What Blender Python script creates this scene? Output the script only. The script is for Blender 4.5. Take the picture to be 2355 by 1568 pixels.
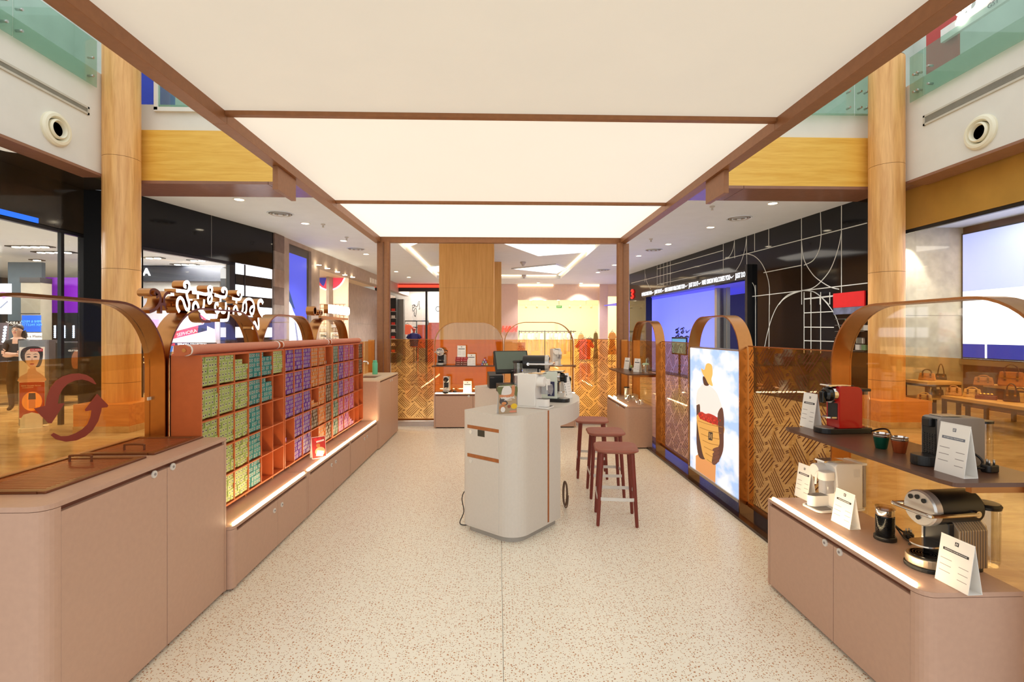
import bpy, bmesh, math, random
from mathutils import Vector, Matrix
random.seed(7)
for o in list(bpy.data.objects): bpy.data.objects.remove(o)
scn = bpy.context.scene
COL = scn.collection
R = math.radians
PI = math.pi

# ------------------------------------------------------------------ camera, world, exposure
FPX, CX, CY, H = 1140.0, 1177.5, 764.0, 1.52          # focal length in px of a 2355 px wide frame
TH = math.atan(32.5 / FPX)                            # the camera looks a little to the right of the aisle
cam = bpy.data.cameras.new('camera'); camo = bpy.data.objects.new('camera', cam); COL.objects.link(camo)
cam.sensor_width = 36.0; cam.lens = FPX / 2355.0 * 36.0; cam.shift_y = -20.0 / 2355.0
cam.clip_start = 0.05; cam.clip_end = 120
camo.location = (0, 0, H); camo.rotation_euler = (PI / 2, 0, -TH)
scn.camera = camo
w = bpy.data.worlds.new('atrium'); scn.world = w; w.use_nodes = True
w.node_tree.nodes['Background'].inputs[0].default_value = (0.93, 0.97, 1.0, 1)
w.node_tree.nodes['Background'].inputs[1].default_value = 1.15
scn.view_settings.view_transform = 'Standard'; scn.view_settings.look = 'None'
scn.view_settings.exposure = 0.32; scn.view_settings.gamma = 1.0
scn.view_settings.use_curve_mapping = False

# ------------------------------------------------------------------ helpers
def ray(px, py):
    a = (px - CX) / FPX; b = (CY - py) / FPX
    return (a * math.cos(TH) + math.sin(TH), -a * math.sin(TH) + math.cos(TH), b)
def at(px, py, X=None, Y=None, Z=None, PL=None):
    """world point seen at a photograph pixel on a known plane (X, Y or Z constant, or a vertical plane P0-P1)"""
    d = ray(px, py)
    if X is not None: t = X / d[0]
    elif Y is not None: t = Y / d[1]
    elif Z is not None: t = (Z - H) / d[2]
    else:
        (x0, y0), (x1, y1) = PL; nx, ny = -(y1 - y0), (x1 - x0)
        t = (x0 * nx + y0 * ny) / (d[0] * nx + d[1] * ny)
    return Vector((d[0] * t, d[1] * t, H + d[2] * t))
def lin(c):
    return tuple((v / 255 / 12.92) if v / 255 <= 0.04045 else ((v / 255 + 0.055) / 1.055) ** 2.4 for v in c)

MATS = {}
def newmat(name):
    m = bpy.data.materials.new(name); m.use_nodes = True
    return m, m.node_tree.nodes, m.node_tree.links, m.node_tree.nodes['Principled BSDF']
def mat(name, col=(200, 200, 200), rough=0.5, metal=0.0, emit=0.0, ecol=None, var=0.06, scale=9.0, stretch=(1, 1, 1), trans=0.0, spec=0.5, bump=0.0, coat=0.0):
    if name in MATS: return MATS[name]
    m, N, L, P = newmat(name)
    c = lin(col)
    P.inputs['Roughness'].default_value = rough; P.inputs['Metallic'].default_value = metal
    P.inputs['Specular IOR Level'].default_value = spec
    P.inputs['Base Color'].default_value = (*c, 1)
    if coat: P.inputs['Coat Weight'].default_value = coat
    if trans: P.inputs['Transmission Weight'].default_value = trans
    if var > 0:
        tc = N.new('ShaderNodeTexCoord'); mp = N.new('ShaderNodeMapping'); mp.inputs['Scale'].default_value = stretch
        nz = N.new('ShaderNodeTexNoise'); nz.inputs['Scale'].default_value = scale; nz.inputs['Detail'].default_value = 4
        L.new(tc.outputs['Object'], mp.inputs[0]); L.new(mp.outputs[0], nz.inputs['Vector'])
        rp = N.new('ShaderNodeValToRGB'); e = rp.color_ramp.elements
        e[0].position = 0.3; e[1].position = 0.72
        e[0].color = (*[v * (1 - var) for v in c], 1); e[1].color = (*[min(1, v * (1 + var)) for v in c], 1)
        L.new(nz.outputs['Fac'], rp.inputs[0]); L.new(rp.outputs[0], P.inputs['Base Color'])
        if bump:
            b = N.new('ShaderNodeBump'); b.inputs['Strength'].default_value = bump; b.inputs['Distance'].default_value = 0.01
            L.new(nz.outputs['Fac'], b.inputs['Height']); L.new(b.outputs[0], P.inputs['Normal'])
    if emit:
        P.inputs['Emission Color'].default_value = (*lin(ecol or col), 1); P.inputs['Emission Strength'].default_value = emit
    MATS[name] = m
    return m
def tint(name, col, gloss=0.06, rough=0.03, haze=0.0):
    """thin clear or tinted sheet: coloured see-through plus a faint mirror; haze = share of plain diffuse"""
    if name in MATS: return MATS[name]
    m, N, L, P = newmat(name); N.remove(P)
    out = N['Material Output']
    t = N.new('ShaderNodeBsdfTransparent'); t.inputs[0].default_value = (*col, 1)
    g = N.new('ShaderNodeBsdfGlossy'); g.inputs['Roughness'].default_value = rough
    g.inputs[0].default_value = (1, 1, 1, 1)
    mx = N.new('ShaderNodeMixShader')
    fr = N.new('ShaderNodeLayerWeight'); fr.inputs[0].default_value = 0.5
    pw = N.new('ShaderNodeMath'); pw.operation = 'POWER'; pw.inputs[1].default_value = 5
    mu = N.new('ShaderNodeMath'); mu.operation = 'MULTIPLY_ADD'; mu.inputs[1].default_value = 0.5; mu.inputs[2].default_value = gloss; mu.use_clamp = True
    L.new(fr.outputs['Facing'], pw.inputs[0]); L.new(pw.outputs[0], mu.inputs[0]); L.new(mu.outputs[0], mx.inputs[0])
    src = t
    if haze:
        d = N.new('ShaderNodeBsdfDiffuse'); d.inputs[0].default_value = (*[q ** 3 for q in col], 1)
        m2 = N.new('ShaderNodeMixShader'); m2.inputs[0].default_value = haze
        L.new(t.outputs[0], m2.inputs[1]); L.new(d.outputs[0], m2.inputs[2]); src = m2
    L.new(src.outputs[0], mx.inputs[1]); L.new(g.outputs[0], mx.inputs[2]); L.new(mx.outputs[0], out.inputs[0])
    MATS[name] = m
    return m
def glow(name, col=(255, 255, 255), strength=1.0):
    if name in MATS: return MATS[name]
    m, N, L, P = newmat(name)
    P.inputs['Base Color'].default_value = (*[0.8 * v for v in lin(col)], 1)
    P.inputs['Emission Color'].default_value = (*lin(col), 1); P.inputs['Emission Strength'].default_value = strength
    MATS[name] = m
    return m
def wood(name, col, dark, axis='z', rough=0.35):
    if name in MATS: return MATS[name]
    m, N, L, P = newmat(name); P.inputs['Roughness'].default_value = rough
    tc = N.new('ShaderNodeTexCoord'); mp = N.new('ShaderNodeMapping')
    mp.inputs['Scale'].default_value = {'z': (7, 7, 0.5), 'x': (0.5, 7, 7), 'y': (7, 0.5, 7)}[axis]
    nz = N.new('ShaderNodeTexNoise'); nz.inputs['Scale'].default_value = 2.2; nz.inputs['Detail'].default_value = 7; nz.inputs['Distortion'].default_value = 0.6
    n2 = N.new('ShaderNodeTexNoise'); n2.inputs['Scale'].default_value = 11; n2.inputs['Detail'].default_value = 3
    mx = N.new('ShaderNodeMath'); mx.operation = 'MULTIPLY_ADD'; mx.inputs[1].default_value = 0.35
    L.new(tc.outputs['Object'], mp.inputs[0]); L.new(mp.outputs[0], nz.inputs['Vector']); L.new(mp.outputs[0], n2.inputs['Vector'])
    L.new(n2.outputs['Fac'], mx.inputs[0]); L.new(nz.outputs['Fac'], mx.inputs[2])
    rp = N.new('ShaderNodeValToRGB'); e = rp.color_ramp.elements
    e[0].position = 0.42; e[1].position = 0.85; e[0].color = (*lin(dark), 1); e[1].color = (*lin(col), 1)
    L.new(mx.outputs[0], rp.inputs[0]); L.new(rp.outputs[0], P.inputs['Base Color'])
    MATS[name] = m
    return m

def terrazzo():
    m, N, L, P = newmat('terrazzo'); P.inputs['Roughness'].default_value = 0.3
    tc = N.new('ShaderNodeTexCoord')
    nz = N.new('ShaderNodeTexNoise'); nz.inputs['Scale'].default_value = 60; nz.inputs['Detail'].default_value = 2
    ad = N.new('ShaderNodeMixRGB'); ad.blend_type = 'ADD'; ad.inputs[0].default_value = 0.012
    L.new(tc.outputs['Object'], nz.inputs['Vector']); L.new(tc.outputs['Object'], ad.inputs[1]); L.new(nz.outputs['Color'], ad.inputs[2])
    base = N.new('ShaderNodeRGB'); base.outputs[0].default_value = (*lin((250, 243, 226)), 1)
    prev = base.outputs[0]
    for sc, th, keep, cols in ((60, 0.21, 0.36, ((176, 108, 62), (205, 150, 100))), (105, 0.24, 0.35, ((150, 100, 70), (222, 178, 132)))):
        v = N.new('ShaderNodeTexVoronoi'); v.inputs['Scale'].default_value = sc; v.voronoi_dimensions = '2D'
        L.new(ad.outputs[0], v.inputs['Vector'])
        lt = N.new('ShaderNodeMath'); lt.operation = 'LESS_THAN'; lt.inputs[1].default_value = th
        L.new(v.outputs['Distance'], lt.inputs[0])
        sp = N.new('ShaderNodeSeparateColor'); L.new(v.outputs['Color'], sp.inputs[0])
        g = N.new('ShaderNodeMath'); g.operation = 'LESS_THAN'; g.inputs[1].default_value = keep; L.new(sp.outputs[0], g.inputs[0])
        mu = N.new('ShaderNodeMath'); mu.operation = 'MULTIPLY'; L.new(lt.outputs[0], mu.inputs[0]); L.new(g.outputs[0], mu.inputs[1])
        rp = N.new('ShaderNodeValToRGB'); rp.color_ramp.elements[0].color = (*lin(cols[0]), 1); rp.color_ramp.elements[1].color = (*lin(cols[1]), 1)
        L.new(sp.outputs[1], rp.inputs[0])
        mx = N.new('ShaderNodeMixRGB'); L.new(mu.outputs[0], mx.inputs[0]); L.new(prev, mx.inputs[1]); L.new(rp.outputs[0], mx.inputs[2])
        prev = mx.outputs[0]
    L.new(prev, P.inputs['Base Color'])
    MATS['terrazzo'] = m
    return m
def marble(name, a, b, scale=0.9, rough=0.12):
    m, N, L, P = newmat(name); P.inputs['Roughness'].default_value = rough
    tc = N.new('ShaderNodeTexCoord'); mp = N.new('ShaderNodeMapping'); mp.inputs['Scale'].default_value = (1, 3.5, 1); mp.inputs['Rotation'].default_value = (0, 0, 0.5)
    n = N.new('ShaderNodeTexNoise'); n.inputs['Scale'].default_value = scale; n.inputs['Detail'].default_value = 9; n.inputs['Roughness'].default_value = 0.7; n.inputs['Distortion'].default_value = 1.5
    L.new(tc.outputs['Object'], mp.inputs[0]); L.new(mp.outputs[0], n.inputs['Vector'])
    rp = N.new('ShaderNodeValToRGB'); e = rp.color_ramp.elements; e[0].position = 0.35; e[1].position = 0.65
    e[0].color = (*lin(a), 1); e[1].color = (*lin(b), 1)
    L.new(n.outputs['Fac'], rp.inputs[0]); L.new(rp.outputs[0], P.inputs['Base Color'])
    MATS[name] = m
    return m

class MB:
    """collects shapes; build() links them as ONE mesh object"""
    def __init__(s): s.v, s.f, s.mi, s.sm = [], [], [], []; s.T = Matrix.Identity(4)
    def add(s, vs, fs, m=0, sm=False):
        b = len(s.v); s.v += [s.T @ Vector(q) for q in vs]
        for k in fs: s.f.append([b + i for i in k]); s.mi.append(m); s.sm.append(sm)
        return s
    def box(s, x0, x1, y0, y1, z0, z1, m=0):
        return s.add([(x0, y0, z0), (x1, y0, z0), (x1, y1, z0), (x0, y1, z0), (x0, y0, z1), (x1, y0, z1), (x1, y1, z1), (x0, y1, z1)],
                     [(0, 3, 2, 1), (4, 5, 6, 7), (0, 1, 5, 4), (1, 2, 6, 5), (2, 3, 7, 6), (3, 0, 4, 7)], m)
    def quad(s, a, b, c, d, m=0): return s.add([a, b, c, d], [(0, 1, 2, 3)], m)
    def prism(s, poly, z0, z1, m=0, mt=None, sm=False):
        n = len(poly)
        vs = [(x, y, z0) for x, y in poly] + [(x, y, z1) for x, y in poly]
        s.add(vs, [(i, (i + 1) % n, n + (i + 1) % n, n + i) for i in range(n)], m, sm)
        s.add(vs, [tuple(range(n - 1, -1, -1)), tuple(range(n, 2 * n))], m if mt is None else mt)
        return s
    def cyl(s, c, r, h, axis='z', n=20, r2=None, m=0, sm=True, caps=True):
        r2 = r if r2 is None else r2
        def P(a, rr, t):
            u, v = rr * math.cos(a), rr * math.sin(a)
            return {'z': (c[0] + u, c[1] + v, c[2] + t), 'x': (c[0] + t, c[1] + u, c[2] + v), 'y': (c[0] + v, c[1] + t, c[2] + u)}[axis]
        A = [2 * PI * i / n for i in range(n)]
        vs = [P(a, r, 0) for a in A] + [P(a, r2, h) for a in A]
        s.add(vs, [(i, (i + 1) % n, n + (i + 1) % n, n + i) for i in range(n)], m, sm)
        if caps: s.add(vs, [tuple(range(n - 1, -1, -1)), tuple(range(n, 2 * n))], m)
        return s
    def lathe(s, prof, c=(0, 0, 0), n=24, m=0, sm=True, axis='z'):
        vs, fs = [], []
        for r, z in prof:
            for i in range(n):
                a = 2 * PI * i / n
                p = (r * math.cos(a), r * math.sin(a), z)
                if axis == 'x': p = (p[2], p[0], p[1])
                elif axis == 'y': p = (p[1], p[2], p[0])
                vs.append((c[0] + p[0], c[1] + p[1], c[2] + p[2]))
        for k in range(len(prof) - 1):
            for i in range(n): fs.append((k * n + i, k * n + (i + 1) % n, (k + 1) * n + (i + 1) % n, (k + 1) * n + i))
        s.add(vs, fs, m, sm)
        if prof[0][0] > 1e-4: s.add(vs[:n], [tuple(range(n - 1, -1, -1))], m)
        if prof[-1][0] > 1e-4: s.add(vs[-n:], [tuple(range(n))], m)
        return s
    def tube(s, pts, r, n=10, m=0, closed=False, taper=None):
        pts = [Vector(p) for p in pts]; k = len(pts); vs, fs = [], []
        up = None
        for i, p in enumerate(pts):
            a = pts[(i - 1) % k] if (i > 0 or closed) else p
            b = pts[(i + 1) % k] if (i < k - 1 or closed) else p
            t = (b - a).normalized()
            if up is None: up = t.orthogonal().normalized()
            up = (up - t * up.dot(t)).normalized(); sd = t.cross(up)
            rr = r if taper is None else taper[i]
            for j in range(n):
                an = 2 * PI * j / n; vs.append(p + (up * math.cos(an) + sd * math.sin(an)) * rr)
        for i in range(k if closed else k - 1):
            for j in range(n):
                q = (i + 1) % k
                fs.append((i * n + j, i * n + (j + 1) % n, q * n + (j + 1) % n, q * n + j))
        s.add(vs, fs, m, True)
        if not closed: s.add(vs, [tuple(range(n - 1, -1, -1)), tuple(range((k - 1) * n, k * n))], m)
        return s
    def ribbon(s, pts, wd, d0, d1, m=0, mf=None, closed=False):
        """stroke of width wd drawn in the XZ plane along pts (x, z), extruded in y from d0 (front) to d1"""
        P = [Vector((p[0], p[1])) for p in pts]; k = len(P); A, B = [], []
        for i, p in enumerate(P):
            a = P[i - 1] if (i > 0 or closed) else p
            b = P[(i + 1) % k] if (i < k - 1 or closed) else p
            t = (b - a).normalized(); nrm = Vector((-t.y, t.x)) * wd / 2
            A.append(p + nrm); B.append(p - nrm)
        vs = []
        for q in (A, B):
            for d in (d0, d1): vs += [(v.x, d, v.y) for v in q]
        ix = lambda side, dep, i: (side * 2 + dep) * k + (i % k)
        ff, sf = [], []
        for i in range(k if closed else k - 1):
            ff.append((ix(0, 0, i), ix(1, 0, i), ix(1, 0, i + 1), ix(0, 0, i + 1)))
            sf.append((ix(0, 1, i), ix(0, 1, i + 1), ix(1, 1, i + 1), ix(1, 1, i)))
            sf.append((ix(0, 0, i), ix(0, 0, i + 1), ix(0, 1, i + 1), ix(0, 1, i)))
            sf.append((ix(1, 0, i), ix(1, 1, i), ix(1, 1, i + 1), ix(1, 0, i + 1)))
        if not closed:
            for i in (0, k - 1): sf.append((ix(0, 0, i), ix(0, 1, i), ix(1, 1, i), ix(1, 0, i)))
        s.add(vs, sf, m); s.add(vs, ff, m if mf is None else mf)
        return s
    def build(s, name, mats, parent=None, bevel=0.0, seg=2, fix=True):
        me = bpy.data.meshes.new(name)
        me.from_pydata([tuple(q) for q in s.v], [], s.f)
        for m in (mats if isinstance(mats, (list, tuple)) else [mats]): me.materials.append(m)
        for p, a, b in zip(me.polygons, s.mi, s.sm): p.material_index = a; p.use_smooth = b
        if fix or bevel:
            bm = bmesh.new(); bm.from_mesh(me)
            bmesh.ops.remove_doubles(bm, verts=bm.verts, dist=1e-5)
            if fix: bmesh.ops.recalc_face_normals(bm, faces=bm.faces)
            for e in bm.edges:
                if len(e.link_faces) == 2 and e.calc_face_angle(0) > 0.6: e.smooth = False
            if bevel:
                ed = [e for e in bm.edges if len(e.link_faces) == 2 and e.calc_face_angle(0) > 0.7]
                bmesh.ops.bevel(bm, geom=ed, offset=bevel, segments=seg, affect='EDGES', profile=0.5, clamp_overlap=True)
            bm.to_mesh(me); bm.free()
        o = bpy.data.objects.new(name, me); COL.objects.link(o)
        if parent: o.parent = parent
        return o

def tag(o, label, cat, group=None, kind=None):
    o['label'] = label; o['category'] = cat
    if group: o['group'] = group
    if kind: o['kind'] = kind
    return o
def thing(name, label, cat, loc=(0, 0, 0), rz=0.0, group=None):
    o = bpy.data.objects.new(name, None); COL.objects.link(o); o.empty_display_size = 0.05
    o.location = loc; o.rotation_euler = (0, 0, rz)
    return tag(o, label, cat, group)
def struct(name, mb, mats, label=None, **k):
    o = mb.build(name, mats, **k); o['kind'] = 'structure'
    if label: o['label'] = label
    return o
def copy_tree(o, parent=None):
    c = o.copy(); COL.objects.link(c)
    if parent: c.parent = parent
    for ch in list(o.children): copy_tree(ch, c)
    return c
def B(x0, x1, y0, y1, z0, z1): return MB().box(x0, x1, y0, y1, z0, z1)
def rpoly(pts, seg=6):
    """polygon with rounded corners: pts = (x, y, radius)"""
    out = []; n = len(pts)
    for i in range(n):
        p = Vector(pts[i][:2]); r = pts[i][2] if len(pts[i]) > 2 else 0
        if r <= 0: out.append(tuple(p)); continue
        a = (Vector(pts[i - 1][:2]) - p).normalized(); b = (Vector(pts[(i + 1) % n][:2]) - p).normalized()
        ang = math.acos(max(-1, min(1, a.dot(b)))); d = r / math.tan(ang / 2)
        c = p + (a + b).normalized() * (r / math.sin(ang / 2))
        s0 = p + a * d - c; s1 = p + b * d - c
        a0 = math.atan2(s0.y, s0.x); da = (math.atan2(s1.y, s1.x) - a0 + PI) % (2 * PI) - PI
        for k in range(seg + 1):
            t = a0 + da * k / seg; out.append((c.x + r * math.cos(t), c.y + r * math.sin(t)))
    return out
def rrect(x0, x1, y0, y1, r, seg=6): return rpoly([(x0, y0, r), (x1, y0, r), (x1, y1, r), (x0, y1, r)], seg)
def spline(pts, n=6, closed=False):
    P = [Vector(p) for p in pts]; out = []; k = len(P)
    for i in range(k if closed else k - 1):
        p0 = P[i - 1] if (i > 0 or closed) else P[0]; p1 = P[i]; p2 = P[(i + 1) % k]
        p3 = P[(i + 2) % k] if (i + 2 < k or closed) else P[-1]
        for j in range(n):
            t = j / n
            out.append(0.5 * ((2 * p1) + (p2 - p0) * t + (2 * p0 - 5 * p1 + 4 * p2 - p3) * t * t + (3 * p1 - p0 - 3 * p2 + p3) * t ** 3))
    if not closed: out.append(P[-1])
    return out
def frame(o, u, up=(0, 0, 1)):
    """matrix whose x runs along u, z along up, -y faces the viewer side (u x up reversed)"""
    u = Vector(u).normalized(); up = Vector(up).normalized(); y = up.cross(u)
    m = Matrix.Identity(4)
    for i in range(3): m[i][0] = u[i]; m[i][1] = y[i]; m[i][2] = up[i]; m[i][3] = o[i]
    return m
def text(s, size, mtx, m, parent, name='lettering', ext=0.002, bold=0.0, align='CENTER', sx=1.0, shear=0.0):
    """lettering standing in the local XZ plane of mtx, facing -y"""
    cu = bpy.data.curves.new('t', 'FONT'); cu.body = s; cu.size = size; cu.align_x = align; cu.align_y = 'CENTER'
    cu.extrude = ext; cu.offset = bold; cu.resolution_u = 3; cu.shear = shear
    t = bpy.data.objects.new('t', cu); COL.objects.link(t)
    dg = bpy.context.evaluated_depsgraph_get(); dg.update()
    me = bpy.data.meshes.new_from_object(t.evaluated_get(dg))
    bpy.data.objects.remove(t); bpy.data.curves.remove(cu)
    M4 = mtx @ Matrix.Rotation(PI / 2, 4, 'X') @ Matrix.Diagonal((sx, 1, 1, 1))
    me.transform(M4); me.materials.clear(); me.materials.append(m); me.name = name
    o = bpy.data.objects.new(name, me); COL.objects.link(o)
    if parent: o.parent = parent
    return o
def patch(mb, pts, mtx, d=0.0, m=0):
    """flat shape: pts (x, z) in the XZ plane of mtx, pushed d towards the viewer"""
    mb.add([mtx @ Vector((p[0], -d, p[1])) for p in pts], [tuple(range(len(pts)))], m)

# ------------------------------------------------------------------ materials
TAUPE = mat('taupe laminate', (196, 158, 136), 0.45, var=0.03, scale=40)
GROOVE = mat('dark reveal', (105, 52, 28), 0.5)
BRONZE = mat('bronze metal', (172, 116, 66), 0.27, metal=1.0, var=0.04, scale=30)
BEAM = mat('bronze beam coating', (148, 98, 60), 0.42, metal=0.25, var=0.08, scale=25)
RACK = mat('copper rack laminate', (192, 96, 48), 0.45, var=0.05, scale=20)
ISLE = mat('grey laminate', (214, 206, 196), 0.42, var=0.02, scale=60)
DKSHELF = mat('dark bronze shelf', (98, 68, 54), 0.32, metal=0.2, var=0.05)
WHITE = mat('white plastic', (238, 234, 228), 0.3, var=0.015)
PAPER = mat('white card', (240, 236, 230), 0.7, var=0.01)
BLACK = mat('black plastic', (22, 21, 21), 0.35, var=0.05)
BLACKG = mat('gloss black', (14, 14, 15), 0.1, var=0.02)
CHROME = mat('chrome', (215, 210, 205), 0.12, metal=1.0, var=0.02)
STEEL = mat('brushed steel', (180, 176, 170), 0.3, metal=0.9, var=0.05, scale=40)
LOCK = mat('lock nickel', (226, 222, 216), 0.3, metal=0.2, var=0.02)
LED = glow('warm led strip', (255, 226, 178), 34.0)
ORANGE_AC = tint('orange acrylic', (0.965, 0.76, 0.47), 0.05, haze=0.04)
CLEAR_AC = tint('clear acrylic', (0.98, 0.985, 0.975), 0.04)
GREEN_GL = tint('green glass', (0.72, 0.84, 0.78), 0.06, haze=0.10)
SHOP_GL = tint('shop glass', (0.93, 0.95, 0.95), 0.04)
PINK_GL = tint('rosy acrylic', (0.97, 0.80, 0.74), 0.03)
INK = mat('pattern ink', (96, 46, 22), 0.6, var=0.03, spec=0.2)
DARKINK = mat('dark print', (38, 34, 38), 0.6, var=0.02)
GREYINK = mat('grey print', (150, 140, 138), 0.6, var=0.02)
WOODC = wood('column veneer', (236, 182, 112), (206, 146, 80), 'z')
WOODB = wood('golden beam veneer', (240, 192, 88), (222, 164, 60), 'x')
WOODP = wood('pillar veneer', (232, 176, 100), (216, 156, 78), 'z', 0.45)
PLASTER = mat('white plaster', (226, 221, 208), 0.7, var=0.03, scale=3)
CEIL = mat('ceiling paint', (224, 232, 242), 0.65, var=0.02, scale=3)
BLACKW = mat('black glossy cladding', (16, 16, 18), 0.06, var=0.1, scale=4, spec=0.32)
STONE = mat('beige stone', (178, 160, 146), 0.55, var=0.1, scale=5)
STONE2 = mat('grey stone', (150, 135, 124), 0.5, var=0.16, scale=7)
CONCRETE = mat('pale concrete', (186, 176, 158), 0.7, var=0.14, scale=6, bump=0.2)
TERR = terrazzo()
MARBLE = marble('marble floor', (172, 148, 116), (216, 198, 168), 0.8)
TRAV = marble('travertine base', (176, 140, 92), (214, 184, 140), 3.0, 0.35)
GOLDP = mat('gold fascia panel', (196, 150, 64), 0.45, metal=0.2, var=0.15, scale=1.2)
CREAM = mat('cream diffuser', (236, 228, 200), 0.4, var=0.02)
DARKV = mat('dark void', (28, 27, 26), 0.6)
PALE = glow('downlight lens', (255, 238, 205), 14.0)

# ------------------------------------------------------------------ the mall: floor, ceiling, walls
FZ = -0.03                                             # mall floor; the kiosk stands on a platform whose top is z = 0
ZC = 4.05                                              # underside of the mall ceiling behind the beam
struct('floor', B(-18, 18, -6, 34, FZ - 0.1, FZ), MARBLE, 'polished veined marble floor of the mall')
HX0, HX1, HY0, HY1 = -2.85, 2.95, 11.0, 23.4            # coffer with the triangular lights
cl = MB()
cl.box(-9, HX0, 9.2, 33, ZC, ZC + 0.12); cl.box(HX1, 9, 9.2, 33, ZC, ZC + 0.12)
cl.box(HX0, HX1, 9.2, HY0, ZC, ZC + 0.12); cl.box(HX0, HX1, HY1, 33, ZC, ZC + 0.12)
cl.box(HX0 - 0.1, HX0, HY0, HY1, ZC + 0.12, ZC + 0.17); cl.box(HX1, HX1 + 0.1, HY0, HY1, ZC + 0.12, ZC + 0.17)
cl.box(HX0, HX1, HY1, HY1 + 0.1, ZC + 0.12, ZC + 0.17); cl.box(HX0, HX1, HY0 - 0.1, HY0, ZC + 0.12, ZC + 0.17)
cl.box(HX0 - 0.1, HX1 + 0.1, HY0 - 0.1, HY1 + 0.1, ZC + 0.17, ZC + 0.25)
struct('ceiling', cl, CEIL, 'white plaster mall ceiling with a long coffer')
COVE = glow('cove light', (255, 224, 176), 2.2)
SKY = glow('lit stretch triangle', (255, 248, 235), 2.6)
for q, (x0, x1, y0, y1, lab) in enumerate(((HX0 + 0.02, HX0 + 0.1, HY0 + .2, HY1 - .2, 'warm cove light along the left edge of the ceiling coffer'), (HX1 - 0.1, HX1 - 0.02, HY0 + .2, HY1 - .2, 'warm cove light along the right edge of the ceiling coffer'),
                          (HX0 + .2, HX1 - .2, HY1 - 0.1, HY1 - 0.02, 'warm cove light along the far edge of the ceiling coffer'))):
    tag(B(x0, x1, y0, y1, ZC + 0.13, ZC + 0.165).build('cove_light', COVE), lab, 'light', 'cove lights')
for pts, lab in (([(1159, 559.6), (1412, 562), (1375, 577.3), (1238, 588)], 'large kite shaped ceiling light right of the pillar'),
                 ([(1180.6, 618), (1277.6, 608.3), (1302.5, 616.3), (1280, 628.7)], 'small slender triangular ceiling light right of the pillar'),
                 ([(915, 553), (968, 556), (933, 569)], 'triangular ceiling light at the upper left corner of the view past the canopy'),
                 ([(983, 613), (1020, 610), (1020, 625), (993, 623.4)], 'small ceiling light touching the left side of the pillar')):
    P = [at(x, y, Z=ZC + 0.14) for x, y in pts]
    t = thing('triangle_light', lab, 'ceiling light', (0, 0, 0), 0, 'triangular ceiling lights')
    MB().prism([(p.x, p.y) for p in P], ZC + 0.14, ZC + 0.165).build('lit_panel', SKY, t)
    n = len(P); fr = MB(); c = sum(P, Vector()) / n
    Q = [c + (p - c) * 1.06 for p in P]
    for i in range(n):
        a, b, d, e = P[i], P[(i + 1) % n], Q[(i + 1) % n], Q[i]
        fr.prism([(a.x, a.y), (b.x, b.y), (d.x, d.y), (e.x, e.y)], ZC + 0.125, ZC + 0.17)
    fr.build('frame', CEIL, t)
# golden timber beam across the hall, its soffit, parapet above
struct('trim_1', B(-6.3, 6.75, 8.5, 9.2, ZC + 0.02, 4.92), WOODB, 'golden veneered beam spanning between the two round columns')
SOFF = mat('brown glossy soffit', (146, 104, 84), 0.25, var=0.05)
so = MB()
for k in range(5): so.box(-6.6 + k * 2.72, -6.6 + (k + 1) * 2.72 - 0.008, 8.5, 9.3, ZC - 0.03, ZC + 0.02)
struct('trim_2', so, SOFF, 'brown glossy soffit under the golden beam')
struct('wall_back_upper', B(-7.5, 7.5, 8.62, 8.8, 4.92, 5.4), PLASTER, 'white parapet above the golden beam')
struct('wall_left_upper', B(-6.55, -6.3, 0.5, 8.1, ZC - 0.02, 5.62), PLASTER, 'white gallery fascia on the left')
struct('wall_right_upper', B(6.82, 7.1, 0.5, 8.1, ZC - 0.02, 5.62), PLASTER, 'white gallery fascia on the right')
struct('trim_3', B(-6.62, -6.28, 0.5, 8.1, ZC - 0.06, ZC - 0.02), SOFF, 'thin brown edge under the left gallery fascia')
struct('trim_4', B(6.8, 7.2, 0.5, 8.1, ZC - 0.06, ZC - 0.02), SOFF, 'thin brown edge under the right gallery fascia')
# rooms of the upper floor behind the glass
UP = mat('upper floor wall', (196, 200, 190), 0.7, var=0.08, scale=2)
struct('wall_left_gallery', B(-10.2, -10, -2, 13, 5.2, 9), UP, 'pale wall of the upper floor on the left')
struct('wall_right_gallery', B(10.3, 10.5, -2, 13, 5.2, 9), UP, 'pale wall of the upper floor on the right')
struct('wall_back_gallery', B(-10, 10.3, 12, 12.2, 4.9, 9), UP, 'pale wall of the upper floor at the back')
struct('floor_left_gallery', B(-10, -6.55, -2, 12, 5.1, 5.2), UP, 'upper floor slab on the left')
struct('floor_right_gallery', B(7.1, 10.3, -2, 12, 5.1, 5.2), UP, 'upper floor slab on the right')
BLUEP = mat('deep blue panel', (24, 52, 176), 0.4)
tag(MB().box(-6.9, -5.9, 9.2, 9.24, 4.92, 7.4).build('blue_board', BLUEP), 'deep blue upper floor panel right beside the left column', 'panel')
tag(MB().box(at(367, 200, Y=9.4).x, at(386, 200, Y=9.4).x, 9.4, 9.44, ZC + 0.12, 7.2).build('blue_board', BLUEP), 'narrow blue panel behind the upper window frame on the left', 'panel')
wf = thing('upper_window', 'pale framed upper window beside the left column above the golden beam', 'window')
a = at(358, 255, Y=8.6); wz = a.z
m = MB(); m.box(a.x, a.x + 0.06, 8.55, 8.62, wz, 7); m.box(a.x, a.x + 2.2, 8.55, 8.62, wz - 0.02, wz + 0.05); m.build('window_frame', PLASTER, wf)
MB().box(a.x + 0.06, a.x + 2.2, 8.58, 8.59, wz + 0.05, 7).build('pane', GREEN_GL, wf)

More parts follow.
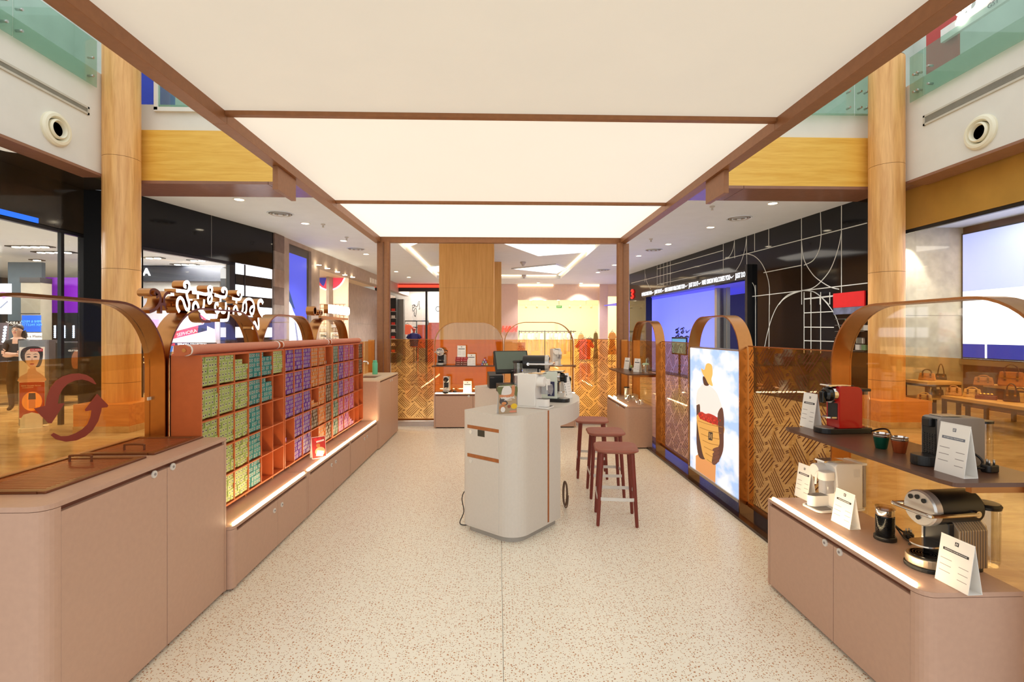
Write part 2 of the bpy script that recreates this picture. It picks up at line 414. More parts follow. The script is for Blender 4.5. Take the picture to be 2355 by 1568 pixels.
def rail(name, label, p0, p1, z0, z1, splits, nrm, bolts=True):
    """glass balustrade along p0-p1, nrm points to the viewer side"""
    t = thing(name, label, 'glass railing')
    p0, p1 = Vector(p0), Vector(p1); u = (p1 - p0); Ln = u.length; u.normalize(); n = Vector(nrm)
    for a, b in zip(splits[:-1], splits[1:]):
        A, Bq = p0 + u * (a * Ln + 0.01), p0 + u * (b * Ln - 0.01)
        m = MB(); m.prism([(A.x, A.y), (Bq.x, Bq.y), (Bq.x + n.x * 0.015, Bq.y + n.y * 0.015), (A.x + n.x * 0.015, A.y + n.y * 0.015)], z0, z1)
        m.build('glass_pane', GREEN_GL, t)
        for s in (0.1, (b - a) * Ln - 0.1):
            for z in (z0 + 0.14, z0 + 0.42):
                c = A + u * s
                q = MB().tube([(c.x + n.x * 0.03, c.y + n.y * 0.03, z), (c.x - n.x * 0.06, c.y - n.y * 0.06, z)], 0.018, 10)
                q.build('standoff', STEEL, t)
    return t
zL0 = at(222, 202, X=-6.24).z; zR0 = at(2120, 222, X=6.76).z
rail('glass_railing', 'green glass balustrade on the white gallery at the upper left', (-6.24, 1.2), (-6.24, at(222, 202, X=-6.24).y), zL0, zL0 + 0.72, (0, .27, .55, .8, 1), (1, 0))
rail('glass_railing', 'green glass balustrade on the white gallery at the upper right', (6.76, 1.2), (6.76, at(2093, 230, X=6.76).y), zR0, zR0 + 0.74, (0, .28, .56, .96, 1), (-1, 0))
a = at(1880, 265, Y=8.5)
rail('glass_railing', 'green glass balustrade above the golden beam beside the right column', (3.4, 8.5), (6.55, 8.5), a.z, a.z + 0.8, (0, .5, .9, 1), (0, -1))
# upper right shop sign seen through the glass
t = thing('upper_shop_sign', 'white upper floor shop sign band with glowing letters at top right', 'sign')
SIGNW = mat('sign white', (225, 222, 214), 0.5)
a, b = at(2150, 105, X=7.6), at(2320, 8, X=7.6)
B(7.6, 7.66, 3.5, 8.3, a.z - 0.02, a.z + 0.2).build('sign_band', SIGNW, t)
c = at(2245, 8, X=7.55)
text('goi', 0.42, frame((7.56, c.y + 0.1, c.z + 0.05), (0, -1, 0)), glow('sign glow', (255, 250, 240), 3), t, ext=0.02)
c = at(2284, 8, X=7.58)
text('GST', 0.1, frame((7.58, c.y, c.z), (0, -1, 0)), DARKINK, t)
tag(MB().box(7.7, 7.74, at(2190, 60, X=7.7).y - 0.1, at(2130, 90, X=7.7).y, 5.6, 7.2).build('red_poster', mat('red poster', (180, 60, 52), 0.5)), 'red poster behind the glass at the upper right', 'poster')

# long grilles and round jet diffusers in the gallery walls
def grille(X, sgn, y0, y1, z0, z1, label):
    t = thing('air_grille', label, 'air vent')
    m = MB(); f = 0.03
    x0, x1 = sorted((X, X + sgn * 0.02))
    m.box(x0, x1, y0, y1, z0, z0 + f); m.box(x0, x1, y0, y1, z1 - f, z1); m.box(x0, x1, y0, y0 + f, z0, z1); m.box(x0, x1, y1 - f, y1, z0, z1)
    m.build('frame', mat('grille frame', (198, 190, 172), 0.5), t)
    m = MB(); x0, x1 = sorted((X + sgn * 0.004, X + sgn * 0.014)); k = 9
    for i in range(k):
        z = z0 + f + (z1 - z0 - 2 * f) * (i + 0.25) / k; m.box(x0, x1, y0 + f, y1 - f, z, z + (z1 - z0 - 2 * f) / k * 0.5)
    m.build('louvres', mat('grille louvre', (170, 164, 148), 0.5), t)
    x0, x1 = sorted((X, X + sgn * 0.003)); MB().box(x0, x1, y0 + f, y1 - f, z0 + f, z1 - f).build('backing', mat('grille shadow', (70, 66, 58), 0.8), t)
g0, g1 = at(203, 265, X=-6.3), at(203, 247, X=-6.3)
grille(-6.3, 1, 2.0, g0.y, g0.z, g1.z, 'long louvred air grille in the white wall at upper left')
g0, g1 = at(2125, 290, X=6.82), at(2125, 267, X=6.82)
grille(6.82, -1, 2.0, g0.y, g0.z, g1.z, 'long louvred air grille in the white wall at upper right')
def jet(X, sgn, px, py, r, label):
    c = at(px, py, X=X); t = thing('jet_diffuser', label, 'air vent', c)
    pr = [(r, 0), (r, 0.03), (r * 0.9, 0.055), (r * 0.75, 0.06), (r * 0.66, 0.035), (r * 0.6, 0.0)]
    MB().lathe([(q, sgn * z) for q, z in pr], axis='x', n=32).build('outer_ring', CREAM, t)
    m = MB()
    m.lathe([(r * 0.58, sgn * 0.012), (r * 0.58, sgn * 0.05), (r * 0.5, sgn * 0.075), (r * 0.44, sgn * 0.06), (r * 0.40, sgn * 0.0)], axis='x', n=32)
    m.build('swivel_nozzle', CREAM, t)
    m = MB(); m.lathe([(r * 0.43, sgn * 0.02), (r * 0.01, sgn * 0.02)], axis='x', n=24); m.T = Matrix.Identity(4); m.build('throat', mat('nozzle throat', (50, 46, 36), 0.7), t)
jet(-6.3, 1, 127, 297, 0.235, 'round cream jet air diffuser in the left gallery wall')
jet(6.82, -1, 2257, 304, 0.235, 'round cream jet air diffuser in the right gallery wall')

# round veneered columns on square plinths
def column(cx, cy, label):
    t = thing('round_column', label, 'column', (cx, cy, FZ), 0, 'veneered columns')
    z = [0.44, 0.75, 2.56, 4.35, 6.15]
    for i in range(4):
        q = MB().cyl((0, 0, z[i]), 0.256, z[i + 1] - z[i] - 0.006, n=40); q.build('shaft_panel', WOODC, t)
    MB().cyl((0, 0, 0.4), 0.25, 5.76, n=32).build('core', mat('joint shadow', (110, 74, 40), 0.6), t)
    B(-.42, .42, -.42, .42, 0.1, .44).build('plinth', wood('plinth veneer', (222, 150, 76), (190, 118, 52), 'x'), t, bevel=0.004)
    B(-.425, .425, -.425, .425, 0, .1).build('stone_base', TRAV, t, bevel=0.004)
column(-6.10, 8.22, 'round timber veneered column standing left of the kiosk')
column(6.585, 8.22, 'round timber veneered column standing right of the kiosk')

# ceiling fittings
dl = []
for i, (x, y) in enumerate(((550, 458), (702, 513), (790, 553), (842, 584), (1777, 467), (1634, 522), (1537, 561), (1469, 588), (1413, 609), (1375, 626), (1238, 650), (1336, 651), (911, 624), (940, 637))):
    c = at(x, y, Z=ZC)
    side = 'left of the canopy' if i < 4 else 'right of the canopy' if i < 8 else 'seen through the back frame'
    q_ = ('nearest', 'second nearest', 'third', 'farthest')[i % 4] if i < 8 else ('upper right one', 'lower right one', 'one above the shop', 'farthest right one', 'left one', 'lowest left one')[i - 8]
    t = thing('downlight', 'round recessed downlight in the mall ceiling %s, %s' % (side, q_), 'downlight', c, 0, 'downlights ' + side)
    MB().lathe([(0.105, 0), (0.105, -0.012), (0.085, -0.012), (0.08, 0.0)], n=24).build('trim_ring', WHITE, t)
    MB().cyl((0, 0, -0.006), 0.08, 0.004, n=24).build('lens', PALE, t)
    sp = bpy.data.lights.new('downlight_lamp', 'SPOT'); sp.energy = 300; sp.spot_size = R(110); sp.spot_blend = 0.6; sp.shadow_soft_size = 0.08; sp.color = (0.98, 0.98, 1.0)
    so_ = bpy.data.objects.new('downlight_lamp', sp); COL.objects.link(so_); so_.parent = t; so_.location = (0, 0, -0.03)
for i, (x, y) in enumerate(((645, 491), (819, 572), (1700, 501), (1503, 574), (1388, 620))):
    c = at(x, y, Z=ZC)
    t = thing('ceiling_diffuser', ('round slotted air diffuser in the white ceiling, ' + ('nearest one on the left', 'far one on the left', 'nearest one on the right', 'middle one on the right', 'farthest one on the right')[i]), 'air vent', c, 0, 'ceiling diffusers')
    for k, r in enumerate((0.27, 0.215, 0.16, 0.105, 0.05)):
        MB().lathe([(r, 0), (r - 0.005, -0.022 - 0.004 * k), (r - 0.035, -0.012 - 0.004 * k), (r - 0.035, 0)], n=28).build('ring', CEIL if k % 2 == 0 else mat('vent ring', (170, 164, 158), 0.5), t)
    MB().cyl((0, 0, -0.003), 0.26, 0.003, n=28).build('backing', mat('grille shadow'), t)
for i, (x, y, lab) in enumerate(((743, 515, 'small ceiling sprinkler left of the canopy beyond the nearest downlights'), (797, 545, 'small ceiling sprinkler left of the canopy near the back'), (1638, 474, 'small ceiling sprinkler beside the right hanging plate'), (1497, 549, 'small ceiling sprinkler among the downlights on the right'),
                               (1203, 602, 'ceiling smoke detector between the triangular lights'), (1205, 632, 'ceiling smoke detector just in front of the far cove'))):
    c = at(x, y, Z=ZC if i < 4 else ZC + 0.17)
    t = thing('ceiling_sensor', lab, 'ceiling sensor', c)
    MB().lathe([(0.05, 0), (0.05, -0.02), (0.02, -0.03), (0.02, -0.07), (0.03, -0.08), (0.0, -0.085)] if i < 4 else [(0.11, 0), (0.11, -0.05), (0.07, -0.09), (0.04, -0.16), (0.0, -0.17)], n=14).build('head', mat('sensor grey', (200, 195, 190), 0.5), t)

# ------------------------------------------------------------------ kiosk platform and canopy
fk = struct('floor_kiosk', B(-2.14, 2.26, -2.5, 8.36, FZ, -0.012), mat('platform base', (70, 48, 36), 0.5), 'raised kiosk platform')
B(-2.13, 0.024, -2.5, 8.35, -0.012, 0).build('floor_panel', TERR, fk)
B(0.026, 2.0, -2.5, 8.35, -0.012, 0).build('floor_panel', TERR, fk)
DKB = mat('dark bronze skirt', (58, 36, 26), 0.15, metal=0.3, var=0.05)
sk = MB(); sk.box(1.945, 2.0, 2.95, 8.1, 0, 0.022); sk.box(2.0, 2.26, -2.5, 8.35, -0.012, 0.006)
struct('baseboard_right', sk, DKB, 'dark bronze glossy base channel along the right partition')
sk = MB(); sk.box(-1.76, -1.04, 8.06, 8.1, 0, 0.075); sk.box(1.27, 1.98, 8.06, 8.1, 0, 0.075)
struct('baseboard_back', sk, mat('pale metal kick', (206, 200, 200), 0.25, metal=0.6), 'pale metal kick strip under the back panels')

LX0, LX1, RX0, RX1 = -2.03, -1.925, 2.03, 2.135
BZ0, BZ1 = 3.0, 3.11
can = thing('kiosk_canopy', 'bronze framed kiosk canopy with glowing cream ceiling panels', 'canopy', (0, 3.5, 0))
def cbox(name, x0, x1, y0, y1, z0, z1, m, bevel=0.004):
    o = B(x0, x1, y0 - 3.5, y1 - 3.5, z0, z1).build(name, m, can, bevel=bevel); return o
YB = [-1.25, 1.2, 3.58, 5.96, 8.2]
for k in range(4):
    cbox('side_beam', LX0, LX1, YB[k] + 0.001, YB[k + 1] - 0.001, BZ0, BZ1, BEAM, 0.002)
    cbox('side_beam', RX0, RX1, YB[k] + 0.001, YB[k + 1] - 0.001, BZ0, BZ1, BEAM, 0.002)
cbox('back_beam', LX0, RX1, 8.201, 8.3, BZ0, BZ1, BEAM, 0.002)
for k in (1, 2, 3): cbox('cross_bar', LX1, RX0, YB[k] - 0.03, YB[k] + 0.02, 3.055, 3.1, BEAM, 0.002)
for k, s in enumerate((0.33, 0.33, 0.52, 0.8)):
    g = mat('canopy membrane %d' % k, (196, 190, 178), 0.6, emit=s, ecol=(255, 247, 230), var=0.03, scale=2)
    cbox('ceiling_panel', LX1, RX0, YB[k] + 0.02, YB[k + 1] - 0.03, 3.085, 3.1, g, 0)
for x0, x1 in ((-1.985, -1.885), (2.085, 2.185)):
    cbox('corner_post', x0, x1, 8.2, 8.3, 0, BZ0, BEAM, 0.003)
for x in (-1.82, 2.03):
    MB().prism([(p[0], p[1] - 3.5) for p in rrect(x - 0.052, x + 0.052, 8.14, 8.25, 0.035)], 0, BZ0).build('round_post', BEAM, can)
for x0, x1 in ((LX0, LX1), (RX0, RX1)): cbox('front_post', x0, x1, -1.25, -1.15, 0, BZ0, BEAM, 0.003)
for x0, x1 in ((LX0 + 0.03, LX1 - 0.03), (RX0 + 0.03, RX1 - 0.03)): cbox('hanging_plate', x0, x1, 4.46, 4.86, 2.79, BZ0, BEAM, 0.002)
# dark top sheet so that light from the atrium does not pass through the canopy
cbox('top_sheet', LX0, RX1, -1.25, 8.3, 3.112, 3.12, mat('canopy top', (120, 110, 100), 0.7), 0)

# ------------------------------------------------------------------ arched partitions
def arch_path(a0, a1, zt, r, n=12, z0=0.0):
    P = [(a0, z0)]
    for i in range(n + 1):
        t = PI - (PI / 2) * i / n; P.append((a0 + r + r * math.cos(t), zt - r + r * math.sin(t)))
    for i in range(n + 1):
        t = PI / 2 - (PI / 2) * i / n; P.append((a1 - r + r * math.cos(t), zt - r + r * math.sin(t)))
    P.append((a1, z0)); return P
def arch(label, loc, rz, wd, zt, depth, r, fill=None, ztint=1.40, zlow=0.03, hinges=True, yoff=0.3, clear=True):
    """local frame: arch stands in the XZ plane, width wd, band depth along y (0 .. depth, y=0 towards the kiosk)"""
    t = thing('arch_partition', label, 'partition', loc, rz, 'bronze arch partitions')
    th = 0.012; po = arch_path(-wd / 2, wd / 2, zt, r); pi_ = arch_path(-wd / 2 + th, wd / 2 - th, zt - th, r - th)
    m = MB(); k = len(po)
    vs = [(x, 0, z) for x, z in po] + [(x, depth, z) for x, z in po] + [(x, 0, z) for x, z in pi_] + [(x, depth, z) for x, z in pi_]
    f1, f2 = [], []
    for i in range(k - 1):
        f1.append((i, i + 1, k + i + 1, k + i)); f1.append((2 * k + i, 3 * k + i, 3 * k + i + 1, 2 * k + i + 1))
        f2.append((i, 2 * k + i, 2 * k + i + 1, i + 1)); f2.append((k + i, k + i + 1, 3 * k + i + 1, 3 * k + i))
    for i in (0, k - 1): f2.append((i, k + i, 3 * k + i, 2 * k + i))
    m.add(vs, f1, 0, True); m.add(vs, f2, 0)
    o = m.build('arch_band', BRONZE, t)
    for p in o.data.polygons: pass
    yy = depth * yoff
    if fill:
        B(-wd / 2 + th, wd / 2 - th, yy, yy + 0.006, zlow, ztint).build('tinted_panel', fill, t)
    if clear:
        ins = arch_path(-wd / 2 + th, wd / 2 - th, zt - th, r - th, z0=ztint + 0.002)
        m = MB(); n = len(ins)
        m.add([(x, yy, z) for x, z in ins] + [(x, yy + 0.006, z) for x, z in ins], [tuple(range(n)), tuple(range(2 * n - 1, n - 1, -1))] + [(i, (i + 1) % n, n + (i + 1) % n, n + i) for i in range(n)])
        m.build('clear_panel', CLEAR_AC, t)
    if hinges and fill:
        for s in (-1, 1):
            for z in (1.13, 0.55):
                x = s * (wd / 2 - th - 0.012)
                B(x - 0.014, x + 0.014, yy - 0.006, yy, z, z + 0.018).build('clip', LOCK, t)
    return t
# left side: band from x = -1.925 (kiosk side) to -2.04;  local -y faces +X -> rz = +90 deg
def left_arch(y0, y1, label, **k): return arch(label, (-1.925, (y0 + y1) / 2, 0), R(90), y1 - y0, 1.68, 0.115, 0.36, yoff=0.72, **k)
a1 = left_arch(1.70, 2.935, 'nearest bronze arch on the left with recycling arrows on orange acrylic', fill=ORANGE_AC)
left_arch(2.945, 4.085, 'bronze arch behind the green sleeves carrying the curly lit sign', fill=ORANGE_AC, hinges=False)
left_arch(4.095, 5.27, 'bronze arch between the curly sign and the small lit wordmark', fill=ORANGE_AC, hinges=False)
left_arch(5.28, 6.46, 'farthest bronze arch on the left under the small lit wordmark', fill=ORANGE_AC, hinges=False)
def right_arch(y0, y1, label, **k): return arch(label, (2.02, (y0 + y1) / 2, 0), R(-90), y1 - y0, 1.675, 0.12, 0.36, **k)
right_arch(1.72, 2.955, 'nearest bronze arch on the right behind the red coffee machine', fill=ORANGE_AC, yoff=0.9)
right_arch(4.09, 5.21, 'bronze arch framing the lit poster of the basket carrier', fill=None, clear=False)
right_arch(6.28, 7.42, 'farthest bronze arch on the right above the glass cups', fill=ORANGE_AC, yoff=0.5)
for x0, x1, lab in ((-1.045, 0.09, 'left one of the two back arches with orange acrylic'), (0.102, 1.255, 'right one of the two back arches with orange acrylic')):
    arch('slim bronze ' + lab, ((x0 + x1) / 2, 8.17, 0), 0, x1 - x0, 1.69, 0.1, 0.36, fill=tint('deep orange acrylic', (0.98, 0.62, 0.25), 0.05, haze=0.16) if x0 < 0 else ORANGE_AC, hinges=False)
t = thing('side_panel', 'bronze edged orange acrylic panel behind the sink counter', 'partition', (-2.04, 7.35, 0))
B(-0.004, 0.004, -0.8, 0.72, 0.03, 1.38).build('tinted_panel', ORANGE_AC, t)
for y in (-0.8, 0.72): B(-0.05, 0.05, y - 0.015, y + 0.015, 0, 1.4).build('edge_post', BRONZE, t)
t = thing('side_panel', 'bronze edged orange acrylic panel behind the far right counter', 'partition', (2.08, 7.755, 0))
B(-0.004, 0.004, -0.36, 0.36, 0.03, 1.38).build('tinted_panel', ORANGE_AC, t)
for y in (-0.36, 0.36): B(-0.05, 0.05, y - 0.015, y + 0.015, 0, 1.4).build('edge_post', BRONZE, t)

# recycling arrows on the nearest left panel (flat decal): drawn in the panel's plane
ARROW = mat('red brown decal', (150, 62, 44), 0.5, var=0.04)
PXA = -1.925 - 0.115 * 0.72 + 0.004
def decal(pix):
    m = MB(); V = [at(x, y, X=PXA) - a1.location for x, y in pix]
    V = [Matrix.Rotation(-R(90), 4, 'Z') @ v for v in V]
    n = len(V); m.add([tuple(v) for v in V] + [(v.x, v.y - 0.0015, v.z) for v in V], [tuple(range(n)), tuple(range(2 * n - 1, n - 1, -1))] + [(i, (i + 1) % n, n + (i + 1) % n, n + i) for i in range(n)])
    m.build('recycling_arrow', ARROW, a1)
k = 1 / 4.238; D = lambda L: [(x * k, 640 + y * k) for x, y in L]
decal(D([(937, 1030), (900, 975), (840, 940), (770, 925), (690, 930), (610, 955), (540, 1000), (490, 1065), (455, 1150), (438, 1240), (330, 1268), (470, 1410), (500, 1412), (628, 1215), (560, 1220), (575, 1140), (610, 1075), (660, 1025), (730, 995), (800, 985), (860, 1000), (925, 1032)]))
decal(D([(945, 1125), (825, 1278), (832, 1295), (890, 1285), (880, 1350), (850, 1420), (800, 1470), (730, 1510), (660, 1535), (590, 1538), (520, 1505), (492, 1525), (540, 1568), (640, 1592), (740, 1580), (830, 1540), (900, 1480), (955, 1390), (985, 1290), (988, 1262), (1045, 1255), (1052, 1235)]))

# printed lattice panels
def pattern_lines(Wd, z0, z1, a=0.139):
    L = []; E_ = []
    ni = int(Wd / a) + 2; nj = int((z1 - z0) / a) + 2
    def ok(x, z): return -Wd / 2 + 0.004 < x < Wd / 2 - 0.004 and z0 + 0.006 < z < z1 - 0.006
    for i in range(-ni, ni + 1):
        for j in range(-1, nj + 1):
            cx, cz = i * a, z0 + j * a
            if (i + j) % 2 == 0:
                if ok(cx, cz): E_.append((cx, cz))
                continue
            dx = 0.7071 if i % 2 == 0 else -0.7071; dz = 0.7071
            for k in range(-2, 3):
                off = k * 0.0265; hl = a * 0.70 - 0.004 * abs(k); hook = k in (-2, 2)
                P = [(-hl + 2 * hl * q / 6, off) for q in range(7)]
                if hook:
                    sg = 1 if k > 0 else -1
                    P += [(hl + 0.014, off + sg * 0.006), (hl + 0.02, off + sg * 0.02), (hl + 0.02, off + sg * 0.05)]
                else: P = [(-hl - 0.012, off * 1.0)] + P
                seg = []
                for p_, q_ in P:
                    W3 = (cx + dx * p_ - dz * q_ * (1 if dx > 0 else -1), cz + dz * p_ + abs(dx) * q_ * (1 if dx > 0 else 1))
                    near = any(abs(W3[0] - cx - ex) + abs(W3[1] - cz - ez) < 0.042 for ex, ez in ((a, 0), (-a, 0), (0, a), (0, -a)))
                    if ok(*W3) and not near: seg.append(W3)
                    else:
                        if len(seg) > 1: L.append(seg)
                        seg = []
                if len(seg) > 1: L.append(seg)
    return L, E_
def pattern_panel(label, loc, rz, Wd, z0=0.1, z1=1.40):
    t = thing('patterned_panel', label, 'partition panel', loc, rz, 'patterned orange panels')
    B(-Wd / 2, Wd / 2, 0, 0.006, z0, z1).build('tinted_panel', ORANGE_AC, t)
    B(-Wd / 2, Wd / 2, -0.006, 0.012, z0 - 0.03, z0).build('edge_rail', BRONZE, t); B(-Wd / 2, Wd / 2, -0.004, 0.01, z1, z1 + 0.008).build('edge_rail', BRONZE, t)
    L, E_ = pattern_lines(Wd, z0, z1); m = MB()
    for s in L: m.ribbon(s, 0.0075, -0.001, 0.0)
    o = m.build('line_pattern', INK, t, fix=False); o['kind'] = 'stuff'
    for x, z in E_:
        e = MB(); e.ribbon([(x - 0.014, z - 0.012), (x + 0.004, z - 0.004), (x - 0.004, z + 0.004), (x + 0.014, z + 0.012)], 0.007, -0.001, 0.0)
        e.ribbon([(x - 0.02, z - 0.002), (x - 0.004, z + 0.006)], 0.006, -0.001, 0.0); e.ribbon([(x + 0.02, z + 0.002), (x + 0.004, z - 0.006)], 0.006, -0.001, 0.0)
        e.build('emblem', INK, t, fix=False)
    return t
pattern_panel('patterned panel in the back wall on the left', (-1.405, 8.2, 0), 0, 0.70)
pattern_panel('patterned panel in the back wall on the right', (1.62, 8.2, 0), 0, 0.71)
pattern_panel('patterned panel between the lit poster and the red machine', (2.09, 3.522, 0), R(-90), 1.115)
pattern_panel('patterned panel glowing violet left of the lit poster', (2.09, 5.745, 0), R(-90), 1.05)

# ------------------------------------------------------------------ lit poster box
lb = thing('lightbox', 'lit poster box showing a basket carrier seen from behind against clouds', 'lightbox', (2.03, 4.65, 0.1), R(-90))
LW, LH = 1.085, 1.27                      # local x -> world -y
B(-LW / 2, LW / 2, 0.004, 0.1, 0, LH).build('case', STEEL, lb, bevel=0.003)
m, N, L, P = newmat('poster sky')
tc = N.new('ShaderNodeTexCoord'); mp = N.new('ShaderNodeMapping'); mp.inputs['Scale'].default_value = (1.5, 1, 2.6); mp.inputs['Location'].default_value = (3, 0, 1)
nz = N.new('ShaderNodeTexNoise'); nz.inputs['Scale'].default_value = 1.7; nz.inputs['Detail'].default_value = 6
rp = N.new('ShaderNodeValToRGB'); e = rp.color_ramp.elements; e[0].position = 0.40; e[1].position = 0.60
e[0].color = (*lin((164, 194, 240)), 1); e[1].color = (*lin((255, 253, 250)), 1)
L.new(tc.outputs['Object'], mp.inputs[0]); L.new(mp.outputs[0], nz.inputs['Vector']); L.new(nz.outputs['Fac'], rp.inputs[0])
L.new(rp.outputs[0], P.inputs['Base Color']); L.new(rp.outputs[0], P.inputs['Emission Color']); P.inputs['Emission Strength'].default_value = 0.62
SKYP = m
B(-LW / 2 + 0.012, LW / 2 - 0.012, 0, 0.004, 0.012, LH - 0.012).build('sky_print', SKYP, lb)
# figure, drawn from the photograph crop (672 x 1568, 3.733 px per photo pixel)
def LP(x, y):
    p = at(1560 + x / 3.733, 780 + y / 3.733, X=2.03) - lb.location
    return (-p.y, p.z)
def printed(name, pts, col, d, smooth=True, e=0.75):
    P2 = [LP(*p) for p in pts]
    if smooth: P2 = [tuple(v) for v in spline([(x, z) for x, z in P2], 4, True)]
    P2 = [(max(-LW / 2 + .014, min(LW / 2 - .014, x)), max(0.014, min(LH - .014, z))) for x, z in P2]
    m = MB(); patch(m, P2, Matrix.Identity(4), d); return m.build(name, glow('print %d %d %d' % col, col, e), lb, fix=False)
printed('printed_trousers', [(150, 1000), (175, 985), (240, 1010), (290, 1060), (322, 1080), (318, 1265), (255, 1230), (150, 1150)], (206, 140, 84), 0.001, False)
printed('printed_arm', [(158, 545), (185, 550), (192, 700), (200, 850), (240, 940), (235, 1025), (180, 1010), (158, 900), (158, 700)], (72, 44, 36), 0.0012)
printed('printed_shirt', [(218, 380), (270, 395), (330, 455), (365, 540), (378, 600), (340, 650), (300, 660), (200, 655), (185, 560), (155, 560), (162, 450), (185, 410)], (232, 222, 216), 0.0014, e=0.62)
printed('printed_arm', [(340, 640), (378, 585), (394, 680), (392, 800), (385, 960), (330, 1070), (290, 1060), (310, 960), (355, 900), (345, 760)], (86, 50, 40), 0.0022)
printed('printed_neck', [(212, 320), (255, 340), (262, 395), (222, 390)], (70, 42, 34), 0.0015)
printed('printed_basket', [(162, 650), (260, 660), (392, 740), (372, 870), (330, 960), (312, 1040), (270, 1055), (220, 1010), (190, 880), (170, 760)], (206, 152, 76), 0.0018)
for q in range(7):
    f = q / 6.0; yl = 700 + 330 * f
    P2 = [LP(172 + 75 * f, yl), LP(260 + 30 * f, yl + 30), LP(382 - 70 * f, yl + 55 - 20 * f)]
    m = MB(); m.ribbon([tuple(v) for v in spline(P2, 4)], 0.006, -0.0022, -0.0019); m.build('weave_line', glow('print weave', (160, 104, 44), 0.7), lb, fix=False)
printed('printed_cherries', [(172, 640), (200, 622), (235, 640), (262, 636), (300, 650), (335, 670), (360, 690), (375, 735), (310, 730), (240, 705), (190, 680)], (168, 34, 26), 0.0021)
for q in range(46):
    x = random.uniform(180, 365); y = 640 + (x - 172) * 0.33 + random.uniform(-8, 45)
    c = LP(x, y); m = MB(); patch(m, [(c[0] + 0.009 * math.cos(2 * PI * i / 8), c[1] + 0.009 * math.sin(2 * PI * i / 8)) for i in range(8)], Matrix.Identity(4), 0.0024)
    m.build('printed_cherry', glow('print cherry %d' % (q % 2), ((206, 52, 36), (140, 22, 20))[q % 2], 0.75), lb, fix=False)
printed('printed_hat', [(196, 250), (225, 262), (240, 215), (268, 207), (292, 230), (296, 300), (286, 345), (298, 400), (262, 385), (235, 335), (212, 300)], (226, 172, 92), 0.002)
for q in range(4): printed('printed_finger', [(300, 940 + q * 36), (345, 925 + q * 34), (350, 950 + q * 34), (304, 962 + q * 36)], (104, 62, 48), 0.0026)
printed('printed_emblem', [(262, 792), (298, 800), (294, 870), (260, 862)], (44, 32, 26), 0.0026, False)
c0, c1 = LP(270, 850), LP(288, 812)
m = MB(); m.ribbon([c0, (c0[0] + .004, c1[1]), (c1[0] - .004, c0[1]), c1], 0.009, -0.0032, -0.0028); m.build('printed_monogram', glow('print mono', (214, 170, 110), 0.8), lb, fix=False)
B(-LW / 2, LW / 2, -0.012, 0.004, -0.012, 0.012).build('bottom_rail', STEEL, lb)

# ------------------------------------------------------------------ counters and cabinets
def lock(x, z, y, parent):
    o = MB(); o.cyl((x, y - 0.006, z), 0.017, 0.006, 'y', 18); o.cyl((x, y - 0.009, z), 0.006, 0.003, 'y', 12, m=1)
    return o.build('lock', [LOCK, GREYINK], parent)
def cabinet(name, label, loc, rz, wd, d, h, seams, ml=0.02, mr=0.02, rl=0.0, rr=0.0, led=True, lockz=None, locks=(), cat='cabinet', top=None, group=None, topbuild=True, kick=0.015):
    """local frame: front faces -y, width along x; origin on the floor under the middle"""
    t = thing(name, label, cat, loc, rz, group)
    y0, y1 = -d / 2, d / 2; x0, x1 = -wd / 2, wd / 2
    m = MB()
    m.box(x0 + (ml if rl else 0), x1 - (mr if rr else 0), y0 + 0.018, y1, kick, h - 0.036)
    if rl: m.prism(rpoly([(x0, y0, rl), (x0 + ml, y0), (x0 + ml, y1), (x0, y1)]), kick, h - 0.02, sm=False)
    else: m.box(x0, x0 + ml, y0, y0 + 0.018, kick, h - 0.02)
    if rr: m.prism(rpoly([(x1, y0, rr), (x1, y1), (x1 - mr, y1), (x1 - mr, y0)]), kick, h - 0.02, sm=False)
    else: m.box(x1 - mr, x1, y0, y0 + 0.018, kick, h - 0.02)
    m.build('carcass', TAUPE, t)
    B(x0 + 0.03, x1 - 0.03, y0 + 0.04, y1 - 0.02, 0, kick).build('kick', DARKV, t)
    B(x0 + ml, x1 - mr, y0 + 0.014, y1 - 0.01, h - 0.036, h - 0.018).build('reveal', GROOVE, t)
    if topbuild:
        MB().prism(rpoly([(x0, y0, rl), (x1, y0, rr), (x1, y1), (x0, y1)]), h - 0.018, h).build('top', top or TAUPE, t)
    xs = [x0 + ml] + list(seams) + [x1 - mr]
    for i in range(len(xs) - 1):
        dr = B(xs[i] + 0.0018, xs[i + 1] - 0.0018, y0, y0 + 0.018, kick + 0.004, h - 0.039).build('door', TAUPE, t, bevel=0.0015, seg=1)
        for lx in locks:
            if xs[i] < lx < xs[i + 1]: lock(lx, lockz, y0, dr)
    if led: B(x0 + ml, x1 - mr, y0 + 0.016, y0 + 0.028, h - 0.002, h + 0.010).build('led_strip', LED, t)
    return t
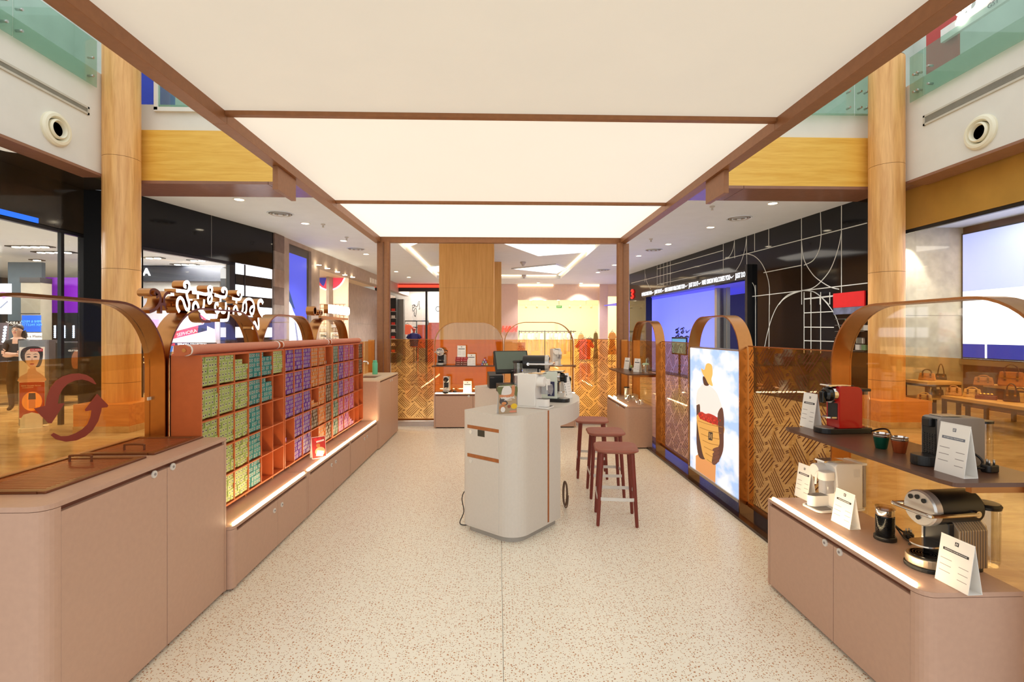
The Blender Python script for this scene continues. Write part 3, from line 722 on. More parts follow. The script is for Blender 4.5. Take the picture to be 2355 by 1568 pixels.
# nearest left counter with the two recycling lids
CF = -1.585
rc = cabinet('recycling_counter', 'tall taupe recycling counter in the left foreground with two slatted lids', (CF - 0.275, 2.36, 0), R(90), 1.16, 0.55, 0.908, (2.425 - 2.36,), ml=0.065, rl=0.055, led=False, lockz=0.866, locks=(2.33 - 2.36, 2.46 - 2.36), cat='counter')
for yc, ln, lab in ((2.195, 0.54, 'near'), (2.725, 0.41, 'far')):
    lid = B(-ln / 2, ln / 2, 0, 0, 0, 0) if False else None
    o = MB(); x0, x1, y0, y1 = yc - 2.36 - ln / 2, yc - 2.36 + ln / 2, -0.15, 0.215
    f = 0.035
    o.box(x0, x1, y0, y0 + f, 0.908, 0.918); o.box(x0, x1, y1 - f * 0.5, y1, 0.908, 0.918); o.box(x0, x0 + f, y0 + f, y1 - f * 0.5, 0.908, 0.918); o.box(x1 - f, x1, y0 + f, y1 - f * 0.5, 0.908, 0.918)
    fr = o.build('lid_frame', mat('brown lid frame', (120, 68, 38), 0.35, metal=0.2), rc, bevel=0.002, seg=1)
    n = int((ln - 2 * f) / 0.02); pit = (x1 - x0 - 2 * f) / n
    for i in range(n):
        xs_ = x0 + f + i * pit
        B(xs_ + 0.002, xs_ + pit - 0.002, y0 + f, y1 - f * 0.5, 0.906, 0.914).build('slat', mat('lid slat', (142, 70, 40), 0.35, metal=0.15, var=0.1, scale=30), fr, bevel=0.0015, seg=1)
    B(x0 + f, x1 - f, y0 + f, y1 - f * .5, 0.9082, 0.9095).build('slat_backing', GROOVE, fr)
    hx = (x1 - f - 0.05) if yc < 2.5 else (x0 + f + 0.05)
    hy = y1 - 0.12 if yc < 2.5 else y0 + 0.16
    MB().tube(spline([(hx, hy - 0.05, 0.912), (hx, hy - 0.05, 0.935), (hx, hy - 0.042, 0.943), (hx, hy + 0.042, 0.943), (hx, hy + 0.05, 0.935), (hx, hy + 0.05, 0.912)], 4), 0.005, 8).build('handle', mat('brown lid frame'), fr)
# three low benches under the sleeve racks
BZ = 0.38
for i, (y0, y1, lab) in enumerate(((2.945, 4.085, 'nearest low taupe storage bench under the green and teal sleeves'), (4.095, 5.255, 'middle low taupe storage bench with a red tent card on it'), (5.265, 6.43, 'farthest low taupe storage bench touching the sink counter'))):
    w_ = y1 - y0; s = {0: 3.54, 1: 4.72, 2: 5.86}[i] - (y0 + y1) / 2
    cabinet('storage_bench', lab, (-1.55 - 0.185, (y0 + y1) / 2, 0), R(90), w_, 0.37, BZ, (s,), ml=0.045 if i < 2 else 0.02, rl=0.03 if i < 2 else 0, lockz=BZ - 0.095, locks=(s - 0.06, s + 0.06), group='low storage benches')
cabinet('sink_counter', 'tall taupe sink counter at the far end of the left side', (-1.53 - 0.22, 7.045, 0), R(90), 1.20, 0.44, 0.905, (0.12,), ml=0.05, rl=0.04, led=False, lockz=0.83, locks=(0.06, 0.18), cat='counter', topbuild=False)
sk_ = [o for o in COL.objects if o.name == 'sink_counter'][0]
TOPC = mat('cream worktop', (226, 206, 180), 0.4, var=0.02, scale=30)
m = MB(); hx0, hx1, hy0, hy1 = -0.30, 0.12, -0.09, 0.16
m.box(-0.6, hx0, -0.22, 0.22, 0.885, 0.905); m.box(hx1, 0.6, -0.22, 0.22, 0.885, 0.905); m.box(hx0, hx1, -0.22, hy0, 0.885, 0.905); m.box(hx0, hx1, hy1, 0.22, 0.885, 0.905)
m.build('worktop', TOPC, sk_)
m = MB(); m.box(hx0, hx1, hy0, hy1, 0.872, 0.874); m.build('basin', STEEL, sk_)
fz = thing('faucet', 'chrome tap behind the mint bottle on the sink counter', 'tap', (-1.93, 6.98, 0.905))
MB().tube(spline([(0, 0, 0), (0, 0, 0.16), (0.03, 0, 0.2), (0.10, 0, 0.2), (0.12, 0, 0.17)], 4), 0.013, 10).build('spout', CHROME, fz)
MB().cyl((0, 0, 0), 0.024, 0.02).build('collar', CHROME, fz)
MB().tube([(0, 0.0, 0.19), (0, 0.05, 0.215)], 0.008, 8).build('lever', CHROME, fz)
# right side
cabinet('display_counter', 'low taupe display counter in the right foreground with a lit front edge', (1.62 + 0.2, 2.39, 0), R(-90), 1.09, 0.395, 0.525, (0.035,), mr=0.06, rr=0.055, lockz=0.478, locks=(-0.02, 0.085), cat='counter')
cabinet('display_counter', 'low taupe counter at the far right with glass cups on it', (1.67 + 0.173, 6.98, 0), R(-90), 1.12, 0.345, 0.55, (0.1,), mr=0.06, rr=0.05, lockz=0.5, locks=(0.05, 0.15), cat='counter')
cabinet('display_cabinet', 'low taupe cabinet under the left back arch', ((-1.01 + 0.09) / 2, 8.017, 0), 0, 1.10, 0.30, 0.55, (0.065,), lockz=0.508, locks=(0.0, 0.13), group='back cabinets')
cabinet('display_cabinet', 'low taupe cabinet under the right back arch, mostly hidden by the island', ((0.1 + 1.25) / 2, 8.017, 0), 0, 1.14, 0.30, 0.55, (0.065,), lockz=0.508, locks=(0.0, 0.13), group='back cabinets')
# shelves fixed across the arches
def shelf(label, loc, rz, wd, d, ch=0.06):
    t = thing('wall_shelf', label, 'shelf', loc, rz, 'dark bronze shelves')
    MB().prism(rpoly([(-wd / 2, -d / 2 + ch * 0.2, 0.02), (-wd / 2 + ch, -d / 2), (wd / 2 - ch, -d / 2), (wd / 2, -d / 2 + ch * 0.2, 0.02), (wd / 2, d / 2), (-wd / 2, d / 2)]), -0.016, 0).build('board', DKSHELF, t)
    for s in (-1, 1): B(s * (wd / 2 - 0.02) - 0.012, s * (wd / 2 - 0.02) + 0.012, -d / 2 + 0.08, d / 2, -0.04, -0.016).build('bracket', BRONZE, t)
    return t
shelf('dark bronze shelf in the right foreground under the red machine', (1.89, 2.33, 0.962), R(-90), 1.09, 0.42)
shelf('dark bronze shelf above the glass cups at the far right', (1.89, 6.99, 0.972), R(-90), 1.1, 0.40)
shelf('dark bronze shelf in the left back arch', (-0.475, 8.06, 0.985), 0, 1.16, 0.24)
shelf('dark bronze shelf in the right back arch', (0.68, 8.06, 0.985), 0, 1.18, 0.24)

# ------------------------------------------------------------------ sleeve racks
NC, NR = 6, 5
RZ0, RZ1 = 0.405, 1.385
RXF, RXB = -1.735, -1.915
SL = 0.0345
COLS = {'G': (164, 178, 104), 'T': (60, 132, 128), 'P': (112, 60, 150), 'O': (196, 118, 50), 'D': (92, 66, 44), 'K': (92, 120, 104), 'M': (166, 78, 140)}
NAMES = {'G': 'olive green', 'T': 'teal', 'P': 'purple', 'O': 'orange', 'D': 'dark brown', 'K': 'grey green', 'M': 'magenta'}
SM = {k: mat(NAMES[k] + ' sleeve card', v, 0.5, var=0.08, scale=60) for k, v in COLS.items()}
EMB_W, EMB_B = mat('sleeve emblem border', (228, 222, 206), 0.5, var=0), mat('sleeve emblem', (30, 28, 30), 0.5, var=0)
# per cell: colour and (columns, rows, missing from the top as a list of heights per column)
GRID = [
    ['G5', 'G5', 'G44433'[:6], 'T5', 'T54444'[:6], 'G5'],
    ['G5', 'G5', 'G5', 'T5', 'T55444', '-'],
    ['G5', 'G5', 'G5', 'T5', '-', '-'],
    ['G5', 'G5', 'G5', 'T5', '-', '-'],
    ['G5', 'G5', 'G5', 'T5', '-', '-']], [
    ['P35555', 'P5', 'P5', 'O5', 'O5', 'D10000'],
    ['P5', 'P5', 'P5', 'O5', 'O5', 'D5'],
    ['P5', 'P5', 'P5', 'O22111', 'O5', 'D5'],
    ['P10000', 'P5', 'P5', 'D5', 'O5', 'D5'],
    ['-', 'P5', 'P5', '-', 'O5', 'D5']], [
    ['K5', 'P5', 'M5', 'M5', '-', 'D5'],
    ['K5', 'P5', 'M5', 'M5', '-', 'D5'],
    ['K5', 'P5', 'M5', 'M5', '-', '-'],
    ['K5', 'M5', 'M5', 'M5', '-', '-'],
    ['K5', 'M5', 'M5', 'M32211', '-', '-']]
SMESH = {}
def sleeve_mb(mb, ox, oy, oz, mi):
    """box plus the little printed square on its end; end faces +X"""
    d = 0.165; s = SL / 2 - 0.0004
    mb.box(ox - d, ox, oy - s, oy + s, oz, oz + 2 * s, mi)
    z = oz + s; w_ = 0.0075
    mb.quad((ox + 0.0004, oy - w_, z - w_), (ox + 0.0004, oy + w_, z - w_), (ox + 0.0004, oy + w_, z + w_), (ox + 0.0004, oy - w_, z + w_), mi + 1 if mi == 0 else 7)
    w_ = 0.0052; q = mb.quad((ox + 0.0007, oy - w_, z - w_), (ox + 0.0007, oy + w_, z - w_), (ox + 0.0007, oy + w_, z + w_), (ox + 0.0007, oy - w_, z + w_), mi + 2 if mi == 0 else 8)
for k in COLS:
    b = MB(); sleeve_mb(b, 0, 0, 0, 0); me = b.build('capsule_sleeve', [SM[k], EMB_W, EMB_B]); SMESH[k] = me.data; bpy.data.objects.remove(me)
stuff = MB(); KEYS = list(COLS)
nind = 0
ROWN = ['top row', 'second row', 'middle row', 'fourth row', 'bottom row']
COLN = ['first', 'second', 'third', 'fourth', 'fifth', 'sixth']
RB = [(2.95, 4.075), (4.09, 5.25), (5.265, 6.435)]
RLAB = ['nearest copper pigeonhole rack holding green and teal sleeves', 'middle copper pigeonhole rack holding purple and orange sleeves', 'farthest copper pigeonhole rack holding magenta and purple sleeves']
allcells = []
for r, (y0, y1) in enumerate(RB):
    t = thing('sleeve_rack', RLAB[r], 'shelf rack', ((RXF + RXB) / 2, (y0 + y1) / 2, BZ), 0, 'sleeve racks')
    yc = (y0 + y1) / 2; hx = (RXF - RXB) / 2; Z = lambda z: z - BZ
    th = 0.012
    B(-hx, -hx + 0.006, y0 - yc, y1 - yc, Z(RZ0), Z(RZ1)).build('back_panel', RACK, t)
    for y in (y0 - yc, y1 - yc - th): B(-hx, hx, y, y + th, Z(RZ0), Z(RZ1)).build('side_panel', RACK, t)
    pc = (y1 - y0 - th) / NC; ph = (RZ1 - RZ0 - th) / NR
    for j in range(NR + 1): B(-hx + 0.006, hx - 0.001, y0 - yc + th, y1 - yc - th, Z(RZ0) + j * ph, Z(RZ0) + j * ph + (th if j in (0, NR) else 0.008)).build('shelf_board', RACK, t)
    for i in range(1, NC): B(-hx + 0.006, hx - 0.002, y0 - yc + i * pc, y0 - yc + i * pc + 0.008, Z(RZ0) + th, Z(RZ1) - th).build('divider', RACK, t)
    for y in (y0 - yc + 0.15, 0, y1 - yc - 0.15): MB().cyl((hx - 0.03, y, 0), 0.012, Z(RZ0), n=12).build('foot', BRONZE, t)
    for j in range(NR):
        for i in range(NC):
            g = GRID[r][j][i]
            if g != '-': allcells.append((y0 + th + i * pc, r, j, i, g, pc, ph))
allcells.sort(key=lambda c: (c[0], c[2]))
for cy, r, j, i, g, pc, ph in allcells:
    k = g[0]; hs = [5] * 5 if len(g) == 2 else [int(c) for c in g[1:6]]
    cz = RZ1 - 0.012 - (j + 1) * ph + 0.0205
    for a in range(5):
        for b in range(hs[a]):
            jx = random.uniform(-0.008, 0.0); ox = RXF - 0.006 + jx
            oy = cy + 0.0045 + SL / 2 + a * (pc - 0.016) / 5 + random.uniform(-0.0004, 0.0004); oz = cz + b * SL
            # the top row of cells stands a little short of the board above
            if nind < 300:
                o = bpy.data.objects.new('capsule_sleeve', SMESH[k]); COL.objects.link(o); o.location = (ox, oy, oz)
                lab = "%s sleeve %s from left, %s layer up, nearest rack's %s %s pigeonhole" % (NAMES[k], COLN[a], COLN[b], ROWN[j], COLN[i])
                tag(o, lab, 'coffee box', 'capsule sleeves in the rack'); nind += 1
            else:
                sleeve_mb(stuff, ox, oy, oz, KEYS.index(k) or 9)
o = stuff.build('capsule_sleeves', [SM['G'], SM['T'], SM['P'], SM['O'], SM['D'], SM['K'], SM['M'], EMB_W, EMB_B, SM['G']], fix=False)
tag(o, 'coffee capsule sleeves filling the farther pigeonholes of the copper racks', 'coffee boxes', 'capsule sleeves in the rack', 'stuff')

# roller blinds on top of the racks
TUBE = mat('rosy blind fabric', (206, 128, 100), 0.5, var=0.03, scale=50)
for (y0, y1), lab in zip(((2.88, 4.07), (4.10, 5.24), (5.275, 6.46)), ('nearest rosy roller blind on top of the green sleeve rack', 'middle rosy roller blind on top of the purple sleeve rack', 'farthest rosy roller blind on top of the magenta sleeve rack')):
    t = thing('roller_blind', lab, 'roller blind', (-1.79, (y0 + y1) / 2, RZ1), 0, 'roller blinds'); h_ = (y1 - y0) / 2
    MB().cyl((0, -h_ + 0.03, 0.032), 0.031, 2 * h_ - 0.06, 'y', 24).build('tube', TUBE, t)
    for s in (-1, 1):
        y = s * (h_ - 0.022); MB().cyl((0, y - 0.007, 0.032), 0.034, 0.014, 'y', 24).build('end_ring', WHITE, t)
        yb = s * (h_ - 0.008); q = MB()
        q.add([], []); m2 = [(-0.06, 0.0), (0.0, 0.0), (0.03, 0.012), (0.034, 0.032), (0.028, 0.052), (0.0, 0.064), (-0.06, 0.06)]
        q.add([(x, yb - 0.006, z) for x, z in m2] + [(x, yb + 0.006, z) for x, z in m2], [tuple(range(7)), tuple(range(13, 6, -1))] + [(i, (i + 1) % 7, 7 + (i + 1) % 7, 7 + i) for i in range(7)])
        br = q.build('bracket', RACK, t)
        MB().lathe([(0.012, 0.0), (0.012, 0.002), (0.006, 0.003), (0.0, 0.003)], (0.0, yb + (0.006 if s > 0 else -0.009), 0.032), 12, axis='y').build('pin', BRONZE, br)

# ------------------------------------------------------------------ island counter
isl = thing('island_counter', 'pale grey curved island counter on wheels in the middle of the kiosk', 'counter', (0.2, 4.7, 0))
OX, OY = 0.2, 4.7
U = Vector((0.649, 0.761)); V = Vector((-0.761, 0.649)); C0 = Vector((0.125, 3.495))
def iso(p): return (p[0] - OX, p[1] - OY)
def mir(p): return (p[0], 9.4 - p[1])
def plan(pts, seg=10): return rpoly([(*iso(p[0]), p[1]) for p in pts], seg)
UL, VL = 0.575, 0.53
c1, c2, c3 = C0 + U * UL, C0 + U * UL + V * VL, C0 + V * VL
def block(f):
    pts = [(f(C0), 0.15), (f(c1), 0.0), (f(c2), 0.0), (f(c3), 0.05)]
    if f is mir: pts = pts[::-1]
    return pts
ident = lambda p: (p[0], p[1])
RECESS = mat('island underside', (60, 56, 52), 0.6)
for f in (ident, mir):
    MB().prism(plan(block(f)), 0.045, 0.92).build('pedestal', ISLE, isl)
    q = [(f(C0 + U * 0.03 + V * 0.03), 0.13), (f(C0 + U * (UL - 0.03) + V * 0.03), 0), (f(C0 + U * (UL - 0.03) + V * (VL - 0.03)), 0), (f(C0 + U * 0.03 + V * (VL - 0.03)), 0.05)]
    MB().prism(plan(q if f is ident else q[::-1]), 0.0, 0.045).build('base', mat('island kick', (170, 164, 156), 0.5), isl)
# curved top joining the two pedestals
cc = Vector((-0.473, 4.7)); RO, RI = 1.233, 0.68; an = math.asin(0.768 / RO)
poly = [iso((cc.x + RO * math.cos(-an + 2 * an * i / 28), cc.y + RO * math.sin(-an + 2 * an * i / 28))) for i in range(29)]
poly += [iso((cc.x + RI * math.cos(an - 2 * an * i / 20), cc.y + RI * math.sin(an - 2 * an * i / 20))) for i in range(21)]
m = MB(); m.prism(poly, 0.775, 0.92); m.build('curved_top', ISLE, isl)
sup = [iso(c1 + V * 0.1 - U * 0.02), iso(c2 - V * 0.06 - U * 0.02)]
# front drawer, door and wooden grips on the near pedestal (face along V seen from the left)
def face(a, b, z0, z1, d0, d1):
    """box on the near pedestal's left-front face: a..b metres along V from the corner, d outwards"""
    n = -U; P = [C0 + V * a + n * d0, C0 + V * b + n * d0, C0 + V * b + n * d1, C0 + V * a + n * d1]
    return MB().prism([iso(p) for p in P][::-1], z0, z1)
GRIP = mat('grip wood', (170, 98, 46), 0.45, var=0.12, scale=30)
dw = face(0.155, 0.47, 0.60, 0.79, -0.002, 0.004).build('drawer', ISLE, isl, bevel=0.001, seg=1)
face(0.155, 0.47, 0.79, 0.815, -0.004, 0.0015).build('grip_strip', GRIP, dw)
face(0.29, 0.36, 0.742, 0.79, 0.0042, 0.0048).build('finger_slot', BLACK, dw)
dd = face(0.155, 0.47, 0.06, 0.57, -0.002, 0.004).build('door', ISLE, isl, bevel=0.001, seg=1)
face(0.155, 0.47, 0.572, 0.598, -0.004, 0.0015).build('grip_strip', GRIP, dd)
for z, p in ((0.765, dw), (0.545, dd)):
    c = C0 + V * 0.43 - U * 0.004; q = MB(); q.tube([(*iso(c), z), (*iso(c - U * 0.006), z)], 0.015, 16); q.build('lock', LOCK, p)
# dark joints
def fr_(a, b, z0, z1, d0, d1, f=ident):
    n = -V; P = [C0 + U * a + n * d0, C0 + U * b + n * d0, C0 + U * b + n * d1, C0 + U * a + n * d1]
    return MB().prism([iso(f(p)) for p in P], z0, z1)
fr_(0.395, 0.415, 0.06, 0.919, -0.01, 0.0012).build('joint_strip', GRIP, isl)
m = MB(); P = [C0 + U * 0.402, C0 + U * 0.408, C0 + U * 0.408 + V * VL, C0 + U * 0.402 + V * VL]; m.prism([iso(p) for p in P], 0.9195, 0.9205); m.build('joint_strip', GRIP, isl)
# niche on the far pedestal
n = V; A = Vector(mir(c2)); Bq = Vector(mir(c3)); dirv = (Bq - A).normalized()
nn = Vector((dirv.y, -dirv.x));
if nn.y > 0: nn = -nn
P = [A + dirv * 0.10, A + dirv * 0.13, A + dirv * 0.13 + nn * 0.004, A + dirv * 0.10 + nn * 0.004]
MB().prism([iso(p) for p in P], 0.62, 0.885).build('joint_strip', GRIP, isl)
tag(MB().tube([(0.585 + 0.045 * math.cos(i * .42) * 0.4, 4.28 + 0.04 * math.sin(i * .1), 0.115 + 0.105 * math.sin(i * .42)) for i in range(46)], 0.006, 6).build('cable_coil', mat('brown cable', (110, 84, 66), 0.5)), 'coil of brown cable leaning behind the island near the stools', 'cable')
tag(MB().tube(spline([(-0.2, 3.98, 0.3), (-0.26, 3.96, 0.26), (-0.285, 3.95, 0.2), (-0.27, 3.94, 0.1), (-0.3, 3.93, 0.02), (-0.27, 3.90, 0.008), (-0.18, 3.92, 0.008)], 6), 0.004, 6).build('loose_cable', BLACK), 'thin black cable hanging to the floor at the left of the island', 'cable')

# ------------------------------------------------------------------ bar stools
SEAT = mat('red brown seat', (156, 88, 70), 0.45, var=0.05, scale=20); LEGM = mat('red stained leg', (122, 46, 34), 0.45, var=0.08, scale=20)
RUNG = mat('white metal rung', (222, 218, 212), 0.4)
def stool(label, loc, rz):
    t = thing('bar_stool', label, 'stool', loc, rz, 'bar stools'); hz = 0.59
    prof = [(0.0, -0.03), (0.55, -0.03), (0.86, -0.024), (1.0, -0.008), (1.0, 0.002), (0.96, 0.008), (0.7, 0.0), (0.3, -0.006), (0.0, -0.007)]
    base = rrect(-0.172, 0.172, -0.165, 0.165, 0.075, 6); n = len(base); m = MB(); vs, fs = [], []
    for s, z in prof: vs += [(x * max(s, 0.001), y * max(s, 0.001), hz + z) for x, y in base]
    for k in range(len(prof) - 1): fs += [(k * n + i, k * n + (i + 1) % n, (k + 1) * n + (i + 1) % n, (k + 1) * n + i) for i in range(n)]
    m.add(vs, fs, 0, True); m.build('seat', SEAT, t)
    top, bot = 0.118, 0.15
    for sx in (-1, 1):
        for sy in (-1, 1):
            MB().tube([(sx * bot, sy * bot, 0), (sx * bot, sy * bot, 0.01), (sx * (bot + top) / 2, sy * (bot + top) / 2, hz / 2), (sx * top, sy * top, hz - 0.024)], 0.014, 12, taper=[0.011, 0.0135, 0.0165, 0.018]).build('leg', LEGM, t)
    z = 0.2; q = bot - (bot - top) * z / hz
    for j in range(2):
        pass
    o = q + 0.017
    path = rrect(-o, o, -o, o, 0.05, 4)
    m = MB(); k = len(path); vs = [(x, y, z) for x, y in path] + [(x, y, z + 0.026) for x, y in path] + [(x * .97, y * .97, z) for x, y in path] + [(x * .97, y * .97, z + 0.026) for x, y in path]
    fs = []
    for i in range(k):
        j = (i + 1) % k; fs += [(i, j, k + j, k + i), (2 * k + i, 3 * k + i, 3 * k + j, 2 * k + j), (k + i, k + j, 3 * k + j, 3 * k + i), (i, 2 * k + i, 2 * k + j, j)]
    m.add(vs, fs); m.build('footrest', RUNG, t)
    return t
stool('nearest red brown bar stool with a white footrest', (0.955, 4.0, 0), R(-8))
stool('middle one of the three red brown bar stools', (1.01, 4.64, 0), R(-4))
stool('farthest red brown bar stool beside the low taupe counter', (1.0, 5.26, 0), R(-8))

# ------------------------------------------------------------------ coffee machines (local frame: front faces -y, origin under the middle)
def xprof(poly, x0, x1, mb=None, m=0, sm=False):
    """extrude a (y, z) outline along x"""
    mb = mb or MB(); n = len(poly)
    vs = [(x0, y, z) for y, z in poly] + [(x1, y, z) for y, z in poly]
    mb.add(vs, [(i, (i + 1) % n, n + (i + 1) % n, n + i) for i in range(n)], m, sm); mb.add(vs, [tuple(range(n - 1, -1, -1)), tuple(range(n, 2 * n))], m)
    return mb
SMOKE = tint('smoky tank', (0.80, 0.78, 0.76), 0.08)
TANK = tint('clear tank', (0.93, 0.93, 0.93), 0.10)
MILKY = tint('milky jug', (0.80, 0.80, 0.82), 0.08, haze=0.35)
GRIDM = mat('dark ribbed grille', (30, 29, 30), 0.5, var=0.1, scale=200)
def citiz(label, loc, rz, col, tank=True, group='coffee machines', base=BLACK):
    t = thing('coffee_machine', label, 'coffee machine', loc, rz, group)
    MB().prism(rpoly([(-0.06, -0.15, 0.055), (0.06, -0.15, 0.055), (0.06, 0.145, 0.02), (-0.06, 0.145, 0.02)]), 0, 0.028).build('base', base, t, bevel=0.003)
    MB().prism(rrect(-0.048, 0.048, -0.142, -0.058, 0.04), 0.028, 0.031).build('drip_grid', STEEL, t)
    xprof(rpoly([(-0.052, 0.028), (0.085, 0.028), (0.085, 0.255, 0.03), (-0.052, 0.262, 0.012)]), -0.05, 0.05).build('body', col, t, bevel=0.004)
    B(-0.036, 0.036, -0.0535, -0.05, 0.075, 0.165).build('front_grille', GRIDM, t)
    MB().prism(rpoly([(-0.036, -0.052), (-0.03, -0.105, 0.025), (0.03, -0.105, 0.025), (0.036, -0.052)]), 0.082, 0.09).build('cup_tray', CHROME, t)
    MB().cyl((0, -0.075, 0.212), 0.047, 0.024, 'y', 28).build('chrome_collar', CHROME, t)
    hd = MB().lathe([(0.04, -0.035), (0.034, 0.0), (0.0, -0.002)], (0, -0.075, 0.212), 24, axis='y')
    MB().lathe([(0.041, 0.0), (0.04, -0.022), (0.028, -0.032), (0.0, -0.034)], (0, -0.074, 0.212), 24, axis='y').build('brew_head', BLACKG, t)
    B(-0.014, 0.014, -0.125, -0.1, 0.165, 0.23).build('coffee_spout', BLACKG, t, bevel=0.005)
    xprof([(-0.105, 0.262), (-0.1, 0.268), (-0.02, 0.268), (0.03, 0.264), (0.03, 0.261), (-0.02, 0.262), (-0.09, 0.258)], -0.034, 0.034).build('lever', CHROME, t)
    for x in (-0.02, 0.02): MB().cyl((x, 0.05, 0.258), 0.007, 0.004, n=10).build('button', BLACK, t)
    if tank:
        MB().cyl((0, 0.115, 0.03), 0.047, 0.2, n=24).build('water_tank', TANK, t); MB().cyl((0, 0.115, 0.23), 0.049, 0.012, n=24).build('tank_lid', BLACK, t)
    return t
def lattissima(label, loc, rz, group='coffee machines'):
    t = thing('coffee_machine', label, 'coffee machine', loc, rz, group)
    MB().prism(rrect(-0.072, 0.072, -0.16, 0.14, 0.03), 0, 0.012).build('base', WHITE, t, bevel=0.003)
    MB().prism(rrect(-0.06, 0.06, -0.152, -0.06, 0.025), 0.012, 0.0135).build('drip_mat', mat('grey mat', (120, 112, 108), 0.4), t)
    xprof(rpoly([(-0.045, 0.012), (0.11, 0.012), (0.11, 0.262, 0.012), (-0.06, 0.27, 0.02), (-0.045, 0.15, 0.02)]), -0.07, 0.07).build('body', WHITE, t, bevel=0.005)
    for k in range(5): B(0.07, 0.0708, 0.055 + k * 0.008, 0.057 + k * 0.008, 0.19, 0.235).build('side_slot', mat('pale slot', (206, 200, 192), 0.5), t)
    MB().prism(rpoly([(-0.055, -0.15, 0.035), (0.005, -0.15, 0.03), (0.005, -0.045), (-0.055, -0.045)]), 0.012, 0.072).build('cup_stand', WHITE, t, bevel=0.003)
    MB().prism(rpoly([(-0.05, -0.145, 0.03), (0.0, -0.145, 0.026), (0.0, -0.05), (-0.05, -0.05)]), 0.072, 0.0735).build('stand_grid', mat('grey mat'), t)
    MB().lathe([(0.04, 0.0), (0.04, -0.06), (0.036, -0.066), (0.0, -0.067)], (-0.025, -0.045, 0.21), 28, axis='y').build('round_head', WHITE, t)
    MB().prism(rrect(0.012, 0.066, -0.125, -0.052, 0.02), 0.105, 0.175).build('milk_jug', MILKY, t)
    MB().prism(rrect(0.01, 0.068, -0.127, -0.05, 0.02), 0.175, 0.222).build('jug_lid', WHITE, t, bevel=0.004)
    MB().tube([(0.0, -0.11, 0.21), (-0.002, -0.118, 0.185), (-0.002, -0.12, 0.14)], 0.006, 8).build('milk_spout', WHITE, t)
    xprof([(-0.1, 0.268), (-0.095, 0.276), (0.0, 0.276), (0.03, 0.272), (0.03, 0.269), (-0.09, 0.266)], -0.035, 0.035).build('lever', CHROME, t)
    MB().prism(rrect(-0.066, 0.066, 0.11, 0.142, 0.015), 0.02, 0.25).build('water_tank', MILKY, t); B(-0.066, 0.066, 0.108, 0.143, 0.25, 0.264).build('tank_lid', WHITE, t, bevel=0.004)
    return t
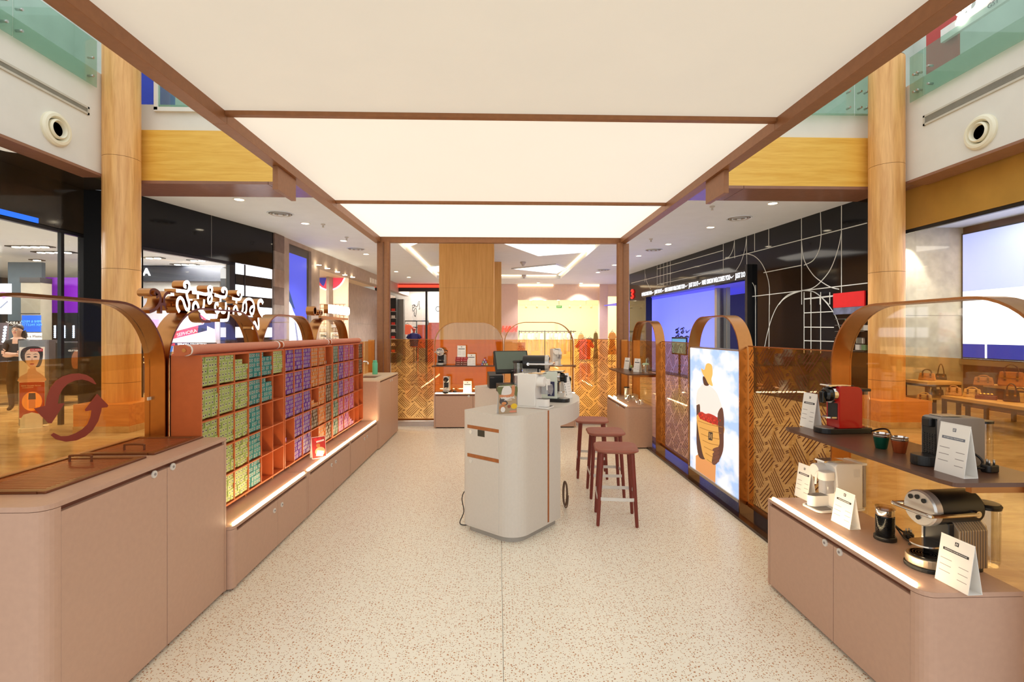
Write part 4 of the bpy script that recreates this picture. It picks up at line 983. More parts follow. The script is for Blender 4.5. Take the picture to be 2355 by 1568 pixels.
def zenius(label, loc, rz, body=STEEL, group='coffee machines', s=1.0):
    t = thing('coffee_machine', label, 'coffee machine', loc, rz, group); t.scale = (s, s, s)
    MB().prism(rpoly([(-0.075, -0.165, 0.07), (0.075, -0.165, 0.07), (0.075, 0.11, 0.02), (-0.075, 0.11, 0.02)]), 0, 0.016).build('foot', BLACK, t, bevel=0.003)
    MB().prism(rpoly([(-0.072, -0.16, 0.07), (0.072, -0.16, 0.07), (0.072, -0.03), (-0.072, -0.03)], 8), 0.016, 0.052).build('drip_tray', body, t, bevel=0.004)
    gr = MB()
    for r in (0.014, 0.024, 0.034, 0.044, 0.054):
        gr.lathe([(r, 0.052), (r, 0.056), (r + 0.004, 0.056), (r + 0.004, 0.052)], (0, -0.09, 0), 24)
    gr.build('drip_rings', BLACKG, t)
    MB().prism(rpoly([(-0.05, -0.15, 0.048), (0.05, -0.15, 0.048), (0.05, -0.045), (-0.05, -0.045)]), 0.098, 0.104).build('cup_support', CHROME, t)
    for x in (-0.058, 0.058): MB().tube([(x, -0.04, 0.05), (x, -0.04, 0.1)], 0.006, 8).build('support_post', CHROME, t)
    B(-0.055, 0.055, -0.045, 0.1, 0.016, 0.2).build('core', BLACK, t, bevel=0.004)
    B(-0.058, -0.05, -0.05, -0.04, 0.05, 0.2).build('edge_strip', CHROME, t)
    # ribbed housing behind, ribs run up the sides and over the top
    k = 11
    for i in range(k):
        y = -0.02 + i * 0.0125
        out = [(0.078 * sx, z) for sx, z in ((-1, 0.016), (-1, 0.175))] + [(-0.05, 0.205), (0.05, 0.205)] + [(0.078, 0.175), (0.078, 0.016)]
        m = MB(); n = len(out); a = [(x, y, z) for x, z in out]; b = [(x, y + 0.0105, z) for x, z in out]
        m.add(a + b, [tuple(range(n)), tuple(range(2 * n - 1, n - 1, -1))] + [(j, (j + 1) % n, n + (j + 1) % n, n + j) for j in range(n)])
        m.build('housing_rib', body, t, bevel=0.003)
    MB().cyl((0, -0.1, 0.252), 0.071, 0.215, 'y', 36).build('drum', BLACK, t, bevel=0.006)
    fd = MB().lathe([(0.074, 0.01), (0.074, -0.018), (0.068, -0.026), (0.0, -0.028)], (0, -0.1, 0.252), 36, axis='y').build('front_disc', mat('satin silver', (206, 202, 196), 0.28, metal=0.7, var=0.02), t)
    for x, z in ((-0.035, 0.29), (-0.005, 0.297), (0.024, 0.289), (0.0, 0.212)):
        q = MB(); q.cyl((x, -0.132, z), 0.0095, 0.008, 'y', 14); q.build('button', BLACKG, fd)
    MB().tube(spline([(-0.082, 0.06, 0.245), (-0.084, -0.05, 0.245), (-0.083, -0.15, 0.247), (-0.07, -0.165, 0.248), (0.07, -0.165, 0.248), (0.083, -0.15, 0.247), (0.084, -0.05, 0.245), (0.082, 0.06, 0.245)], 4), 0.0085, 10).build('handle', CHROME, t)
    for x in (-0.08, 0.08): MB().cyl((x - 0.008, 0.06, 0.245), 0.014, 0.016, 'x', 14).build('handle_pivot', CHROME, t)
    MB().lathe([(0.04, 0.01), (0.047, 0.03), (0.049, 0.25), (0.046, 0.25), (0.044, 0.03), (0.0, 0.025)], (0.03, 0.165, 0), 28).build('water_tank', TANK, t)
    MB().lathe([(0.0, 0.276), (0.046, 0.272), (0.053, 0.262), (0.05, 0.25), (0.0, 0.25)], (0.03, 0.165, 0), 28).build('tank_lid', BLACK, t)
    return t
def essenza(label, loc, rz, col):
    t = thing('coffee_machine', label, 'coffee machine', loc, rz, 'coffee machines')
    xprof(rpoly([(-0.075, 0.0), (0.125, 0.0), (0.125, 0.2, 0.012), (-0.075, 0.205, 0.02)]), -0.042, 0.042).build('body', col, t, bevel=0.004)
    B(-0.034, 0.034, -0.079, -0.072, 0.02, 0.198).build('front_insert', BLACKG, t, bevel=0.002)
    for i in range(9):
        for j in range(5): B(-0.028 + j * 0.0125, -0.02 + j * 0.0125, -0.0805, -0.079, 0.05 + i * 0.0095, 0.056 + i * 0.0095).build('vent_cell', GRIDM, t)
    B(-0.02, 0.02, -0.095, -0.075, 0.16, 0.198).build('brew_head', BLACK, t, bevel=0.006)
    MB().prism(rpoly([(-0.044, -0.145, 0.042), (0.044, -0.145, 0.042), (0.044, -0.06), (-0.044, -0.06)], 8), 0, 0.043).build('cup_stand', BLACK, t, bevel=0.004)
    B(-0.03, 0.03, -0.05, 0.04, 0.205, 0.209).build('lever', STEEL, t, bevel=0.0015)
    MB().cyl((0, 0.155, 0.01), 0.034, 0.165, n=22).build('water_tank', TANK, t); MB().cyl((0, 0.155, 0.175), 0.036, 0.01, n=22).build('tank_lid', BLACK, t)
    return t

RED = mat('gloss red plastic', (178, 24, 20), 0.18, var=0.02); MINT = mat('pale mint plastic', (214, 222, 210), 0.25, var=0.015)
SILV = mat('silver plastic', (190, 186, 180), 0.3, metal=0.4, var=0.03); GREYP = mat('warm grey plastic', (138, 130, 124), 0.45, var=0.03)
CHAMP = mat('champagne metal', (168, 150, 128), 0.32, metal=0.7, var=0.04)
def zrot(a): return R(a)
SH, CT = 0.962, 0.526
citiz('gloss red coffee machine on the dark bronze shelf at right', (1.925, 2.725, SH), R(-86), RED)
essenza('flat grey coffee machine on the shelf beside the copper cup', (1.9, 2.045, SH), R(-90), GREYP)
lattissima('white coffee machine with milk jug on the lit right counter', (1.91, 2.755, CT), R(-84))
zenius('large champagne ribbed coffee machine with black drum on the right counter', (1.905, 2.06, CT), R(-84), CHAMP)
lattissima('white coffee machine with milk jug on the island', (0.285, 3.98, 0.921), R(62))
citiz('pale mint coffee machine with black base on the island', (0.475, 4.30, 0.921), R(70), MINT, tank=False)
zenius('black and silver ribbed coffee machine at the back of the island', (0.39, 5.12, 0.921), R(80), SILV, s=1.12)
zenius('black and silver coffee machine at the left end of the back shelf', (-0.915, 8.05, 0.986), R(-6), SILV, s=0.88)
lattissima('white coffee machine on the right back shelf', (0.95, 8.08, 0.986), R(10))
citiz('slim silver coffee machine on the left back cabinet', (-0.822, 8.01, 0.552), R(-4), SILV)
citiz('white and black coffee machine on the right back cabinet', (1.125, 8.01, 0.552), R(8), MINT)
# sticker on the mint machine
mm = [o for o in COL.objects if o.get('label', '').startswith('pale mint')][0]
m = MB(); patch(m, [(-0.03, 0.05), (0.03, 0.05), (0.03, 0.175), (-0.03, 0.175)], frame((-0.0512, 0.0, 0), (0, -1, 0)), 0.0006); st = m.build('sticker', mat('navy sticker', (44, 46, 84), 0.4), mm, fix=False)
m = MB()
for i in range(9):
    z = 0.06 + 0.011 * i; w_ = 0.02 * math.sin(PI * (i + 1) / 11)
    patch(m, [(-w_, z), (w_, z), (w_, z + 0.005), (-w_, z + 0.005)], frame((-0.0512, 0.0, 0), (0, -1, 0)), 0.0012)
m.build('sticker_motif', PAPER, st, fix=False)

# ------------------------------------------------------------------ tent cards
def tent(label, loc, rz, w_=0.125, h_=0.2, d_=0.06, title=None, rows=3, bar=DARKINK, plain=False):
    t = thing('tent_card', label, 'sign card', loc, rz, 'white promotion cards')
    th = 0.0015; Ln = math.hypot(h_, d_ / 2); a = math.atan2(d_ / 2, h_)
    fr = frame((0, -d_ / 2, 0), (1, 0, 0)) @ Matrix.Rotation(-a, 4, 'X')
    m = MB(); m.T = fr; m.box(-w_ / 2, w_ / 2, 0, th, 0, Ln); c = m.build('front_leaf', PAPER, t)
    bk = frame((0, d_ / 2, 0), (1, 0, 0)) @ Matrix.Rotation(a, 4, 'X')
    m = MB(); m.T = bk; m.box(-w_ / 2, w_ / 2, -th, 0, 0, Ln); m.build('back_leaf', PAPER, t)
    B(-w_ / 2, w_ / 2, -d_ / 2, d_ / 2, 0, 0.001).build('bottom_leaf', PAPER, t)
    if plain: return t, fr, Ln
    m = MB(); m.T = fr; e = w_ * 0.055
    m.box(-e, e, -0.0006, 0, Ln * 0.84, Ln * 0.84 + 2 * e); lg = m.build('emblem', bar if bar is not DARKINK else DARKINK, c)
    m = MB(); m.T = fr; z = Ln * 0.84
    m.ribbon([(-e * .5, z + e * .4), (-e * .3, z + e * 1.6), (e * .3, z + e * .4), (e * .5, z + e * 1.6)], e * .35, -0.0012, -0.0007); m.build('emblem_mark', PAPER, lg, fix=False)
    m = MB(); m.T = fr; m.box(-w_ * .38, w_ * .38, -0.0006, 0, Ln * 0.68, Ln * 0.735); br = m.build('title_bar', bar, c)
    if title == '-':
        m = MB(); m.T = fr; m.box(-w_ * .29, w_ * .29, -0.0010, -0.0006, Ln * 0.70, Ln * 0.715); m.build('title_line', PAPER, br)
    elif title: text(title, Ln * 0.032, fr @ Matrix.Translation((0, -0.001, Ln * 0.7075)), PAPER, br, name='title_lettering', ext=0.0002, sx=w_ * 0.70 / (Ln * 0.032 * len(title) * 0.62))
    for k in range(rows):
        z = Ln * (0.5 - 0.13 * k)
        m = MB(); m.T = fr; m.box(-w_ * .42, -w_ * .08, -0.0004, 0, z, z + Ln * 0.012); m.box(w_ * .14, w_ * .42, -0.0004, 0, z - Ln * 0.05, z - Ln * 0.038); m.build('fine_print', GREYINK, c)
    return t
tent('white promotion card behind the red coffee machine', (1.84, 2.865, SH), R(-84), 0.11, 0.2, title='-')
tent("white promotion card in front of the flat grey machine", (1.8, 1.9, SH), R(-87), 0.122, 0.198, title="FATHER'S DAY PROMOTION", bar=mat('slate print', (112, 116, 128), 0.6))
tent('white promotion card at the far end of the right counter behind the white machine', (1.845, 2.925, CT), R(-84), 0.11, 0.2, title='-')
tent('white promotion card between the white machine and the milk frother', (1.795, 2.51, CT), R(-87), 0.13, 0.175, title='-')
tent('white promotion card at the near end of the right counter', (1.8, 1.89, CT), R(-87), 0.135, 0.185, title='PROFESSIONAL MACHINE PROMOTIONS')
tent('white promotion card standing on the red and brown boxes', (-0.585, 8.02, 0.986 + 0.136), 0, 0.135, 0.185)
tent('white promotion card on the left back shelf beside the box stack', (-0.425, 8.0, 0.986), 0, 0.13, 0.185)
tent('brightly lit white promotion card on the left back cabinet', (-0.488, 7.98, 0.552), 0, 0.135, 0.185)
tent('white promotion card on the far right shelf, farther one', (1.93, 7.33, 0.973), R(-60), 0.1, 0.17)
tent('white promotion card on the far right shelf, nearer one', (1.93, 6.80, 0.973), R(-60), 0.11, 0.185)
tent('white promotion card on the right back shelf behind the sales screen', (0.33, 8.05, 0.986), R(5), 0.13, 0.185)
t, fr, Ln = tent('white desk calendar card on the island right of the mint machine', (0.615, 4.52, 0.921), R(48), 0.105, 0.225, 0.1, plain=True)
c = t.children[0]; m = MB(); m.T = fr; m.box(-0.03, 0.03, -0.0006, 0, Ln * .84, Ln * .9); m.build('title_bar', DARKINK, c)
for k in range(6):
    z = Ln * (0.66 - 0.1 * k); m = MB(); m.T = fr; m.box(-0.042, -0.036, -0.0006, 0, z - 0.008, z + 0.008); m.build('bullet_cup', DARKINK, c)
    m = MB(); m.T = fr; m.box(0.0, 0.04, -0.0006, 0, z, z + 0.002); m.build('fine_print', GREYINK, c)
# red tent card on the middle bench
t, fr, Ln = tent('red and white food tent card on the middle low bench', (-1.635, 4.56, BZ + 0.001), R(38), 0.125, 0.19, 0.07, plain=True)
c = t.children[0]
def fp(name, pts, col, d=0.001, par=None, F=None, sm=True):
    m = MB(); P2 = [tuple(v) for v in spline(pts, 4, True)] if sm else pts
    patch(m, P2, F or fr, d); return m.build(name, mat('paint %d %d %d' % col, col, 0.6, var=0.04), par or c, fix=False)
circ = lambda x, z, r, r2=None: [(x + r * math.cos(k * PI / 4), z + (r2 or r) * math.sin(k * PI / 4)) for k in range(8)]
fp('red_print', [(-.06, .005), (.06, .005), (.06, .19), (-.06, .19)], (186, 44, 36), 0.0004, sm=False)
fp('heart_print', [(-.04, .17), (-.02, .185), (-.005, .17), (.01, .185), (.025, .172), (-.006, .135)], (226, 40, 44), 0.0008)
fp('plate_print', circ(0.01, .06, .045, .04), (222, 176, 130), 0.0008); fp('biscuit_print', circ(-.005, .115, .018), (196, 128, 66), 0.001)
fp('note_print', [(-.03, .025), (.03, .015), (.045, .06), (-.015, .075)], (244, 240, 234), 0.0013, sm=False)
fp('banner_print', [(-.02, .14), (.05, .15), (.05, .165), (-.02, .155)], (240, 214, 210), 0.001, sm=False)
# brochure on the island
bt = thing('brochure', 'colourful brochure reading WITH LOVE standing on the island', 'brochure', (0.07, 3.675, 0.921), R(22))
BF = frame((0, -0.012, 0), (1, 0, 0)) @ Matrix.Rotation(R(-3), 4, 'X')
m = MB(); m.T = BF; m.box(-0.072, 0.072, 0, 0.002, 0, 0.205); c = m.build('cover', mat('paint 176 150 118', (176, 150, 118), 0.6), bt)
m = MB(); m.T = frame((0, 0.035, 0), (1, 0, 0)) @ Matrix.Rotation(R(10), 4, 'X'); m.box(-0.072, 0.072, -0.002, 0, 0, 0.205); m.build('back_cover', PAPER, bt)
for nm, pts, col, d in (('foliage', [(-.072, .15), (-.072, .205), (.072, .205), (.072, .12), (.04, .15), (-.03, .13)], (104, 108, 66), .0003),
                        ('torso', [(-.05, .13), (-.035, .19), (0, .2), (.03, .185), (.03, .12), (-.02, .1)], (226, 218, 212), .0006), ('arm', [(-.06, .12), (.0, .115), (.05, .13), (.06, .2), (.035, .2), (.03, .145), (-.02, .135), (-.06, .14)], (206, 134, 92), .0009),
                        ('tray', [(-.065, .08), (-.02, .06), (.0, .08), (-.05, .12)], (74, 68, 70), .0009), ('bread', circ(-.03, .075, .02, .011), (208, 138, 82), .0012), ('plate', circ(.05, .05, .026, .02), (232, 190, 40), .0009),
                        ('coffee', circ(.01, .05, .014, .012), (150, 84, 56), .0012), ('saucer', circ(-.045, .045, .024, .02), (190, 120, 70), .0008), ('cup', circ(-.04, .03, .018, .02), (236, 230, 224), .0011), ('napkin', circ(.04, .012, .03, .008), (222, 140, 110), .0008)):
    fp('printed_' + nm, pts, col, d, c, BF)
text('WITH LOVE.', 0.021, BF @ Matrix.Translation((0.002, -0.0022, 0.113)), PAPER, c, ext=0.0002, bold=0.0007, sx=1.0)
m = MB(); m.T = BF; m.box(-0.03, 0.034, -0.0024, -0.002, 0.096, 0.1); m.build('fine_print', PAPER, c)

# ------------------------------------------------------------------ things on the right shelf and counter
fr_t = thing('milk_frother', 'black ribbed milk frother with clear lid on the right counter', 'milk frother', (1.86, 2.33, CT))
MB().lathe([(0.045, 0), (0.047, 0.004), (0.046, 0.018), (0.04, 0.022)], n=28).build('base', BLACK, fr_t)
prof = []
for i in range(15): prof += [(0.037, 0.022 + i * 0.0062), (0.0395, 0.025 + i * 0.0062), (0.0395, 0.0265 + i * 0.0062)]
MB().lathe(prof + [(0.037, 0.117)], n=32).build('ribbed_body', BLACKG, fr_t)
MB().lathe([(0.037, 0.117), (0.038, 0.119), (0.038, 0.143), (0.036, 0.145)], n=32).build('steel_neck', CHROME, fr_t)
MB().lathe([(0.036, 0.145), (0.042, 0.149), (0.041, 0.157), (0.0, 0.16)], n=32).build('clear_lid', SMOKE, fr_t)
MB().lathe([(0.0085, 0.0), (0.0085, 0.003), (0.0, 0.003)], (-0.0415, 0, 0.05), 12, axis='x').build('button', BLACKG, fr_t)
def cup(label, loc, col):
    t = thing('espresso_cup', label, 'cup', loc, 0, 'metal espresso cups')
    m_ = mat('cup metal %d' % col[0], col, 0.32, metal=0.6, var=0.03)
    MB().lathe([(0.0, 0.0), (0.022, 0.0), (0.024, 0.003), (0.033, 0.056), (0.031, 0.056), (0.022, 0.006), (0, 0.005)], n=28).build('outer_cup', m_, t)
    MB().lathe([(0.031, 0.05), (0.0345, 0.064), (0.033, 0.066), (0.0345, 0.07), (0.0355, 0.073), (0.0335, 0.073), (0.03, 0.05)], n=28).build('steel_cups', CHROME, t)
    return t
cup('dark green metal espresso cup on the right shelf', (1.845, 2.335, SH), (18, 92, 70)); cup('copper metal espresso cup on the right shelf', (1.865, 2.25, SH), (186, 92, 48))
def plug(label, loc, rz, s=1.0):
    t = thing('power_plug', label, 'power cable', loc, rz); t.scale = (s, s, s)
    MB().prism(rrect(-0.03, 0.03, -0.018, 0.02, 0.014), 0, 0.03).build('plug_body', BLACK, t, bevel=0.005)
    for x, y in ((-0.012, -0.006), (0.012, -0.006), (0, 0.011)): MB().cyl((x, y, 0.03), 0.004, 0.02, n=10).build('pin', STEEL, t)
    MB().tube(spline([(-0.03, 0, 0.015), (-0.06, 0.01, 0.02), (-0.09, 0.03, 0.04), (-0.06, 0.06, 0.06), (0.0, 0.06, 0.06), (0.02, 0.04, 0.03), (-0.02, 0.03, 0.008), (-0.08, 0.02, 0.006), (-0.11, 0.04, 0.006)], 5), 0.0045, 8).build('cable', BLACK, t)
    return t
plug('black power plug lying at the near end of the right shelf', (1.965, 1.925, SH), R(10))
plug('black power plug between the frother and the ribbed machine', (1.985, 2.34, CT), R(70), 0.9)
tag(MB().tube(spline([(2.03, 2.64, SH + .02), (2.05, 2.60, SH + .04), (2.05, 2.55, SH + .045), (2.03, 2.5, SH + .02), (2.04, 2.47, SH + .008), (2.07, 2.48, SH + .008), (2.07, 2.53, SH + .01)], 6), 0.005, 8).build('power_cable', BLACK), 'black power cable coiled behind the red machine', 'power cable')

# ------------------------------------------------------------------ sales point on the island
st = thing('sales_screen', 'tilted black touch screen of the sales point on the island', 'screen', (0.16, 5.32, 0.921), R(14))
SF = frame((0, -0.03, 0.17), (1, 0, 0)) @ Matrix.Rotation(R(-28), 4, 'X')
m = MB(); m.T = SF; m.box(-0.19, 0.19, 0, 0.035, 0, 0.26); b = m.build('housing', BLACK, st, bevel=0.006)
m = MB(); m.T = SF; m.box(-0.175, 0.175, -0.0012, 0, 0.04, 0.248); m.build('glass', mat('screen glass', (96, 108, 96), 0.06, var=0.02), b)
m = MB(); m.T = SF; m.cyl((0.1, -0.002, 0.02), 0.004, 0.002, 'y', 10); m.build('power_light', glow('blue led', (60, 110, 255), 4), b)
m = MB(); m.T = SF; m.box(-0.02, 0.02, -0.001, 0, 0.017, 0.022); m.build('maker_mark', GREYINK, b)
MB().tube([(0, 0.02, 0.03), (0, 0.0, 0.12), (0, 0.04, 0.26)], 0.022, 12).build('neck', BLACK, st)
MB().prism(rrect(-0.09, 0.09, -0.09, 0.1, 0.03), 0, 0.022).build('foot', BLACK, st, bevel=0.005)
pr_ = thing('receipt_printer', 'black receipt printer left of the sales screen', 'printer', (-0.03, 5.40, 0.921), R(8))
xprof(rpoly([(-0.1, 0), (0.1, 0), (0.1, 0.17, 0.02), (-0.1, 0.135, 0.02)]), -0.075, 0.075).build('body', BLACK, pr_, bevel=0.004)
B(-0.075, 0.075, -0.101, -0.1, 0.128, 0.132).build('paper_slot', DARKV, pr_)
text('EPSON', 0.014, frame((-0.045, -0.102, 0.115), (1, 0, 0)), GREYINK, pr_, ext=0.0003)
for k in range(3): B(0.0 + k * 0.014, 0.008 + k * 0.014, -0.102, -0.1, 0.05, 0.054).build('indicator', GREYINK, pr_)
cdw = thing('cash_box', 'low black cash box behind the brochure on the island', 'cash box', (0.10, 4.98, 0.921), R(12))
B(-0.1, 0.1, -0.12, 0.1, 0, 0.085).build('box', BLACK, cdw, bevel=0.005)
B(-0.09, 0.09, -0.1225, -0.12, 0.012, 0.072).build('drawer_front', mat('black plastic 2', (34, 34, 36), 0.4), cdw)

# ------------------------------------------------------------------ back shelf things
REDB = mat('red gift box', (170, 34, 44), 0.5); BRNB = mat('brown gift box', (126, 72, 52), 0.5)
for k in range(4):
    t = thing('gift_box', ('lowest brown gift box in the stack on the left back shelf', 'upper brown gift box under the red ones on the back shelf', 'lower red gift box in the stack on the back shelf', 'upper red gift box under the promotion card')[k], 'box', (-0.585 + 0.004 * (k % 2), 8.03, 0.9865 + 0.034 * k), R(1.5 * k), 'stacked gift boxes')
    B(-0.1, 0.1, -0.05, 0.05, 0, 0.0325).build('carton', BRNB if k < 2 else REDB, t, bevel=0.002, seg=1)
    MB().cyl((0, -0.0515, 0.017), 0.006, 0.0015, 'y', 12).build('seal', PAPER, t)
    for x in (-0.055, 0.055): B(x - 0.025, x + 0.025, -0.0508, -0.05, 0.013, 0.02).build('label_line', mat('box print', (214, 150, 140), 0.6), t)
for k, (dx, dz, nm) in enumerate(((-0.038, 0, 'P'), (0.0, 0, 'O'), (0.038, 0, 'G'), (-0.019, 0.037, 'T'), (0.019, 0.037, 'P'), (0.0, 0.074, 'M'))):
    t = tag(B(-0.018, 0.018, -0.018, 0.018, 0, 0.036).build('capsule_cube', SM[nm], bevel=0.001, seg=1), '%s cube %s of the little pyramid on the back shelf' % (NAMES[nm], ('at bottom left', 'at bottom middle', 'at bottom right', 'at middle left', 'at middle right', 'on top')[k]), 'box', 'pyramid of little cubes')
    t.location = (-0.215 + dx, 8.0, 0.9865 + dz); t.rotation_euler = (0, 0, R(random.uniform(-4, 4)))
    B(-0.008, 0.008, -0.0188, -0.0181, 0.01, 0.026).build('emblem', EMB_W, t)
t = thing('travel_mug', 'steel travel mug with black lid at the right end of the left back shelf', 'mug', (-0.035, 8.03, 0.986))
MB().lathe([(0, 0), (0.03, 0), (0.036, 0.13), (0.034, 0.135)], n=24).build('body', STEEL, t); MB().lathe([(0.037, 0.13), (0.039, 0.135), (0.039, 0.148), (0.0, 0.15)], n=24).build('lid', BLACK, t)
for s in (-1, 1): B(s * 0.036 - 0.003, s * 0.036 + 0.003, -0.02, 0.02, 0.0, 0.13).build('sleeve_edge', BLACK, t)
plug('black plug lying right of the slim silver machine', (-0.7, 8.03, 0.552), R(140), 0.8)
# far right counter and shelf
GLASS = mat('drinking glass', (250, 250, 248), 0.02, trans=1.0, var=0)
GL2 = tint('thin glass', (0.97, 0.97, 0.96), 0.12)
for k, (x, y, lab) in enumerate(((1.86, 6.52, 'nearest clear glass cup'), (1.93, 6.60, 'clear glass cup behind the nearest one'), (1.82, 6.92, 'clear glass cup in the middle'), (1.93, 6.98, 'clear glass cup beside the acrylic tray'), (1.9, 7.12, 'farthest clear glass cup'))):
    t = tag(MB().lathe([(0, 0), (0.026, 0), (0.032, 0.02), (0.034, 0.07), (0.032, 0.07), (0.03, 0.02), (0.024, 0.004), (0, 0.004)], n=20).build('glass_cup', GL2), lab + ' on the far right counter', 'glass', 'clear glass cups'); t.location = (x, y, 0.5505)
t = thing('acrylic_tray', 'clear acrylic tray lit from below on the far right counter', 'tray', (1.88, 7.24, 0.5505))
for a in ((-.16, .16, -.1, .1, 0, .005), (-.16, .16, -.1, -.095, .005, .06), (-.16, .16, .095, .1, .005, .06), (-.16, -.155, -.095, .095, .005, .06), (.155, .16, -.095, .095, .005, .06)): B(*a).build('tray_wall', GL2 if a[4] else tint('frosted sheet', (0.95, 0.93, 0.9), 0.05, haze=0.5), t)
t = thing('tumbler', 'steel tumbler with dark lid at the far right counter', 'tumbler', (1.95, 7.46, 0.5505))
MB().lathe([(0, 0), (0.035, 0), (0.04, 0.13)], n=22).build('body', STEEL, t); MB().lathe([(0.041, 0.13), (0.042, 0.145), (0.0, 0.148)], n=22).build('lid', BLACK, t)
t = thing('straw_tumbler', 'clear tumbler with pale green lid and straw on the far right shelf', 'tumbler', (2.0, 6.66, 0.973))
MB().lathe([(0.034, 0), (0.042, 0.11), (0.04, 0.11), (0.032, 0.003)], n=22).build('cup', GL2, t); MB().lathe([(0.044, 0.108), (0.044, 0.122), (0.03, 0.13), (0, 0.13)], n=22).build('lid', mat('pale green plastic', (176, 208, 186), 0.4), t)
MB().tube([(0, 0, 0.03), (0.012, 0, 0.19)], 0.005, 8).build('straw', mat('pale green plastic'), t)
for k, (dx, dz) in enumerate(((-.03, .02), (.012, .02), (-.008, .058))):
    t = tag(MB().lathe([(0.0, -0.02), (0.014, -0.018), (0.02, 0.0), (0.014, 0.018), (0, 0.02)], n=14).build('capsule_ball', (BLACK, WHITE, SM['G'])[k]), ('black', 'white', 'green')[k] + ' round capsule between the cards on the far right shelf', 'capsule'); t.location = (1.92 + dx, 7.06 + dx, 0.9735 + dz)
# bottle on the sink counter
t = thing('drink_bottle', 'mint green drink bottle on the sink counter', 'bottle', (-1.80, 7.32, 0.906))
MB().lathe([(0, 0), (0.036, 0), (0.038, 0.004), (0.038, 0.165), (0.034, 0.172)], n=26).build('body', mat('mint plastic', (104, 200, 160), 0.45, var=0.02), t)
MB().lathe([(0.03, 0.172), (0.031, 0.176), (0.031, 0.2), (0.027, 0.204), (0, 0.205)], n=26).build('cap', mat('mint plastic'), t)

# ------------------------------------------------------------------ lit signs on the left arches
SIGN = glow('sign white light', (255, 246, 234), 3.0)
sg = thing('curly_sign', 'glowing curly lettering sign standing on the left arches', 'sign', (-1.98, 3.6, 1.68))
def sp_(x, y): p = at(330 + x / 7.597, 620 + y / 7.597, X=-1.94); return (p.y - 3.6, p.z - 1.68)
def letter(strokes, lit=True, dx=0.0, name='letter', wd=0.021):
    m = MB(); m.T = Matrix.Rotation(R(90), 4, 'Z')       # local x -> world y, local -y -> world +x
    for s in strokes:
        P2 = [tuple(v) for v in spline([sp_(*q) for q in s], 5)]
        m.ribbon(P2, wd, -0.04 + dx, 0.03 + dx, 0, 1 if lit else 0)
    return m.build(name, [BRONZE, SIGN], sg, fix=False)
letter([[(750, 300), (715, 290), (720, 235), (770, 215), (800, 260), (795, 330), (770, 380), (690, 375), (570, 365)]])
letter([[(630, 740), (590, 650), (595, 540), (640, 490), (690, 530), (720, 620), (750, 690), (790, 690), (800, 600), (770, 500), (755, 420), (770, 380)]])
letter([[(850, 395), (960, 405), (1090, 430), (1140, 400), (1130, 320), (1170, 300), (1200, 340), (1175, 430), (1130, 500), (1140, 580), (1180, 560), (1195, 480), (1170, 430)], [(950, 410), (950, 510)]])
letter([[(865, 730), (870, 620), (910, 570), (950, 620), (970, 700), (1010, 720), (1050, 650), (1060, 520)]])
letter([[(1410, 385), (1375, 375), (1380, 335), (1420, 325), (1455, 370), (1440, 460), (1390, 480), (1240, 440)], [(1345, 470), (1345, 560)]])
letter([[(1310, 620), (1270, 590), (1250, 650), (1270, 730), (1310, 740), (1340, 680), (1370, 740), (1420, 740), (1440, 660), (1440, 570)], [(1495, 660), (1490, 780), (1470, 870), (1420, 885), (1340, 885)]])
letter([[(1675, 440), (1645, 420), (1655, 385), (1695, 385), (1715, 440), (1690, 510), (1640, 520), (1550, 500)], [(1625, 510), (1622, 590)]])
letter([[(1570, 780), (1580, 680), (1615, 640), (1640, 700), (1665, 770), (1710, 760), (1735, 690), (1740, 600)]])
letter([[(1740, 600), (1780, 540), (1840, 510), (1900, 540), (1935, 640), (1920, 750), (1890, 780), (1860, 720), (1880, 660), (1920, 640)], [(1750, 770), (1790, 740), (1800, 640), (1790, 560)]])
letter([[(2090, 590), (2060, 540), (2015, 560), (2005, 640), (2030, 730), (2080, 810)]], wd=0.03)
letter([[(1905, 1040), (1920, 950), (1945, 920), (1970, 980), (2000, 1030), (2015, 980), (2005, 840)]], wd=0.024)
letter([[(220, 440), (190, 420), (200, 370), (260, 355), (330, 400), (360, 500), (340, 600), (270, 690), (170, 735)]], lit=False, dx=0.02, name='unlit_curl', wd=0.02)
letter([[(245, 440), (250, 410), (275, 420), (270, 450), (250, 455)]], lit=False, dx=0.01, name='unlit_curl', wd=0.03)
letter([[(500, 700), (460, 600), (455, 480), (500, 410), (560, 400)]], lit=False, dx=0.03, name='unlit_curl', wd=0.018)
letter([[(1060, 740), (1070, 840), (1130, 900), (1250, 905)]], lit=False, dx=0.03, name='unlit_curl', wd=0.018)
m = MB(); m.T = Matrix.Rotation(R(90), 4, 'Z'); y0, z0 = sp_(330, 600); y1, z1 = sp_(560, 610)
m.box(y0, y1, -0.012, 0.012, z0 - 0.006, z0 + 0.01); m.box(sp_(395, 600)[0] - .006, sp_(395, 600)[0] + .012, -0.01, 0.01, -0.05, z0); m.build('support_bar', BRONZE, sg)
m = MB(); m.T = Matrix.Rotation(R(90), 4, 'Z'); y0, z0 = sp_(560, 560); y1, z1 = sp_(1980, 700); m.box(y0, y1, 0.03, 0.045, z1 - 0.02, z1 - 0.005); m.box(y0 + .5, y0 + .52, 0.03, 0.045, -0.01, z1); m.build('support_bar', BRONZE, sg)
s2 = thing('wordmark_sign', 'small glowing wordmark sign on the farthest left arch', 'sign', (-1.97, 5.9, 1.685))
y0 = at(752, 730, X=-1.94).y; y1 = at(806, 730, X=-1.94).y
F2 = frame((0.03, (y0 + y1) / 2 - 5.9, 0.1), (0, 1, 0))
text('NESPRESSO', 0.145, F2, SIGN, s2, ext=0.02, bold=0.0004, sx=(y1 - y0) / 0.92)
